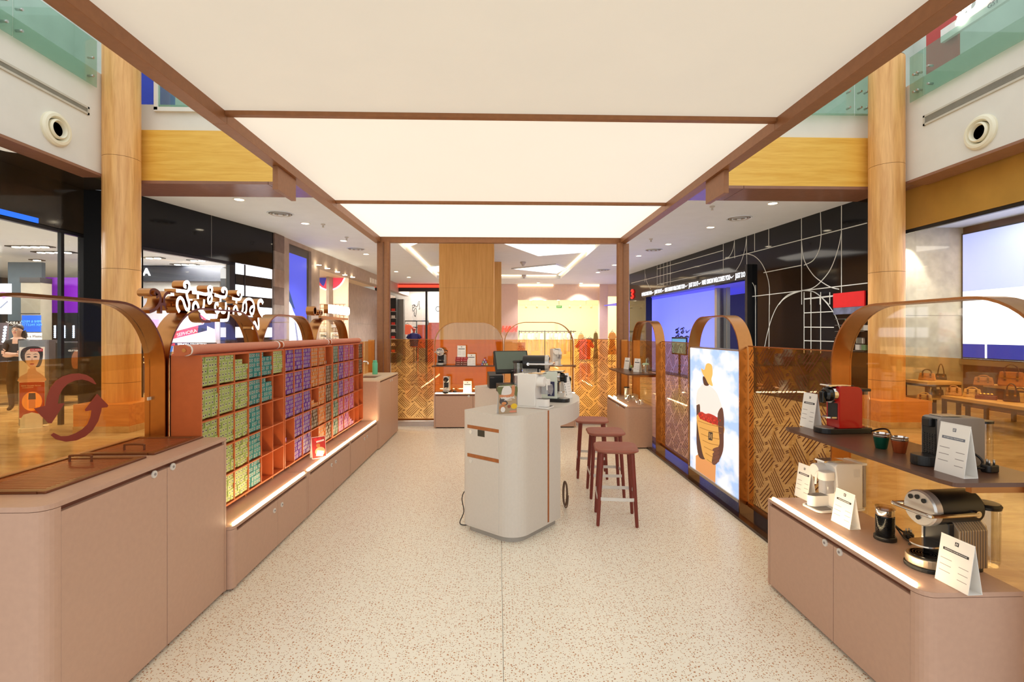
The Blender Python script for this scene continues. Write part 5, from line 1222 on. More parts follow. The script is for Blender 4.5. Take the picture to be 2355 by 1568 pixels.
text('NESPRESSO', 0.145, F2 @ Matrix.Translation((0, 0.045, 0)), BRONZE, s2, name='lettering_return', ext=0.024, bold=0.0008, sx=(y1 - y0) / 0.92)
for k, (px, r) in enumerate(((716, 0.05), (727, 0.03), (732, 0.03))):
    y = at(px, 728, X=-2.0).y - 5.9; MB().lathe([(r, -0.05), (r, 0.03), (r - 0.012, 0.03), (r - 0.012, -0.05)], (-0.02, y, 0.035 + r * .6), 24, axis='x').build('bronze_ring', BRONZE, s2)
m = MB(); m.box(-0.03, 0.0, y0 - 5.9 - 0.1, y1 - 5.9, -0.004, 0.02); m.build('support_bar', BRONZE, s2)

# ------------------------------------------------------------------ shops around the kiosk
def lamp(name, loc, energy, size, col=(1, 0.93, 0.84), sy=None, rot=None):
    l = bpy.data.lights.new(name, 'AREA'); l.energy = energy; l.size = size; l.color = col
    if sy: l.shape = 'RECTANGLE'; l.size_y = sy
    o = bpy.data.objects.new(name, l); COL.objects.link(o); o.location = loc
    if rot: o.rotation_euler = rot
    return o
class Plane:
    """vertical wall through (x0,y0)-(x1,y1); s runs along it, d towards the viewer, z up"""
    def __init__(s, p0, p1):
        s.PL = (p0, p1); s.o = Vector((*p0, 0)); u = Vector((p1[0] - p0[0], p1[1] - p0[1], 0)); s.L = u.length; s.u = u.normalized(); s.M = frame(s.o, s.u)
    def sz(s, px, py):
        p = at(px, py, PL=s.PL); return ((p - s.o).dot(s.u), p.z)
    def S(s, px): return s.sz(px, 700)[0]
    def box(s, s0, s1, z0, z1, d0=-0.1, d1=0.0, mb=None, m=0):
        mb = mb or MB(); mb.T = s.M; mb.box(min(s0, s1), max(s0, s1), -d1, -d0, z0, z1, m); return mb
GF = Plane((-6.61, 9.38), (-5.69, 12.76)); G2 = Plane((-5.69, 12.76), (-5.35, 21.6)); GR = Plane((5.82, 20.6), (6.89, 9.2))
# ---- left near storefront
DKGL = mat('smoked fascia glass', (52, 44, 34), 0.08, var=0.3, scale=1.5)
struct('wall_left_fascia', B(-7.4, -7.3, 2, 8.95, 3.24, ZC - 0.02), DKGL, 'dark reflective fascia over the left storefront')
struct('ceiling_left_soffit', B(-7.4, -6.55, 2, 8.95, ZC - 0.02, ZC + 0.04), DKGL, 'dark soffit over the left storefront')
MB_ = MB().prism([(-7.4, 8.95), (-7.3, 8.95), (-6.62, 9.3), (-6.62, 9.45), (-7.4, 9.45)], FZ, ZC)
struct('wall_left_pier', MB_, mat('black pier', (10, 9, 9), 0.5, var=0.1, spec=0.15), 'black glossy pier behind the left column')
w1 = struct('window_1', B(-7.345, -7.335, 2.5, 8.9, FZ, 3.2), SHOP_GL, 'tall glass of the left storefront')
for y in (at(140, 600, X=-7.34).y, 5.2): B(-7.37, -7.31, y - 0.03, y + 0.03, FZ, 3.24).build('mullion', BLACK, w1)
B(-7.38, -7.3, 2.5, 8.95, 3.19, 3.25).build('window_head', BLACK, w1)
tag(B(-7.30, -7.285, 5.0, at(88, 520, X=-7.29).y, 3.25, 3.33).build('blue_reflection_strip', glow('blue reflection glow', (40, 110, 235), 0.8)), 'bright blue reflection shown as a glowing strip over the left storefront', 'light strip')  # a blue reflection on the storefront head, built as a glowing strip
c = at(18, 342, Z=ZC - 0.03); t = thing('downlight', 'oval looking pale downlight in the dark soffit at far left', 'downlight', c)
MB().cyl((0, 0, 0), 0.16, 0.02, n=28).build('lens', mat('frosted lens', (214, 210, 196), 0.5, emit=0.4), t)
# store interior shell
struct('wall_left_store', B(-17.2, -17, 2, 19, FZ, 3.4), mat('store grey', (86, 88, 92), 0.6), 'far left wall of the beauty store')
struct('wall_back_store', B(-17, -8.9, 18.0, 18.2, FZ, 3.4), mat('store dark', (52, 52, 56), 0.5), 'dark back wall of the beauty store')
ST = MB().prism([(-17, 2), (-7.4, 2), (-7.4, 9.4), (-6.75, 9.6), (-5.85, 12.76), (-5.95, 14.7), (-8.9, 14.7), (-8.9, 18), (-17, 18)], 3.4, 3.48)
struct('ceiling_store', ST, CEIL, 'pale ceiling of the beauty store')
for q, (x, y) in enumerate(((-10, 7.5), (-12.5, 10.5), (-9.3, 11), (-8.2, 13.8), (-11.5, 15))): lamp('store_ceiling_lamp', (x, y, 3.38), 160, 1.3, (1, 0.95, 0.9))
for q, (px, py, n_) in enumerate(((70, 566, 4), (125, 579, 4), (85, 597, 1), (62, 610, 3), (353, 592, 2), (455, 598, 2), (425, 607, 3), (470, 636, 1), (400, 626, 2))):
    c = at(px, py, Z=3.4); t = thing('spotlight_row', 'short row of ceiling spotlights in the beauty store, ' + ('left row above the banner', 'row near the mullion', 'single spot behind the grey wall', 'row in front of the grey wall', 'pair right of the column', 'pair above the poster', 'three in the middle', 'single one near the striped wall', 'pair over the white wall')[q], 'spotlight', c, 0, 'store spotlights')
    B(-0.11 * n_ - 0.02, 0.11 * n_ + 0.02, -0.1, 0.1, -0.02, 0).build('tray', BLACK, t)
    for k in range(n_): MB().cyl(((k - (n_ - 1) / 2) * 0.2, 0, -0.03), 0.075, 0.012, n=14).build('lens', PALE, t)
def card(name, label, cat, px0, px1, py0, py1, Y, m, th=0.06, group=None):
    """upright board facing the aisle at depth Y, seen between two photograph columns and rows"""
    a, b = at(px0, py1, Y=Y), at(px1, py0, Y=Y)
    t = thing(name, label, cat, ((a.x + b.x) / 2, Y, a.z), 0, group); w_, h_ = b.x - a.x, b.z - a.z
    B(-w_ / 2, w_ / 2, 0, th, 0, h_).build('board', m, t); return t, w_, h_
FL = FZ
card('partition_wall', 'teal grey partition wall inside the beauty store', 'wall panel', 18, 96, 603, 960, 12.4, mat('teal grey', (62, 78, 86), 0.6), 0.1)
t, w_, h_ = card('column_cladding', 'beige clad column inside the beauty store above the blue banner', 'column', 48, 93, 638, 955, 12.0, mat('beige clad', (150, 142, 124), 0.6), 0.3)
B(-w_ / 2 - .01, w_ / 2 + .01, -0.02, .3, h_ - 0.12, h_).build('dark_cap', BLACK, t); B(-w_ / 2, w_ / 2, -0.004, 0, h_ * 0.735, h_ * 0.74).build('joint', BLACK, t)
t, w_, h_ = card('blue_banner', 'bright blue printed banner inside the beauty store', 'banner', 50, 93, 725, 763, 11.98, mat('banner blue', (28, 96, 214), 0.5, emit=0.35), 0.02)
text('MINI & MEGA', 0.08, frame((0, -0.003, h_ * .62), (-1, 0, 0), (0, 0, 1)) @ Matrix.Rotation(0, 4, 'Z'), mat('banner text', (90, 170, 250), 0.5, emit=0.5), t, ext=0.002)  # mirrored lettering: a reflection in the shop glass, built as letters
text('MIX PALETTES', 0.08, frame((0, -0.003, h_ * .42), (-1, 0, 0)), mat('banner text'), t, ext=0.002)
t, w_, h_ = card('brand_header', 'dark header with white letters mirrored in the glass, left of the blue banner', 'sign', 20, 49, 738, 749, 12.3, BLACK, 0.06)
text('CLARINS', 0.11, frame((0, -0.003, h_ / 2), (-1, 0, 0)), PAPER, t, ext=0.002)  # lettering reversed as reflected by the glass, modelled as solid letters
t, w_, h_ = card('white_banner', 'white strip banner under the blue banner in the beauty store', 'banner', 35, 95, 765, 781, 11.7, PAPER, 0.02)
text('Be a Meme', 0.09, frame((w_ * .2, -0.003, h_ * .5), (1, 0, 0)), GREYINK, t); B(-w_ / 2, -w_ * .12, -0.004, 0, 0, h_).build('dark_tab', mat('dark tab', (70, 58, 56), 0.5), t)
t, w_, h_ = card('counter_front', 'dark counter with a pale sign behind the person', 'counter', 30, 95, 782, 945, 11.4, mat('counter dark', (48, 42, 44), 0.5), 0.5)
text('Beauty', 0.1, frame((w_ * .2, -0.003, h_ - 0.12), (1, 0, 0)), PAPER, t)
card('purple_panel', 'vivid purple wall panel inside the beauty store', 'wall panel', 92, 192, 638, 719, 12.6, mat('vivid purple', (104, 18, 150), 0.5, emit=0.35), 0.06)
t, w_, h_ = card('sign_box', 'dark sign box with white letters under the purple panel', 'sign', 92, 107, 704, 720, 12.3, BLACK, 0.1)
text('FI', 0.16, frame((0, -0.003, h_ / 2), (-1, 0, 0)), PAPER, t)  # letters reversed like a glass reflection, modelled here
t, w_, h_ = card('shelf_unit', 'black make-up shelf unit with lit mirrors under the purple panel', 'shelf unit', 92, 192, 720, 955, 12.5, mat('unit black', (20, 20, 23), 0.3), 0.4)
for px in (125, 147, 168):
    for k in range(7):
        p = at(px, 750 + k * 4.2, Y=12.48); MB().lathe([(0.022, 0), (0.016, -0.02), (0, -0.024)], (p.x - t.location.x, -0.0, p.z - t.location.z), 10, axis='y').build('mirror_bulb', glow('bulb', (205, 228, 255), 3), t)
for k in range(5):
    p0, p1 = at(96 + k * 19, 800, Y=12.4), at(110 + k * 19, 785, Y=12.4); B(p0.x - t.location.x, p1.x - t.location.x, -0.12, 0, p0.z - t.location.z, p1.z - t.location.z).build('product_tray', mat('tray tint %d' % k, ((96, 90, 92), (120, 66, 60), (70, 78, 90), (140, 128, 120), (60, 50, 56))[k], 0.5), t)
t, w_, h_ = card('mirror_frame', 'make-up mirror edged with bulbs at the far left', 'mirror', -12, 16, 742, 793, 11.2, mat('mirror frame', (96, 84, 88), 0.4), 0.04)
for k in range(6):
    MB().lathe([(0.03, 0), (0.022, -0.025), (0, -0.03)], (w_ * 0.24 + k * 0.008, 0, h_ * (0.15 + 0.13 * k)), 10, axis='y').build('mirror_bulb', glow('bulb'), t)
t, w_, h_ = card('screen_panel', 'white screen with lilac petals at the far left edge', 'screen', -30, 21, 652, 722, 11.6, glow('screen white', (232, 234, 246), 0.9), 0.06)
for x, z, r in ((0.3, .72, .13), (.36, .56, .1), (.22, .62, .09)):
    m = MB(); patch(m, [(w_ * (x - 0.0) + r * math.cos(k * PI / 6) * .8, h_ * z + r * math.sin(k * PI / 6)) for k in range(12)], Matrix.Identity(4), 0.003); m.build('petal', glow('petal', (214, 172, 236), 0.9), t, fix=False)
m = MB(); m.ribbon([(w_ * .1, h_ * .2), (w_ * .44, h_ * .42)], 0.03, -0.004, 0); m.build('brush', glow('brush', (120, 128, 150), 0.7), t)
for k, (px, lab) in enumerate(((25, 'black make-up chair behind the person'), (140, 'black make-up chair in front of the mirrors'))):
    p = at(px, 960, Z=FZ) if False else at(px, 900, Y=10.9); t = thing('makeup_chair', lab, 'chair', (p.x, 10.9, FZ))
    B(-.3, .3, -.28, .28, .45, .56).build('seat', BLACK, t, bevel=0.03); B(-.3, .3, .2, .3, .5, 1.35).build('backrest', BLACK, t, bevel=0.03); MB().cyl((0, 0, 0.03), 0.05, 0.43, n=14).build('post', STEEL, t); MB().cyl((0, 0, 0), 0.28, 0.03, n=24).build('foot', STEEL, t)
t, w_, h_ = card('poster_stand', 'narrow dark poster stand with a face beside the black pier', 'poster', 164, 188, 800, 900, 11.0, mat('stand dark', (54, 40, 34), 0.5), 0.05)
fpx = lambda nm, pts, col, par, d=0.002, e=0.0: patch_build(nm, pts, col, par, d, e)
def patch_build(nm, pts, col, par, d, e, F=None, sm=True):
    m = MB(); patch(m, [tuple(v) for v in spline(pts, 4, True)] if sm else pts, F or Matrix.Identity(4), d)
    return m.build(nm, mat('pp %d %d %d %d' % (*col, int(e * 100)), col, 0.5, var=0.03, emit=e), par, fix=False)
patch_build('face_print', [(-.08, h_ * .55), (.06, h_ * .55), (.1, h_ * .8), (0, h_ * .95), (-.1, h_ * .8)], (150, 96, 70), t, .002, .1)
text('BOSS BOTTLED', 0.05, frame((0, -0.003, h_ * 1.0 - 0.06), (-1, 0, 0)), PAPER, t)  # reversed words, a glass reflection modelled as lettering

# advertising totem
a = at(78, 990, Z=FZ); t = thing('ad_totem', 'slim advertising totem with a portrait and an amber bottle print', 'advertising stand', (a.x, a.y, FZ), R(24))
TW = 0.34; TH_ = 1.42
MB().prism(rrect(-TW / 2, TW / 2, -0.06, 0.06, 0.03), 0.1, TH_).build('case', mat('totem grey', (150, 150, 152), 0.4), t)
B(-TW / 2 + .02, TW / 2 - .02, -0.066, -0.06, 0.2, TH_ - 0.1).build('poster_back', mat('totem cream', (240, 218, 198), 0.5, emit=0.25), t)
hp = MB(); hp.prism([(x, y) for x, y in rrect(-.15, .15, -.16, .16, .05)], 0, 0.06); hp.build('foot', WHITE, t)
m = MB(); pts = [(-.13, 0.0), (.13, 0.0), (.13, .2), (.09, .27), (0, .3), (-.09, .27), (-.13, .2)]
m.add([(x, -.1, z) for x, z in pts] + [(x, -.07, z) for x, z in pts], [tuple(range(7)), tuple(range(13, 6, -1))] + [(i, (i + 1) % 7, 7 + (i + 1) % 7, 7 + i) for i in range(7)]); m.build('front_foot', WHITE, t)
I4 = frame((0, -0.066, 0), (1, 0, 0))
def tp(nm, pts, col, d, e=0.22, sm=True): return patch_build(nm, pts, col, t, d, e, I4, sm)
tp('portrait_hair', [(-.12, 1.12), (-.12, 1.28), (0, 1.33), (.12, 1.29), (.12, 1.1), (.06, 1.0)], (48, 36, 34), .001, 0.05)
tp('portrait_shoulders', [(-.15, .78), (.15, .78), (.14, .86), (.05, .95), (.04, 1.0), (-.04, .98), (-.06, .92), (-.14, .86)], (214, 164, 132), .0012)
tp('portrait_face', [(-.085, 1.2), (-.07, 1.08), (-.02, .99), (.03, .99), (.075, 1.08), (.09, 1.2), (.03, 1.28), (-.04, 1.28)], (224, 176, 144), .0016)
for x in (-.04, .04): tp('portrait_eye', [(x - .025, 1.165), (x, 1.178), (x + .025, 1.165), (x, 1.155)], (52, 36, 32), .0022, 0); tp('portrait_brow', [(x - .03, 1.2), (x, 1.215), (x + .03, 1.203), (x, 1.205)], (56, 40, 36), .0022, 0)
tp('portrait_mouth', [(-.03, 1.055), (0, 1.068), (.03, 1.055), (0, 1.038)], (176, 84, 78), .0022); tp('portrait_nose', [(-.012, 1.1), (0, 1.15), (.012, 1.1), (0, 1.092)], (200, 146, 116), .002)
tp('red_tab', [(-.02, 1.25), (.13, 1.25), (.13, 1.295), (-.02, 1.295)], (190, 36, 40), .003, .2, False)
text('CLARINS', 0.032, I4 @ Matrix.Translation((0.055, -0.004, 1.272)), PAPER, t)
tp('amber_field', [(-.15, .22), (.15, .22), (.15, .77), (-.15, .77)], (166, 58, 22), .001, .25, False)
tp('amber_glow', [(.12 * math.cos(k * PI / 6), .47 + .15 * math.sin(k * PI / 6)) for k in range(12)], (236, 150, 56), .0014, .4)
tp('bottle_print', [(-.04, .36), (.04, .36), (.04, .5), (-.04, .5)], (214, 130, 70), .002, .2, False); tp('bottle_cap_print', [(-.045, .5), (.045, .5), (.04, .6), (-.04, .6)], (74, 44, 36), .002, .05, False)
text('NEW Double Serum', 0.028, I4 @ Matrix.Translation((-0.01, -0.004, .715)), mat('cream text', (250, 222, 190), 0.5), t); text('FOUNDATION', 0.02, I4 @ Matrix.Translation((-.05, -.004, .685)), mat('cream text'), t)

# shop assistant behind the totem
def person():
    p = at(40, 945, Z=FZ); root = thing('person', 'person with dark tied hair and black clothes standing with crossed arms', 'person', (p.x, p.y, FZ), R(14))
    v = [(0, 0, .92), (0, 0, 1.1), (0, 0.01, 1.28), (0, .015, 1.38), (0, 0.0, 1.46), (0, -.015, 1.53), (0, -.01, 1.60), (0, 0, 1.655),
         (-.17, .01, 1.36), (-.21, -.02, 1.1), (-.02, -.17, 1.1), (.10, -.16, 1.13),
         (.17, .01, 1.36), (.21, -.02, 1.1), (.02, -.19, 1.12), (-.10, -.17, 1.15),
         (-.09, 0, .86), (-.1, -.01, .48), (-.1, .02, .09), (-.1, -.09, .035), (.09, 0, .86), (.1, -.01, .48), (.1, .02, .09), (.1, -.09, .035)]
    r = [.14, .125, .14, .1, .05, .072, .088, .05, .062, .048, .038, .03, .062, .048, .038, .03, .09, .065, .042, .034, .09, .065, .042, .034]
    e = [(0, 1), (1, 2), (2, 3), (3, 4), (4, 5), (5, 6), (6, 7), (3, 8), (8, 9), (9, 10), (10, 11), (3, 12), (12, 13), (13, 14), (14, 15), (0, 16), (16, 17), (17, 18), (18, 19), (0, 20), (20, 21), (21, 22), (22, 23)]
    me = bpy.data.meshes.new('body'); me.from_pydata(v, e, []); o = bpy.data.objects.new('body', me); COL.objects.link(o)
    o.modifiers.new('s', 'SKIN'); sv = me.skin_vertices[0].data
    for i, q in enumerate(r): sv[i].radius = (q, q * (0.72 if i in (0, 1, 2, 3) else 1)); sv[i].use_root = (i == 0)
    sb = o.modifiers.new('u', 'SUBSURF'); sb.levels = 2; sb.render_levels = 2
    dg = bpy.context.evaluated_depsgraph_get(); dg.update(); m2 = bpy.data.meshes.new_from_object(o.evaluated_get(dg)); bpy.data.objects.remove(o)
    skin = mat('skin', (206, 156, 128), 0.5, var=0.03); cloth = mat('black cloth', (20, 20, 23), 0.7)
    m2.materials.clear(); m2.materials.append(cloth); m2.materials.append(skin)
    for f in m2.polygons:
        c = f.center; f.use_smooth = True
        f.material_index = 1 if (c.z > 1.425 or (c.z > 1.33 and abs(c.x) < 0.06 and c.y < -0.04) or (c.y < -0.09 and 1.0 < c.z < 1.22)) else 0
    # fingers laid over the upper arms, joined to the body
    bm = bmesh.new(); bm.from_mesh(m2)
    tmp = MB()
    for s, hx, hz in ((1, .115, 1.14), (-1, -.115, 1.16)):
        for k in range(4): tmp.tube([(hx - s * .01, -.17, hz + .022 - k * .016), (hx + s * .03, -.165, hz + .026 - k * .016), (hx + s * .055, -.14, hz + .026 - k * .016)], 0.008, 6, taper=[.009, .0085, .006])
        tmp.tube([(hx - s * .02, -.165, hz + .03), (hx + s * .0, -.172, hz + .055), (hx + s * .015, -.17, hz + .07)], 0.008, 6, taper=[.01, .009, .007])
    base = len(bm.verts); vs = [bm.verts.new(q) for q in tmp.v]
    for f in tmp.f:
        try: nf = bm.faces.new([vs[i] for i in f]); nf.material_index = 1; nf.smooth = True
        except ValueError: pass
    bm.to_mesh(m2); bm.free(); m2.name = 'body'
    b = bpy.data.objects.new('body', m2); COL.objects.link(b); b.parent = root
    near = lambda x, z, q=0.016: min([v_.co.y for v_ in m2.vertices if abs(v_.co.x - x) < q and abs(v_.co.z - z) < q] or [-0.08])
    HR = max(abs(v_.co.x) for v_ in m2.vertices if 1.57 < v_.co.z < 1.63)
    hair = mat('dark hair', (32, 24, 22), 0.5)
    h = MB(); h.T = Matrix.Translation((0, 0.018, 1.632)) @ Matrix.Rotation(R(-22), 4, 'X') @ Matrix.Diagonal((HR + 0.010, HR + 0.016, HR + 0.014, 1))
    h.lathe([(0.0, 1.0)] + [(math.sin(a_ * PI / 18), math.cos(a_ * PI / 18)) for a_ in range(2, 11)], n=20); ho = h.build('hair', hair, root)
    h = MB(); h.tube([(0.05, .06, 1.58), (0.07, .07, 1.5), (0.08, .04, 1.4), (.085, 0.0, 1.3)], 0.03, 10, taper=[.05, .05, .035, .012]); h.build('hair', hair, root)
    for s in (-1, 1):
        ye = near(s * 0.028, 1.595); q = MB(); q.lathe([(0.013, 0), (0.009, -0.005), (0, -0.007)], (s * 0.028, ye - 0.001, 1.592), 10, axis='y'); q.build('eye', mat('eye white', (230, 224, 218), 0.3), root)
        q = MB(); q.lathe([(0.008, 0), (0.007, -0.004), (0, -0.005)], (s * 0.028, ye - 0.006, 1.592), 8, axis='y'); q.build('iris', hair, root)
        q = MB(); q.box(s * 0.028 - .016, s * 0.028 + .016, ye - 0.007, ye + 0.008, 1.612, 1.619); q.build('eyebrow', hair, root)
        q = MB(); q.lathe([(0.01, -.008), (.02, 0), (.012, .01)], (s * (HR - 0.004), 0.005, 1.585), 8, axis='x'); q.build('ear', skin, root)
    q = MB(); yn = near(0, 1.575); q.tube([(0, yn + .004, 1.6), (0, yn - .01, 1.572), (0, yn + .002, 1.563)], .01, 8, taper=[.006, .012, .008]); q.build('nose', skin, root)
    q = MB(); ym = near(0, 1.541); q.box(-.02, .02, ym - .007, ym + .01, 1.535, 1.547); q.build('mouth', mat('lips', (168, 70, 70), 0.5), root, bevel=0.004)
person()

# ---- left beauty store second front
zf = GF.sz(324, 562)[1]
m = GF.box(0, GF.L, 3.12, ZC, -0.12, 0); 
fs = struct('wall_left_front', m, BLACKW, 'black mirror-gloss fascia right of the left column')
for px in (486,): GF.box(GF.S(px), GF.S(px) + .006, 3.12, ZC, 0, .002).build('joint', STEEL, fs)
w2 = struct('window_2', GF.box(0, GF.S(530), FZ, 3.12, -0.07, -0.06), SHOP_GL, 'glass front of the beauty store')
GF.box(GF.S(530), GF.S(543), FZ, 3.12, -0.12, -0.02).build('mullion', BLACK, w2)
GF.box(0, GF.S(543), 3.06, 3.12, -0.12, -0.02).build('window_head', BLACK, w2)
SW = thing('striped_wall', 'black and white lit striped entrance wall of the beauty store', 'wall panel')
LITW = glow('lit stripe', (240, 244, 255), 1.25); LITW2 = glow('dim stripe', (214, 214, 214), 0.55); BST = mat('black stripe', (26, 25, 27), 0.2)
zr = [GF.sz(600, y)[1] for y in (606, 628, 650, 672, 694, 716, 738, 760, 782, 804)]
zr = [3.11 - 0.245 * k for k in range(13)]
for seg, (p0, p1, ml) in enumerate(((543, 562, LITW), (565, 626, LITW))):
    for k in range(12):
        GF.box(GF.S(p0), GF.S(p1), zr[k + 1] + 0.003, zr[k], -0.1, -0.01).build('white_stripe' if k % 2 == 0 else 'black_stripe', ml if k % 2 == 0 else BST, SW)
    if True: GF.box(GF.S(p1) , GF.S(p1) + 0.04, FZ, 3.11, -0.1, 0.0).build('edge_profile', STEEL if seg else BLACK, SW)
P1_, P2_ = at(507, 700, Y=12.6), at(527, 700, Y=12.6)
SW2 = thing('striped_wall', 'narrow dim striped wall seen through the store glass', 'wall panel', (P1_.x, 12.6, 0))
for k in range(12): B(0, P2_.x - P1_.x, 0, 0.1, zr[k + 1] + 0.003, zr[k]).build('white_stripe' if k % 2 == 0 else 'black_stripe', LITW2 if k % 2 == 0 else BST, SW2)
t, w_, h_ = card('bulkhead', 'dark ceiling bulkhead with a white letter beside the left column', 'bulkhead', 250, 508, 614, 646, 14.2, mat('bulkhead', (44, 46, 54), 0.3), 0.4)
p = at(345, 626, Y=14.18); text('SEPHORA', 0.30, frame((p.x - t.location.x, -0.01, p.z - t.location.z), (1, 0, 0)), glow('letter white', (255, 255, 255), 1.5), t, ext=0.02, align='RIGHT', bold=0.004)
card('white_wall', 'white wall panel above the lipstick poster in the beauty store', 'wall panel', 250, 505, 646, 960, 14.4, mat('soft white', (206, 204, 198), 0.6), 0.1)
t, w_, h_ = card('lipstick_poster', 'lit poster with two lipsticks in the beauty store', 'poster', 395, 494, 716, 787, 14.0, glow('poster blush', (250, 214, 222), 0.85), 0.06)
Fp = Matrix.Identity(4)
def pq(nm, pts, col, d, e=.6, sm=False): return patch_build(nm, [((x - .5) * w_, z * h_) for x, z in pts], col, t, d, e, None, sm)
pq('lipstick', [(0, .1), (.05, .34), (.62, .55), (.6, .3)], (196, 62, 52), .003); pq('lipstick_cap', [(.6, .3), (.62, .55), (.82, .6), (.82, .38)], (34, 34, 38), .0034, .1)
pq('lipstick', [(.35, .98), (.6, .98), (.8, .75), (.72, .6), (.4, .8)], (190, 54, 52), .003); pq('white_wedge', [(1, 0), (1, .45), (.6, .22), (.3, 0)], (255, 252, 250), .0028, .85); pq('dark_tip', [(.8, .75), (1, .66), (1, .42), (.74, .58)], (44, 44, 50), .0036, .1)
text('SEPHORA', 0.13, Matrix.Translation((-w_ * .15, -.006, h_ * .3)) @ Matrix.Rotation(R(-14), 4, 'Y'), PAPER, t); text('SEPHORA', 0.1, Matrix.Translation((w_ * .05, -.006, h_ * .82)) @ Matrix.Rotation(R(18), 4, 'Y'), PAPER, t)
card('magenta_poster', 'soft magenta poster right behind the left column', 'poster', 300, 362, 735, 775, 14.33, glow('magenta poster', (222, 150, 210), 0.8), 0.05)
t, w_, h_ = card('shelf_header', 'shelf header reading SEPHORA COLLECTION under the lipstick poster', 'sign', 372, 494, 788, 796, 13.8, mat('header black', (26, 22, 24), 0.4), 0.1)
text('SEPHORA COLLECTION', 0.085, frame((0.1, -.004, h_ / 2), (1, 0, 0)), glow('letter white'), t, sx=0.85); text('BEST SELLER', 0.08, frame((-w_ * .37, -.004, h_ / 2), (1, 0, 0)), glow('letter red', (255, 60, 40), 1.2), t, sx=0.8)
t, w_, h_ = card('face_display', 'make-up display with a close up of closed eyes', 'display', 372, 494, 796, 850, 13.7, mat('display pale', (226, 206, 204), 0.5, emit=0.4), 0.12)
patch_build('face_print', [(-.2, h_), (.45, h_), (.45, h_ * .4), (.1, h_ * .1), (-.2, h_ * .4)], (232, 190, 178), t, .003, .4, None, False)
for x in (-.05, .27): patch_build('eye_print', [(x - .1, h_ * .75), (x, h_ * .86), (x + .1, h_ * .75), (x, h_ * .7)], (190, 96, 96), t, .005, .3)
patch_build('red_disc', [(-.36 + .09 * math.cos(k * PI / 5), h_ * .55 + .09 * math.sin(k * PI / 5)) for k in range(10)], (214, 44, 40), t, .006, .4); patch_build('blue_print', [(-w_ / 2, h_ * .5), (-w_ * .38, h_), (-w_ * .28, h_), (-w_ * .34, h_ * .5)], (60, 120, 190), t, .004, .3, None, False)
t, w_, h_ = card('lit_product_shelf', 'lit product shelves right of the left column', 'shelf unit', 318, 362, 776, 905, 13.0, mat('unit dark', (58, 48, 44), 0.5), 0.3)
for k, f in enumerate((.93, .78, .68, .58)):
    B(-w_ / 2, w_ / 2, -0.15, 0, h_ * f - .02, h_ * f).build('shelf_board', STEEL, t); B(-w_ / 2, w_ / 2, -0.02, -0.005, h_ * f - .05, h_ * f - .03).build('shelf_light', glow('shelf light', (255, 240, 226), 2), t)
    for j in range(5): MB().cyl((-w_ / 2 + (j + .5) * w_ / 5, -0.08, h_ * f), 0.03, 0.1, n=10).build('product', mat('product %d' % (j % 3), ((206, 120, 110), (230, 220, 214), (120, 150, 190))[j % 3], 0.4), t)

# ---- left stone front farther on
m = MB()
so = struct('wall_left_stone', G2.box(G2.S(650), G2.S(665), FZ, ZC, -0.3, 0), STONE, 'beige stone facade with a recessed screen and a shoe shop')
G2.box(G2.S(665), G2.S(735), G2.sz(690, 570)[1] + 0.02, ZC, -0.3, 0).build('lintel', STONE, so)
G2.box(G2.S(716), G2.S(735), FZ, G2.sz(690, 570)[1] + 0.02, -0.3, 0).build('stone_panel', STONE, so)
zl = G2.sz(800, 634)[1]
G2.box(G2.S(735), G2.L + 7.0, zl, ZC, -0.3, 0).build('lintel', STONE, so)
G2.box(G2.S(806), G2.L + 7.0, 1.9, zl, -0.9, -0.8).build('stone_panel', STONE, so); G2.box(G2.S(806), G2.L + 7.0, FZ, 1.893, -0.9, -0.8).build('stone_panel', STONE, so)
G2.box(G2.S(735), G2.L + 1, zl, zl + 0.02, -2.5, -0.3).build('soffit', mat('cream soffit', (226, 206, 176), 0.5), so)
for q in range(6): G2.box(G2.S(850) + q * .34, G2.S(850) + q * .34 + .24, (zl + ZC) / 2 - .2, (zl + ZC) / 2, 0, .015).build('raised_letter_block', PAPER, so)
pil = struct('wall_left_pilaster', G2.box(G2.S(629), G2.S(651), FZ, 0.4, -0.4, 0.03), STONE2, 'pilaster of stacked stone blocks')
for k in range(8): G2.box(G2.S(629), G2.S(651), 0.403 + k * 0.456, 0.4 + (k + 1) * 0.456, -0.4, 0.03 + 0.004 * (k % 2)).build('stone_block', (STONE2, mat('dark stone', (120, 100, 90), 0.5, var=0.15, scale=6), mat('rose stone', (158, 134, 120), 0.5, var=0.15, scale=6))[k % 3], pil)
t = thing('video_screen', 'tall blue video screen recessed in the stone wall on the left', 'screen')
G2.box(G2.S(662), G2.S(714), 0.6, G2.sz(690, 570)[1] + .02, -0.2, -0.06).build('case', mat('screen case', (86, 82, 80), 0.5), t)
zt = G2.sz(690, 588)[1]
G2.box(G2.S(664), G2.S(709), 0.75, zt, -0.06, -0.05).build('picture', glow('video blue', (74, 86, 214), 0.75), t)
def g2p(nm, pix, col, e, d): 
    m = MB(); P = [G2.sz(x, y) for x, y in pix]; patch(m, P, G2.M, d); return m.build(nm, glow('vid %d %d %d' % col, col, e), t, fix=False)
g2p('pale_figure', [(664, 690), (672, 695), (678, 715), (690, 740), (698, 775), (700, 800), (664, 800)], (240, 244, 255), .95, -0.045)
g2p('lime_stripe', [(664, 690), (668, 692), (667, 800), (664, 800)], (214, 250, 180), .95, -0.042); g2p('dark_streak', [(668, 665), (674, 685), (682, 712), (675, 705), (667, 690)], (40, 70, 120), .5, -0.04); g2p('grey_fold', [(680, 735), (684, 745), (692, 800), (687, 800)], (150, 160, 200), .6, -0.038)
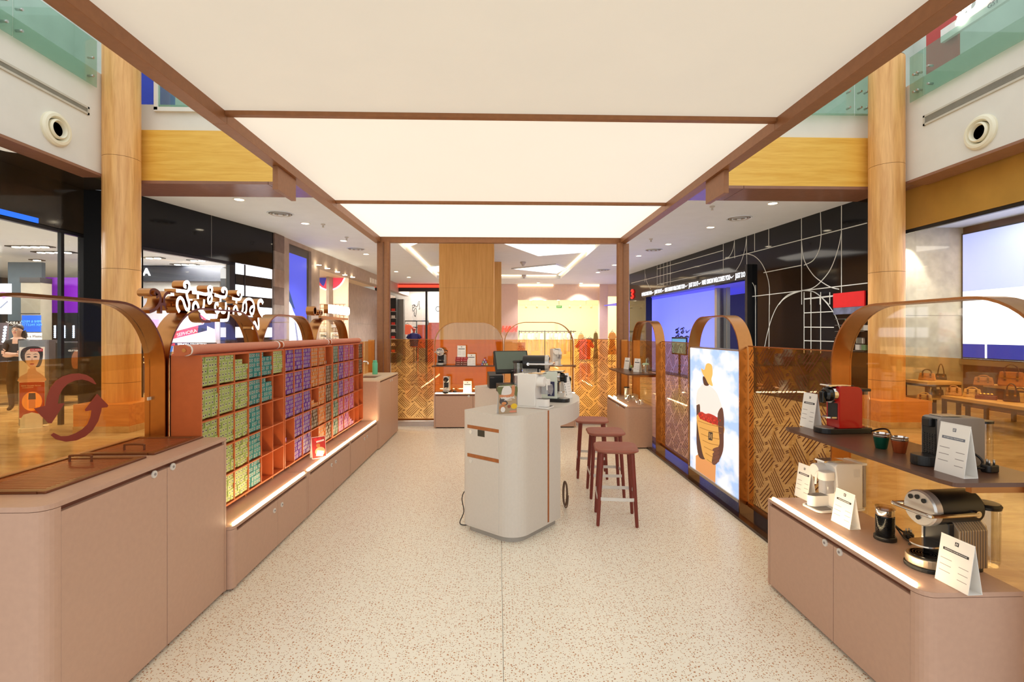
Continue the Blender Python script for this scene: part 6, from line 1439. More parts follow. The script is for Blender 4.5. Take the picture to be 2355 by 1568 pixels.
# shoe shop
ys = 19.0
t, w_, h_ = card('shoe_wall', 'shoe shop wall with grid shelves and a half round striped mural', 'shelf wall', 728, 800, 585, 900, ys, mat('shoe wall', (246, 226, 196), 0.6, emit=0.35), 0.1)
oy = lambda px, py: ((at(px, py, Y=ys).x - t.location.x), at(px, py, Y=ys).z - t.location.z)
c0 = oy(757, 620)
patch_build('half_round_mural', [(c0[0] + 0.62 * math.cos(PI + k * PI / 14), c0[1] + 0.75 * math.sin(PI + k * PI / 14)) for k in range(15)], (226, 70, 90), t, .004, .5, None, False); patch_build('mural_blue', [(c0[0] - .55, c0[1]), (c0[0] - .45, c0[1] - .3), (c0[0] - .2, c0[1] - .62), (c0[0] - .1, c0[1])], (70, 70, 170), t, .006, .4)
m = MB(); m.ribbon([(c0[0] + 0.64 * math.cos(PI + k * PI / 14), c0[1] + 0.77 * math.sin(PI + k * PI / 14)) for k in range(15)], .05, -.012, 0); m.build('mural_rim', glow('rim', (255, 240, 230), 1.2), t)
for k in range(9): a = oy(735, 700 + k * 9); b = oy(795, 700 + k * 9); B(a[0], b[0], -.02, 0, a[1], a[1] + .015).build('grid_bar', mat('grid wood', (196, 130, 70), 0.5), t)
for k in range(7): a = oy(736 + k * 9, 780); b = oy(736, 700); B(a[0], a[0] + .015, -.02, 0, a[1], b[1]).build('grid_bar', mat('grid wood'), t)
for k, (px, py, lab) in enumerate(((745, 755, 'pale shoe on the left of the upper shelf'), (768, 753, 'white shoe on the right of the upper shelf'), (745, 776, 'blue grey shoe inside the left white frame'), (768, 776, 'white shoe inside the right white frame'))):
    p = at(px, py, Y=ys - .15); s = thing('shoe', lab + ' in the shoe shop', 'shoe', p, 0, 'shoes in the shoe shop')
    MB().prism(spline_poly := [tuple(v) for v in spline([(-.17, -.05), (.1, -.055), (.17, -.03), (.18, .02), (.1, .05), (-.17, .05)], 3, True)], 0, .03).build('sole', WHITE, s)
    m = MB(); m.T = Matrix.Identity(4); prof = [(-.165, .03), (-.165, .12), (-.09, .125), (-.02, .1), (.08, .07), (.165, .05), (.17, .03)]
    m.add([(x, -.045, z) for x, z in prof] + [(x, .045, z) for x, z in prof], [tuple(range(7)), tuple(range(13, 6, -1))] + [(i, (i + 1) % 7, 7 + (i + 1) % 7, 7 + i) for i in range(7)]); m.build('upper', mat('shoe %d' % k, ((224, 216, 200), (240, 236, 230), (120, 130, 140), (236, 234, 226))[k], 0.5), s, bevel=.012)
for px, lab in ((746, 'left white display frame in the shoe shop'), (773, 'right white display frame in the shoe shop')):
    a, b = at(px - 13, 790, Y=ys - .3), at(px + 10, 764, Y=ys - .3); q = thing('product_frame', lab, 'frame', (a.x, a.y, a.z))
    W_, H_ = b.x - a.x, b.z - a.z
    for bx in ((0, W_, 0, .06), (0, W_, H_ - .06, H_), (0, .06, .06, H_ - .06), (W_ - .06, W_, .06, H_ - .06)): B(bx[0], bx[1], 0, .05, bx[2], bx[3]).build('bar', WHITE, q)
for px, py in ((733, 609), (753, 617), (776, 625), (793, 632), (811, 637)):
    c = at(px, py, Z=zl); tt = thing('downlight', 'small downlight in the cream soffit before the shoe shop, %s' % {733: 'first from the left', 753: 'second from the left', 776: 'middle one', 793: 'fourth from the left', 811: 'last one'}[px], 'downlight', c, 0, 'soffit downlights'); MB().cyl((0, 0, -.01), .08, .01, n=14).build('lens', PALE, tt)
lamp('shoe_shop_lamp', (-6.3, 17.0, zl - 0.05), 60, 0.8)
struct('wall_left_shoe', B(-9, -8.8, 14.8, 20, FZ, ZC), mat('soft white'), 'side wall of the shoe shop')

# ------------------------------------------------------------------ right side: black inlaid facade and the blue entrance
e0, e1 = GR.S(1486), GR.S(1728)                      # the entrance between these
zt0 = GR.sz(1600, 655)[1]
m = GR.box(-0.9, e0, FZ, ZC, -0.15, 0); bf = struct('wall_right_front', m, BLACKW, 'black mirror-gloss facade with thin white inlaid lines')
GR.box(e0, e1, zt0 - 0.1, ZC, -0.15, 0).build('upper_cladding', BLACKW, bf)
GR.box(e1, GR.L + 0.3, FZ, ZC, -0.15, 0).build('side_cladding', BLACKW, bf)
INL = mat('white inlay', (196, 196, 186), 0.4, var=0, emit=0.12)
k6 = 1 / 4.205; C6 = lambda L: [(1440 + x * k6, 420 + y * k6) for x, y in L]
k7 = 1 / 3.136; C7 = lambda L: [(1430 + x * k7, 560 + y * k7) for x, y in L]
def inlay(pix, sm=False):
    P = [GR.sz(*p) for p in pix]; P = [tuple(v) for v in spline(P, 6)] if sm else P
    m = MB(); m.T = GR.M; m.ribbon(P, 0.018, -0.003, 0.0); m.build('inlay_line', INL, bf, fix=False)
for L in ([(50, 972), (940, 745), (2330, 390)], [(300, 835), (938, 655)], [(300, 985), (940, 848)], [(1330, 870), (1700, 798)], [(1220, 1100), (2335, 970)], [(1720, 1128), (2000, 1098)],
          [(2083, 222), (2083, 1178)], [(1880, 285), (1887, 500)], [(1696, 345), (1698, 1178)], [(1380, 445), (1380, 628)], [(1243, 490), (1243, 660)], [(1165, 515), (1168, 835)], [(940, 585), (940, 880)], [(1048, 552), (1050, 730)],
          [(330, 780), (330, 1010)], [(363, 765), (363, 1000)], [(397, 755), (397, 990)], [(300, 790), (300, 1020)], [(427, 745), (427, 985)], [(182, 825), (182, 960)], [(1970, 1060), (1970, 1178)], [(1875, 1110), (1875, 1178)], [(1785, 1060), (1785, 1178)]): inlay(C6(L))
for L in ([(1048, 560), (1035, 640), (1000, 710), (945, 745)], [(1163, 540), (1150, 640), (1110, 770), (1055, 860)], [(1887, 500), (1870, 640), (1810, 750), (1720, 798)], [(2083, 480), (2050, 640), (1980, 830), (1885, 955), (1800, 1020), (1700, 1045), (1600, 1080), (1520, 1130), (1480, 1178)],
          [(1696, 560), (1720, 740), (1800, 880), (1885, 955), (1980, 1010), (2060, 1030)], [(1170, 688), (1240, 710), (1310, 780), (1360, 890), (1385, 1010), (1387, 1178)], [(1215, 960), (1245, 1020), (1253, 1178)], [(1700, 1040), (1800, 1050), (1880, 1100), (1960, 1178)], [(185, 880), (200, 960), (240, 1030)]): inlay(C6(L), True)
for L in ([(1315, 398), (1530, 375)], [(1315, 500), (1530, 490)], [(1315, 602), (1530, 604)], [(1315, 700), (1530, 705)], [(1365, 350), (1365, 790)], [(1435, 350), (1435, 790)], [(1315, 350), (1315, 790)], [(1065, 330), (1062, 760)], [(965, 300), (965, 750)]): inlay(C7(L))
for L in ([(1300, 338), (1200, 370), (1130, 440), (1085, 530), (1050, 650), (1030, 750)], [(1300, 338), (1390, 350), (1470, 420), (1540, 520), (1580, 640)]): inlay(C7(L), True)
# recessed entrance lined with blue light
ent = struct('door_1', GR.box(e0, e1, FZ - 0.02, FZ + 0.01, -1.2, -0.15), BLACK, 'blue lit recessed shop entrance')
BLUEG = glow('blue glowing panel', (112, 122, 255), 0.95)
n0 = GR.M.to_3x3() @ Vector((0, 1, 0)) * 0.7; GB = Plane((5.82 + n0.x, 20.6 + n0.y), (6.89 + n0.x, 9.2 + n0.y))
eb = GR.S(1664); ebb = GB.S(1664)
n_ = 3
for k in range(n_):
    b0 = GB.S(1478) - 2.5; a = b0 + (ebb - b0) * k / n_; b = b0 + (ebb - b0) * (k + 1) / n_
    GB.box(a + .01, b - .01, FZ, zt0 - 0.14, -0.05, 0.0).build('glow_panel', BLUEG, ent)
GR.box(e0 - 6, e1, zt0 - 0.14, zt0 - 0.1, -2.6, -0.16).build('entrance_soffit', glow('blue soffit', (84, 80, 220), 0.55), ent)
GR.box(e0 - .02, e0 + .1, FZ, zt0 - 0.1, -0.2, 0.05).build('jamb', BLACK, ent); GR.box(e1 - .06, e1 + .04, FZ, zt0 + .25, -0.4, 0.14).build('jamb', BLACK, ent)
GB.box(ebb, ebb + .14, FZ, zt0 - .14, -0.05, 0.3).build('jamb', STEEL, ent); GB.box(ebb + .32, ebb + .37, FZ, zt0 - .14, 0.0, 0.1).build('door_edge', STEEL, ent)
GR.box(eb - 9, e1 + 1.5, FZ, zt0 - .14, -2.6, -2.5).build('inner_wall', mat('olive inner wall', (84, 72, 40), 0.5), ent)
GR.box(eb - .9, eb - .4, FZ, 1.9, -2.4, -2.3).build('inner_panel', mat('cream inner', (206, 190, 150), 0.5, emit=.2), ent)
# welcome lettering on the glow panel
sgn = thing('welcome_print', 'dark curly welcome lettering with a tick mark on the blue glowing panel', 'lettering')
def ink(pix, wd=0.05, d=-0.69, sm=True):
    P = [GB.sz(*p) for p in C7(pix)]; m = MB(); m.T = GB.M; m.ribbon([tuple(v) for v in spline(P, 5)] if sm else P, wd, -.012, -.006); m.build('glyph', mat('navy ink', (30, 34, 80), 0.5), sgn, fix=False)
ink([(388, 625), (402, 620), (408, 632), (392, 640), (400, 645), (412, 632)]); ink([(390, 620), (408, 612), (414, 604)], .035); ink([(414, 648), (404, 655), (412, 662), (418, 650)], .03)
ink([(424, 622), (436, 612), (444, 626), (428, 642), (442, 645), (450, 630)]); ink([(436, 612), (448, 606), (452, 614)], .035)
ink([(388, 672), (404, 665), (416, 676), (432, 668), (450, 678), (470, 668), (486, 676)], .05)
def swoosh(pl, cx, cz, w_, d, m_, par):
    P = [(-.5, .08), (-.44, -.12), (-.3, -.17), (-.1, -.1), (.5, .2), (-.12, .0), (-.28, -.04), (-.36, .02), (-.38, .14)]
    mb = MB(); patch(mb, [(cx + x * w_, cz + z * w_) for x, z in P], pl.M, d); mb.build('tick_mark', m_, par, fix=False)
c = GB.sz(*C7([(482, 632)])[0]); swoosh(GB, c[0], c[1], 0.42, 0.012, mat('navy ink'), sgn)
t = thing('video_monitor', 'small monitor in front of the blue glowing panel', 'monitor')
a, b = GB.sz(*C7([(378, 720)])[0]), GB.sz(*C7([(484, 676)])[0])
GB.box(a[0], b[0], a[1] - .4, b[1], 0.05, 0.1).build('case', BLACK, t); GB.box(a[0] + .03, b[0] - .03, a[1] - .35, b[1] - .06, 0.1, 0.105).build('picture', glow('monitor picture', (90, 150, 190), .5), t); GB.box((a[0] + b[0]) / 2 - .05, (a[0] + b[0]) / 2 + .05, FZ, a[1] - .4, 0.05, 0.09).build('stand', BLACK, t)
# running text sign
tk = thing('ticker_sign', 'long black running text sign with white letters over the blue entrance', 'sign')
d0 = 0.14
s0, z0 = GR.sz(1484, 684); s1, z1 = GR.sz(1727, 643)
zlo = (z0 + z1) / 2; zhi = (GR.sz(1484, 668)[1] + GR.sz(1727, 624)[1]) / 2
GR.box(s0, s1, zlo, zhi, -0.1, d0).build('sign_case', mat('sign black', (12, 12, 15), 0.3), tk)
LW_ = glow('ticker white', (245, 248, 255), 1.6); hh = (zhi - zlo) * 0.62; zm = (zlo + zhi) / 2
Ft = lambda s: GR.M @ Matrix.Translation((s, -d0 - .006, zm))
def tick_text(px0, px1, s):
    a, b = GR.S(px0), GR.S(px1); o = text(s, hh * 1.25, Ft((a + b) / 2), LW_, tk, ext=.002, bold=.0025, sx=1.0)
    xs = [(GR.M.inverted() @ v.co).x for v in o.data.vertices]; wd = max(xs) - min(xs); f = (b - a) / wd; mid = (a + b) / 2
    M_ = GR.M @ Matrix.Translation((mid, 0, 0)) @ Matrix.Diagonal((f, 1, 1, 1)) @ Matrix.Translation((-mid, 0, 0)) @ GR.M.inverted(); o.data.transform(M_)
for px0, px1, s in ((1484, 1507, 'N WELCOMES YOU'), (1514, 1531, 'JUST DO IT'), (1538, 1584, 'NIKE ORION WELCOMES YOU'), (1594, 1616, 'JUST DO IT'), (1625, 1690, 'NIKE ORION WELCOMES YOU'), (1703, 1726, 'JUST DO')): tick_text(px0, px1, s)
for px in (1510.5, 1534.5, 1589, 1620.5, 1696): swoosh(GR, GR.S(px), zm, hh * 1.3, d0 + .008, LW_, tk)
# red curl, red board, sports poster: reflections in the gloss facade, built as things
t = thing('red_curl_reflection', 'red curl reflection at the far end of the black facade', 'sign'); c = GR.sz(1456, 676)
m = MB(); m.T = GR.M; m.ribbon([tuple(v) for v in spline([(c[0] - .12, c[1] + .12), (c[0], c[1] + .18), (c[0] + .1, c[1] + .08), (c[0] - .05, c[1]), (c[0] + .1, c[1] - .1), (c[0] - .05, c[1] - .18), (c[0] - .14, c[1] - .12)], 5)], .06, -.06, -.01); m.build('reflected_curl', glow('red curl glow', (255, 50, 40), 0.7), t)  # glowing ribbon drawn for a red reflection, no neon tube there
t = thing('red_reflection_board', 'red reflection over a reflected sports picture beside the right column', 'banner'); a, b = GR.sz(1920, 708), GR.sz(1992, 668)
GR.box(a[0], b[0], a[1], b[1], 0.01, 0.04).build('banner', mat('reflected red', (186, 26, 30), 0.4, emit=.25), t); zz = GR.sz(1950, 722)[1]  # red reflection in the facade, built as a faintly glowing board
GR.box(a[0], b[0], zz, a[1], 0.01, 0.035).build('picture', mat('reflected sports picture', (92, 96, 116), 0.5, var=.5, scale=6, emit=.15), t)
t = thing('merchandise_grid', 'dark grid wall with small goods beside the right column', 'shelf wall'); a = GR.sz(1925, 805); b = GR.sz(1992, 725)
for k in range(6): GR.box(a[0], b[0], a[1] + (b[1] - a[1]) * k / 5.5, a[1] + (b[1] - a[1]) * k / 5.5 + .015, 0.02, 0.05).build('rail', mat('rail dark', (70, 66, 60), 0.5), t)
for k in range(14): s_ = a[0] + (b[0] - a[0]) * random.random(); z_ = a[1] + (b[1] - a[1]) * (int(random.random() * 5) + .2) / 5.5; GR.box(s_, s_ + .14, z_, z_ + .1, .02, .06).build('item', mat('item %d' % (k % 3), ((130, 126, 110), (80, 110, 70), (176, 170, 160))[k % 3], .5), t)

# ------------------------------------------------------------------ right near shop with handbags
struct('wall_right_fascia', B(7.25, 7.35, 2, 9.35, 3.34, ZC - 0.02), GOLDP, 'golden fascia panel over the handbag shop')
struct('ceiling_right_soffit', B(7.1, 7.35, 2, 9.2, ZC - 0.02, ZC + 0.04), SOFF, 'soffit under the right gallery')
w3 = struct('window_3', B(7.3, 7.31, 2.5, 9.3, FZ, 3.3), SHOP_GL, 'glass front of the handbag shop')
B(7.27, 7.33, 2.5, 9.35, 3.28, 3.36).build('window_head', BLACK, w3)
struct('wall_right_shop', B(9.25, 9.4, 1.5, 9.7, FZ, 3.6), mat('shop brown', (92, 52, 30), 0.5, var=.2, scale=2), 'brown back wall of the handbag shop')
struct('ceiling_right_shop', B(7.35, 9.4, 1.5, 9.9, 3.6, 3.68), CEIL, 'pale ceiling of the handbag shop')
cw = struct('wall_right_concrete', B(7.6, 9.25, 9.6, 9.9, FZ, 1.85), CONCRETE, 'pale concrete wall in the handbag shop')
B(7.6, 9.25, 9.6, 9.9, 1.856, 3.6).build('concrete_panel', CONCRETE, cw)
struct('baseboard_right_shop', B(9.19, 9.25, 1.5, 9.6, FZ, 0.05), mat('cream base', (206, 176, 130), .5), 'pale base strip of the handbag shop')
t = thing('spotlight', 'ceiling spotlight washing the pale concrete wall', 'spotlight', (at(2110, 600, Y=9.35).x, 9.3, 3.6)); MB().cyl((0, 0, -.1), .05, .1, n=16).build('can', BLACK, t); MB().cyl((0, 0, -.104), .04, .004, n=16).build('lens', PALE, t)
sp = bpy.data.lights.new('spot_lamp', 'SPOT'); sp.energy = 120; sp.spot_size = R(62); sp.spot_blend = .5; sp.color = (1, .93, .8); sp.shadow_soft_size = .03
so2 = bpy.data.objects.new('spot_lamp', sp); COL.objects.link(so2); so2.parent = t; so2.location = (0, 0, -.12); so2.rotation_euler = (R(14), 0, 0)
t = thing('led_wall', 'large glowing screen on the back wall of the handbag shop', 'screen', (9.22, 7.9, 0))
zA, zB = at(2197, 825, X=9.2).z, at(2200, 540, X=9.2).z; yN, yF = 4.0, 9.58
bz = lambda y: at(2200, y, X=9.2).z
B(-.02, .02, yN - 7.9, yF - 7.9, zA, zB).build('case', BLACK, t)
for nm, za, zb, col, e in (('sky_band', bz(672), zB - .03, (176, 188, 250), .8), ('white_band', bz(684) , bz(672), (255, 255, 255), 1.3), ('white_field', bz(790), bz(684), (250, 253, 255), 1.25), ('blue_band', bz(820), bz(790), (6, 48, 170), .5)):
    B(-.024, -.02, yN - 7.9, yF - 7.9 - .03, za, zb).build(nm, glow('led ' + nm, col, e), t)
B(-.026, -.024, at(2268, 800, X=9.2).y - 7.92, at(2268, 800, X=9.2).y - 7.88, bz(820), bz(790)).build('white_divider', glow('led white_field'), t)
B(-.06, .0, yN - 7.9, yF - 7.9, zA - .1, zA).build('sill', STEEL, t)
lamp('bag_shop_lamp', (8.2, 7.2, 3.55), 90, 1.4, (1, .85, .6), 3.0)
DWD = mat('dark table frame', (58, 40, 26), .4); TOPW = mat('pale table top', (206, 170, 116), .5)
def table(label, x0, x1, y0, y1, z, mid=None):
    t = thing('display_table', label, 'table', ((x0 + x1) / 2, (y0 + y1) / 2, FZ), 0, 'handbag display tables'); hx, hy, h_ = (x1 - x0) / 2, (y1 - y0) / 2, z - FZ
    B(-hx, hx, -hy, hy, h_ - .05, h_).build('top', TOPW, t, bevel=.003)
    for sx in (-1, 1):
        for sy in (-1, 1): B(sx * (hx - .03) - .025, sx * (hx - .03) + .025, sy * (hy - .03) - .025, sy * (hy - .03) + .025, 0, h_ - .05).build('leg', DWD, t)
    for sy in (-1, 1): B(-hx + .055, hx - .055, sy * (hy - .03) - .02, sy * (hy - .03) + .02, h_ - .09, h_ - .05).build('rail', DWD, t)
    for sx in (-1, 1): B(sx * (hx - .03) - .02, sx * (hx - .03) + .02, -hy + .055, hy - .055, h_ - .09, h_ - .05).build('rail', DWD, t)
    if mid: B(-hx + .01, hx - .01, -hy + .06, hy - .06, mid, mid + .03).build('lower_shelf', TOPW, t)
    return t
table('high display table with two bags beside the concrete wall', 7.50, 8.12, 8.45, 9.0, .65, .36)
table('long low display table behind the shop glass', 7.72, 8.2, 5.6, 8.42, .42)
table('tall dark display table at the back of the handbag shop', 8.45, 9.0, 5.6, 8.4, .62)
def bag(label, px, py, Z, w_, h_, d_, col, handle='top', X=None, rz=0):
    p = at(px, py, Z=Z) if X is None else at(px, py, X=X)
    t = thing('handbag', label, 'handbag', (p.x, p.y, Z + .001), R(-50 + rz), 'handbags on display')
    m_ = mat('leather %d %d %d' % col, col, .5, var=.18, scale=40)
    m = MB(); a = (w_ / 2, d_ / 2); b = (w_ / 2 * .84, d_ / 2 * .5)
    m.add([(-a[0], -a[1], 0), (a[0], -a[1], 0), (a[0], a[1], 0), (-a[0], a[1], 0), (-b[0], -b[1], h_), (b[0], -b[1], h_), (b[0], b[1], h_), (-b[0], b[1], h_)], [(0, 3, 2, 1), (4, 5, 6, 7), (0, 1, 5, 4), (1, 2, 6, 5), (2, 3, 7, 6), (3, 0, 4, 7)])
    m.build('body', m_, t, bevel=h_ * .12, seg=3)
    tl = math.atan2(a[1] - b[1], h_); m = MB(); m.T = Matrix.Translation((0, -b[1] - .004, h_ * .98)) @ Matrix.Rotation(-tl, 4, 'X')
    m.box(-b[0] * .96, b[0] * .96, -.006, 0, -h_ * .42, 0); m.build('flap', m_, t, bevel=.004)
    for s in (-1, 1):
        q = MB(); q.box(s * w_ * .22 - .012, s * w_ * .22 + .012, -a[1] * .86 - .008, -b[1], h_ * .38, h_ * .98); q.build('strap', mat('strap brown', (110, 70, 40), .5), t)
        q = MB(); q.box(s * w_ * .22 - .014, s * w_ * .22 + .014, -a[1] * .86 - .014, -a[1] * .6, h_ * .5, h_ * .6); q.build('buckle', mat('gold buckle', (214, 170, 90), .25, metal=.8), t)
    if handle:
        hh_ = {'top': h_ * .6, 'tall': h_ * 1.7, 'low': h_ * .3}[handle]
        for y in ((-b[1], b[1]) if handle == 'top' else (0,)):
            MB().tube([(w_ * .26 * math.cos(PI - PI * k / 14), y, h_ * .9 + hh_ * math.sin(PI * k / 14) ** (.8 if handle != 'tall' else 1.5)) for k in range(15)], .008, 8).build('handle', mat('strap dark', (70, 46, 30), .45) if handle != 'low' else m_, t)
    return t
bag('golden monogram shoulder bag on the high table', 2132, 874, .65, .25, .13, .1, (206, 142, 62), 'top')
bag('small dark bag with a tall thin strap on the high table', 2164, 873, .65, .17, .11, .09, (62, 50, 38), 'tall')
bag('pale bag on the lower shelf of the high table', 2126, 925, .31, .22, .14, .1, (196, 164, 108), 'low')
bag('dark brown handbag on the lower shelf of the high table', 2155, 916, .31, .2, .17, .1, (60, 30, 20), 'top')
bag('pale pink flap bag on the long low table', 2193, 909, .42, .23, .14, .1, (222, 178, 142), 'low')
bag('cream flap bag on the long low table', 2236, 913, .42, .24, .14, .1, (226, 188, 128), 'low')
bag('pale bag with double handles at the right end of the low table', 2347, 925, .42, .24, .15, .11, (206, 170, 112), 'top')
bag('low golden brown monogram bag on the tall back table', 2262, 886, .62, .26, .14, .12, (182, 118, 50), 'low')
bag('large golden brown monogram tote on the tall back table', 2326, 888, .62, .34, .24, .15, (178, 112, 46), 'top')
bag('dark handbag standing behind the pale bag at the right edge', 2326, 902, .421, .2, .19, .09, (46, 38, 30), 'top', X=8.12)
p = at(2268, 918, Z=.42); t = thing('jewel_box', 'dark red tray with gold trinkets on the long low table', 'tray', (p.x, p.y, .421), R(-50)); B(-.13, .13, -.07, .07, 0, .06).build('box', mat('dark red box', (112, 30, 22), .4), t, bevel=.004)
for k in range(4): MB().lathe([(0, .0), (.022, .01), (.026, .025), (.014, .04), (0, .042)], (-.07 + k * .045, .0, .06), 12).build('trinket', mat('gold buckle'), t)

# ------------------------------------------------------------------ far end of the hall
YBK = 26.0
P1x, P2x = at(1010, 700, Y=15.0).x, at(1136, 700, Y=15.0).x
pl = struct('wall_back_pillar', B(P1x + .01, P2x - .01, 15.01, 16.6, FZ, ZC + .42), mat('joint shadow'), 'broad veneered pillar beyond the kiosk')
zj = at(1080, 662, Y=15).z
for a, b in ((FZ, zj - 1.79), (zj - 1.787, zj), (zj + .003, ZC + .42)): B(P1x, P2x, 14.98, 16.6, a, b).build('veneer_panel', WOODP, pl)
struct('wall_back_pillar_second', B(-1.6, at(1153, 700, Y=19).x, 19, 20.6, FZ, ZC + .42), WOODP, 'second veneered pillar behind the broad one')
# red lit cove and sports shop on the left
xs0, xs1 = -6.4, at(1016, 700, Y=YBK).x
sh = struct('wall_back_sports', B(xs0, xs1, YBK, YBK + .2, at(950, 670, Y=YBK).z, ZC), BLACK, 'black head of the sports shop front')
tag(B(xs0, xs1, YBK - .1, YBK, at(950, 661, Y=YBK).z, at(950, 655, Y=YBK).z).build('red_cove_light', glow('red cove', (255, 60, 40), 1.6)), 'red light line over the sports shop front', 'light strip')
struct('wall_back_sports_inner', B(xs0, xs1, 29, 29.2, FZ, ZC), mat('grey shop wall', (196, 188, 180), .6), 'pale inner wall of the sports shop')
for px0, px1, Y, m_, nm, lab in ((897, 911, 25.5, BLACK, 'display_rack', 'black shelf rack at the left of the sports shop'), (911, 928, 26.3, mat('grey pier', (130, 126, 122), .6), 'pier', 'grey pier in the sports shop')):
    a, b = at(px0, 700, Y=Y).x, at(px1, 700, Y=Y).x; t = thing(nm, lab, 'shelf' if nm == 'display_rack' else 'pier', ((a + b) / 2, Y, FZ)); B((a - b) / 2, (b - a) / 2, 0, .4, 0, 3.3).build('body', m_, t)
    if nm == 'display_rack':
        for k in range(7): B((a - b) / 2 + .05, (b - a) / 2, -.05, 0, .5 + k * .35, .53 + k * .35).build('shelf_board', STEEL, t); B((a - b) / 2 + .08, (b - a) / 2 - .05, -.06, 0, .53 + k * .35, .66 + k * .35).build('item', mat('rack item %d' % (k % 2), ((206, 50, 36), (220, 214, 206))[k % 2], .5), t)
mu = at(980.5, 700, Y=YBK).x; w4 = struct('window_4', B(xs0, xs1, YBK + .05, YBK + .06, FZ, at(950, 670, Y=YBK).z), SHOP_GL, 'glass front of the sports shop'); B(mu - .05, mu + .05, YBK, YBK + .12, FZ, at(950, 670, Y=YBK).z).build('mullion', BLACK, w4)
t, w_, h_ = card('lit_board', 'white lit board behind the left edge of the broad pillar', 'light board', 986, 1016, 670, 741, YBK + .3, glow('lit board', (255, 252, 246), 1.3), .1)
p = at(1006, 711, Y=YBK + .3); text('C', .4, frame((p.x - t.location.x, -.004, p.z - t.location.z), (1, 0, 0)), mat('grey letter', (110, 112, 120), .5), t, sx=.8)
t, w_, h_ = card('red_tile_wall', 'red tiled plinth wall under the white lit board', 'wall panel', 986, 1016, 742, 885, YBK + .25, mat('red tiles', (226, 96, 70), .3, var=.2, scale=8, emit=.25), .1)
t = thing('line_drawing', 'thin line drawing of an athlete on the sports shop wall', 'wall drawing'); DR = lambda L: [(860 + x / 6.533, 540 + y / 6.533) for x, y in L]
for L in ([(575, 1070), (590, 1050), (610, 1060), (600, 1090), (580, 1080)], [(600, 1040), (640, 1080), (660, 1050), (665, 1010), (685, 1000), (680, 1060), (690, 1110), (670, 1110)], [(580, 1090), (585, 1140), (600, 1140), (620, 1100), (640, 1120), (630, 1200), (620, 1225)], [(610, 1150), (605, 1200), (630, 1222)]):
    P = [at(x, y, Y=28.98) for x, y in DR(L)]; MB().tube(spline(P, 4), .012, 5).build('ink_line', DARKINK, t)
t = thing('clothes_rail', 'black clothes rail in the sports shop', 'clothes rail', (at(955, 780, Y=27.5).x, 27.5, FZ)); a, b = at(931, 738, Y=27.5), at(985, 738, Y=27.5)
for z in (a.z - FZ, a.z - FZ - .35): MB().tube([(a.x - t.location.x, 0, z), (b.x - t.location.x, 0, z)], .03, 8).build('bar', BLACK, t)
for x in (a.x, (a.x + b.x) / 2, b.x): MB().tube([(x - t.location.x, 0, 0), (x - t.location.x, 0, a.z - FZ)], .03, 8).build('upright', BLACK, t)
def garment(label, px, py, Y, h_, w_, col, kind='dress', group=None, e=0.0):
    p = at(px, py, Y=Y); t = thing('garment', label, 'garment', p, 0, group)
    if kind == 'shirt': P = [(-.5, .0), (-.5, -.75 - .25), (.5, -1), (.5, 0), (.9, -.35), (.72, -.5), (.5, -.25), (.5, -1), (-.5, -1), (-.5, -.25), (-.72, -.5), (-.9, -.35), (-.5, 0)]
    if kind == 'shirt': P = [(-.18, 0), (.18, 0), (.5, -.08), (.78, -.38), (.58, -.48), (.46, -.3), (.44, -1), (-.44, -1), (-.46, -.3), (-.58, -.48), (-.78, -.38), (-.5, -.08)]
    else: P = [(-.16, 0), (.16, 0), (.4, -.05), (.55, -.25), (.36, -.3), (.3, -.45), (.5, -.75), (.62, -1), (-.62, -1), (-.5, -.75), (-.3, -.45), (-.36, -.3), (-.55, -.25), (-.4, -.05)]
    P = [(x * w_ / 1.2, z * h_) for x, z in P]; n = len(P); m = MB()
    m.add([(x, -.05, z) for x, z in P] + [(x, .05, z) for x, z in P], [tuple(range(n)), tuple(range(2 * n - 1, n - 1, -1))] + [(i, (i + 1) % n, n + (i + 1) % n, n + i) for i in range(n)])
    m.build('cloth', mat('cloth %d %d %d %d' % (*col, int(e * 10)), col, .7, var=.12, scale=6, emit=e), t, bevel=.02, seg=1)
    MB().tube([(-w_ * .2, 0, 0.0), (0, 0, .06), (w_ * .2, 0, 0)], .012, 6).build('hanger', BLACK, t); MB().tube(spline([(0, 0, .05), (0, 0, .12), (.03, 0, .15), (.05, 0, .12)], 3), .01, 6).build('hook', STEEL, t)
    return t
garment('orange sports shirt on the rail in the sports shop', 937, 746, 27.4, .55, .5, (236, 84, 40), 'shirt', 'sports shirts', .2); garment('orange sports shirt half hidden by the grey pier', 922, 748, 27.6, .6, .5, (230, 76, 36), 'shirt', 'sports shirts', .2)
# mannequin bust with a blue jersey
p = at(952, 765, Y=25.9); t = thing('jersey_mannequin', 'mannequin bust wearing a blue and red jersey in the sports shop', 'mannequin', (p.x, 25.9, FZ)); zt_ = p.z - FZ
MB().lathe([(.14, zt_ - .75), (.2, zt_ - .5), (.24, zt_ - .2), (.2, zt_ - .06), (.06, zt_), (.05, zt_ + .06), (.09, zt_ + .14), (.09, zt_ + .22), (0, zt_ + .28)], n=18).build('bust', mat('mannequin red', (206, 84, 60), .4), t)
MB().lathe([(.2, zt_ - .7), (.215, zt_ - .5), (.255, zt_ - .2), (.22, zt_ - .05), (.1, zt_)], n=18).build('jersey', mat('jersey blue', (48, 44, 112), .6), t); MB().cyl((0, 0, 0), .03, zt_ - .7, n=10).build('pole', STEEL, t); MB().cyl((0, 0, 0), .25, .03, n=20).build('foot', STEEL, t)
for s in (-1, 1): MB().tube([(s * .22, 0, zt_ - .1), (s * .34, 0, zt_ - .3)], .08, 10).build('sleeve', mat('jersey blue'), t)
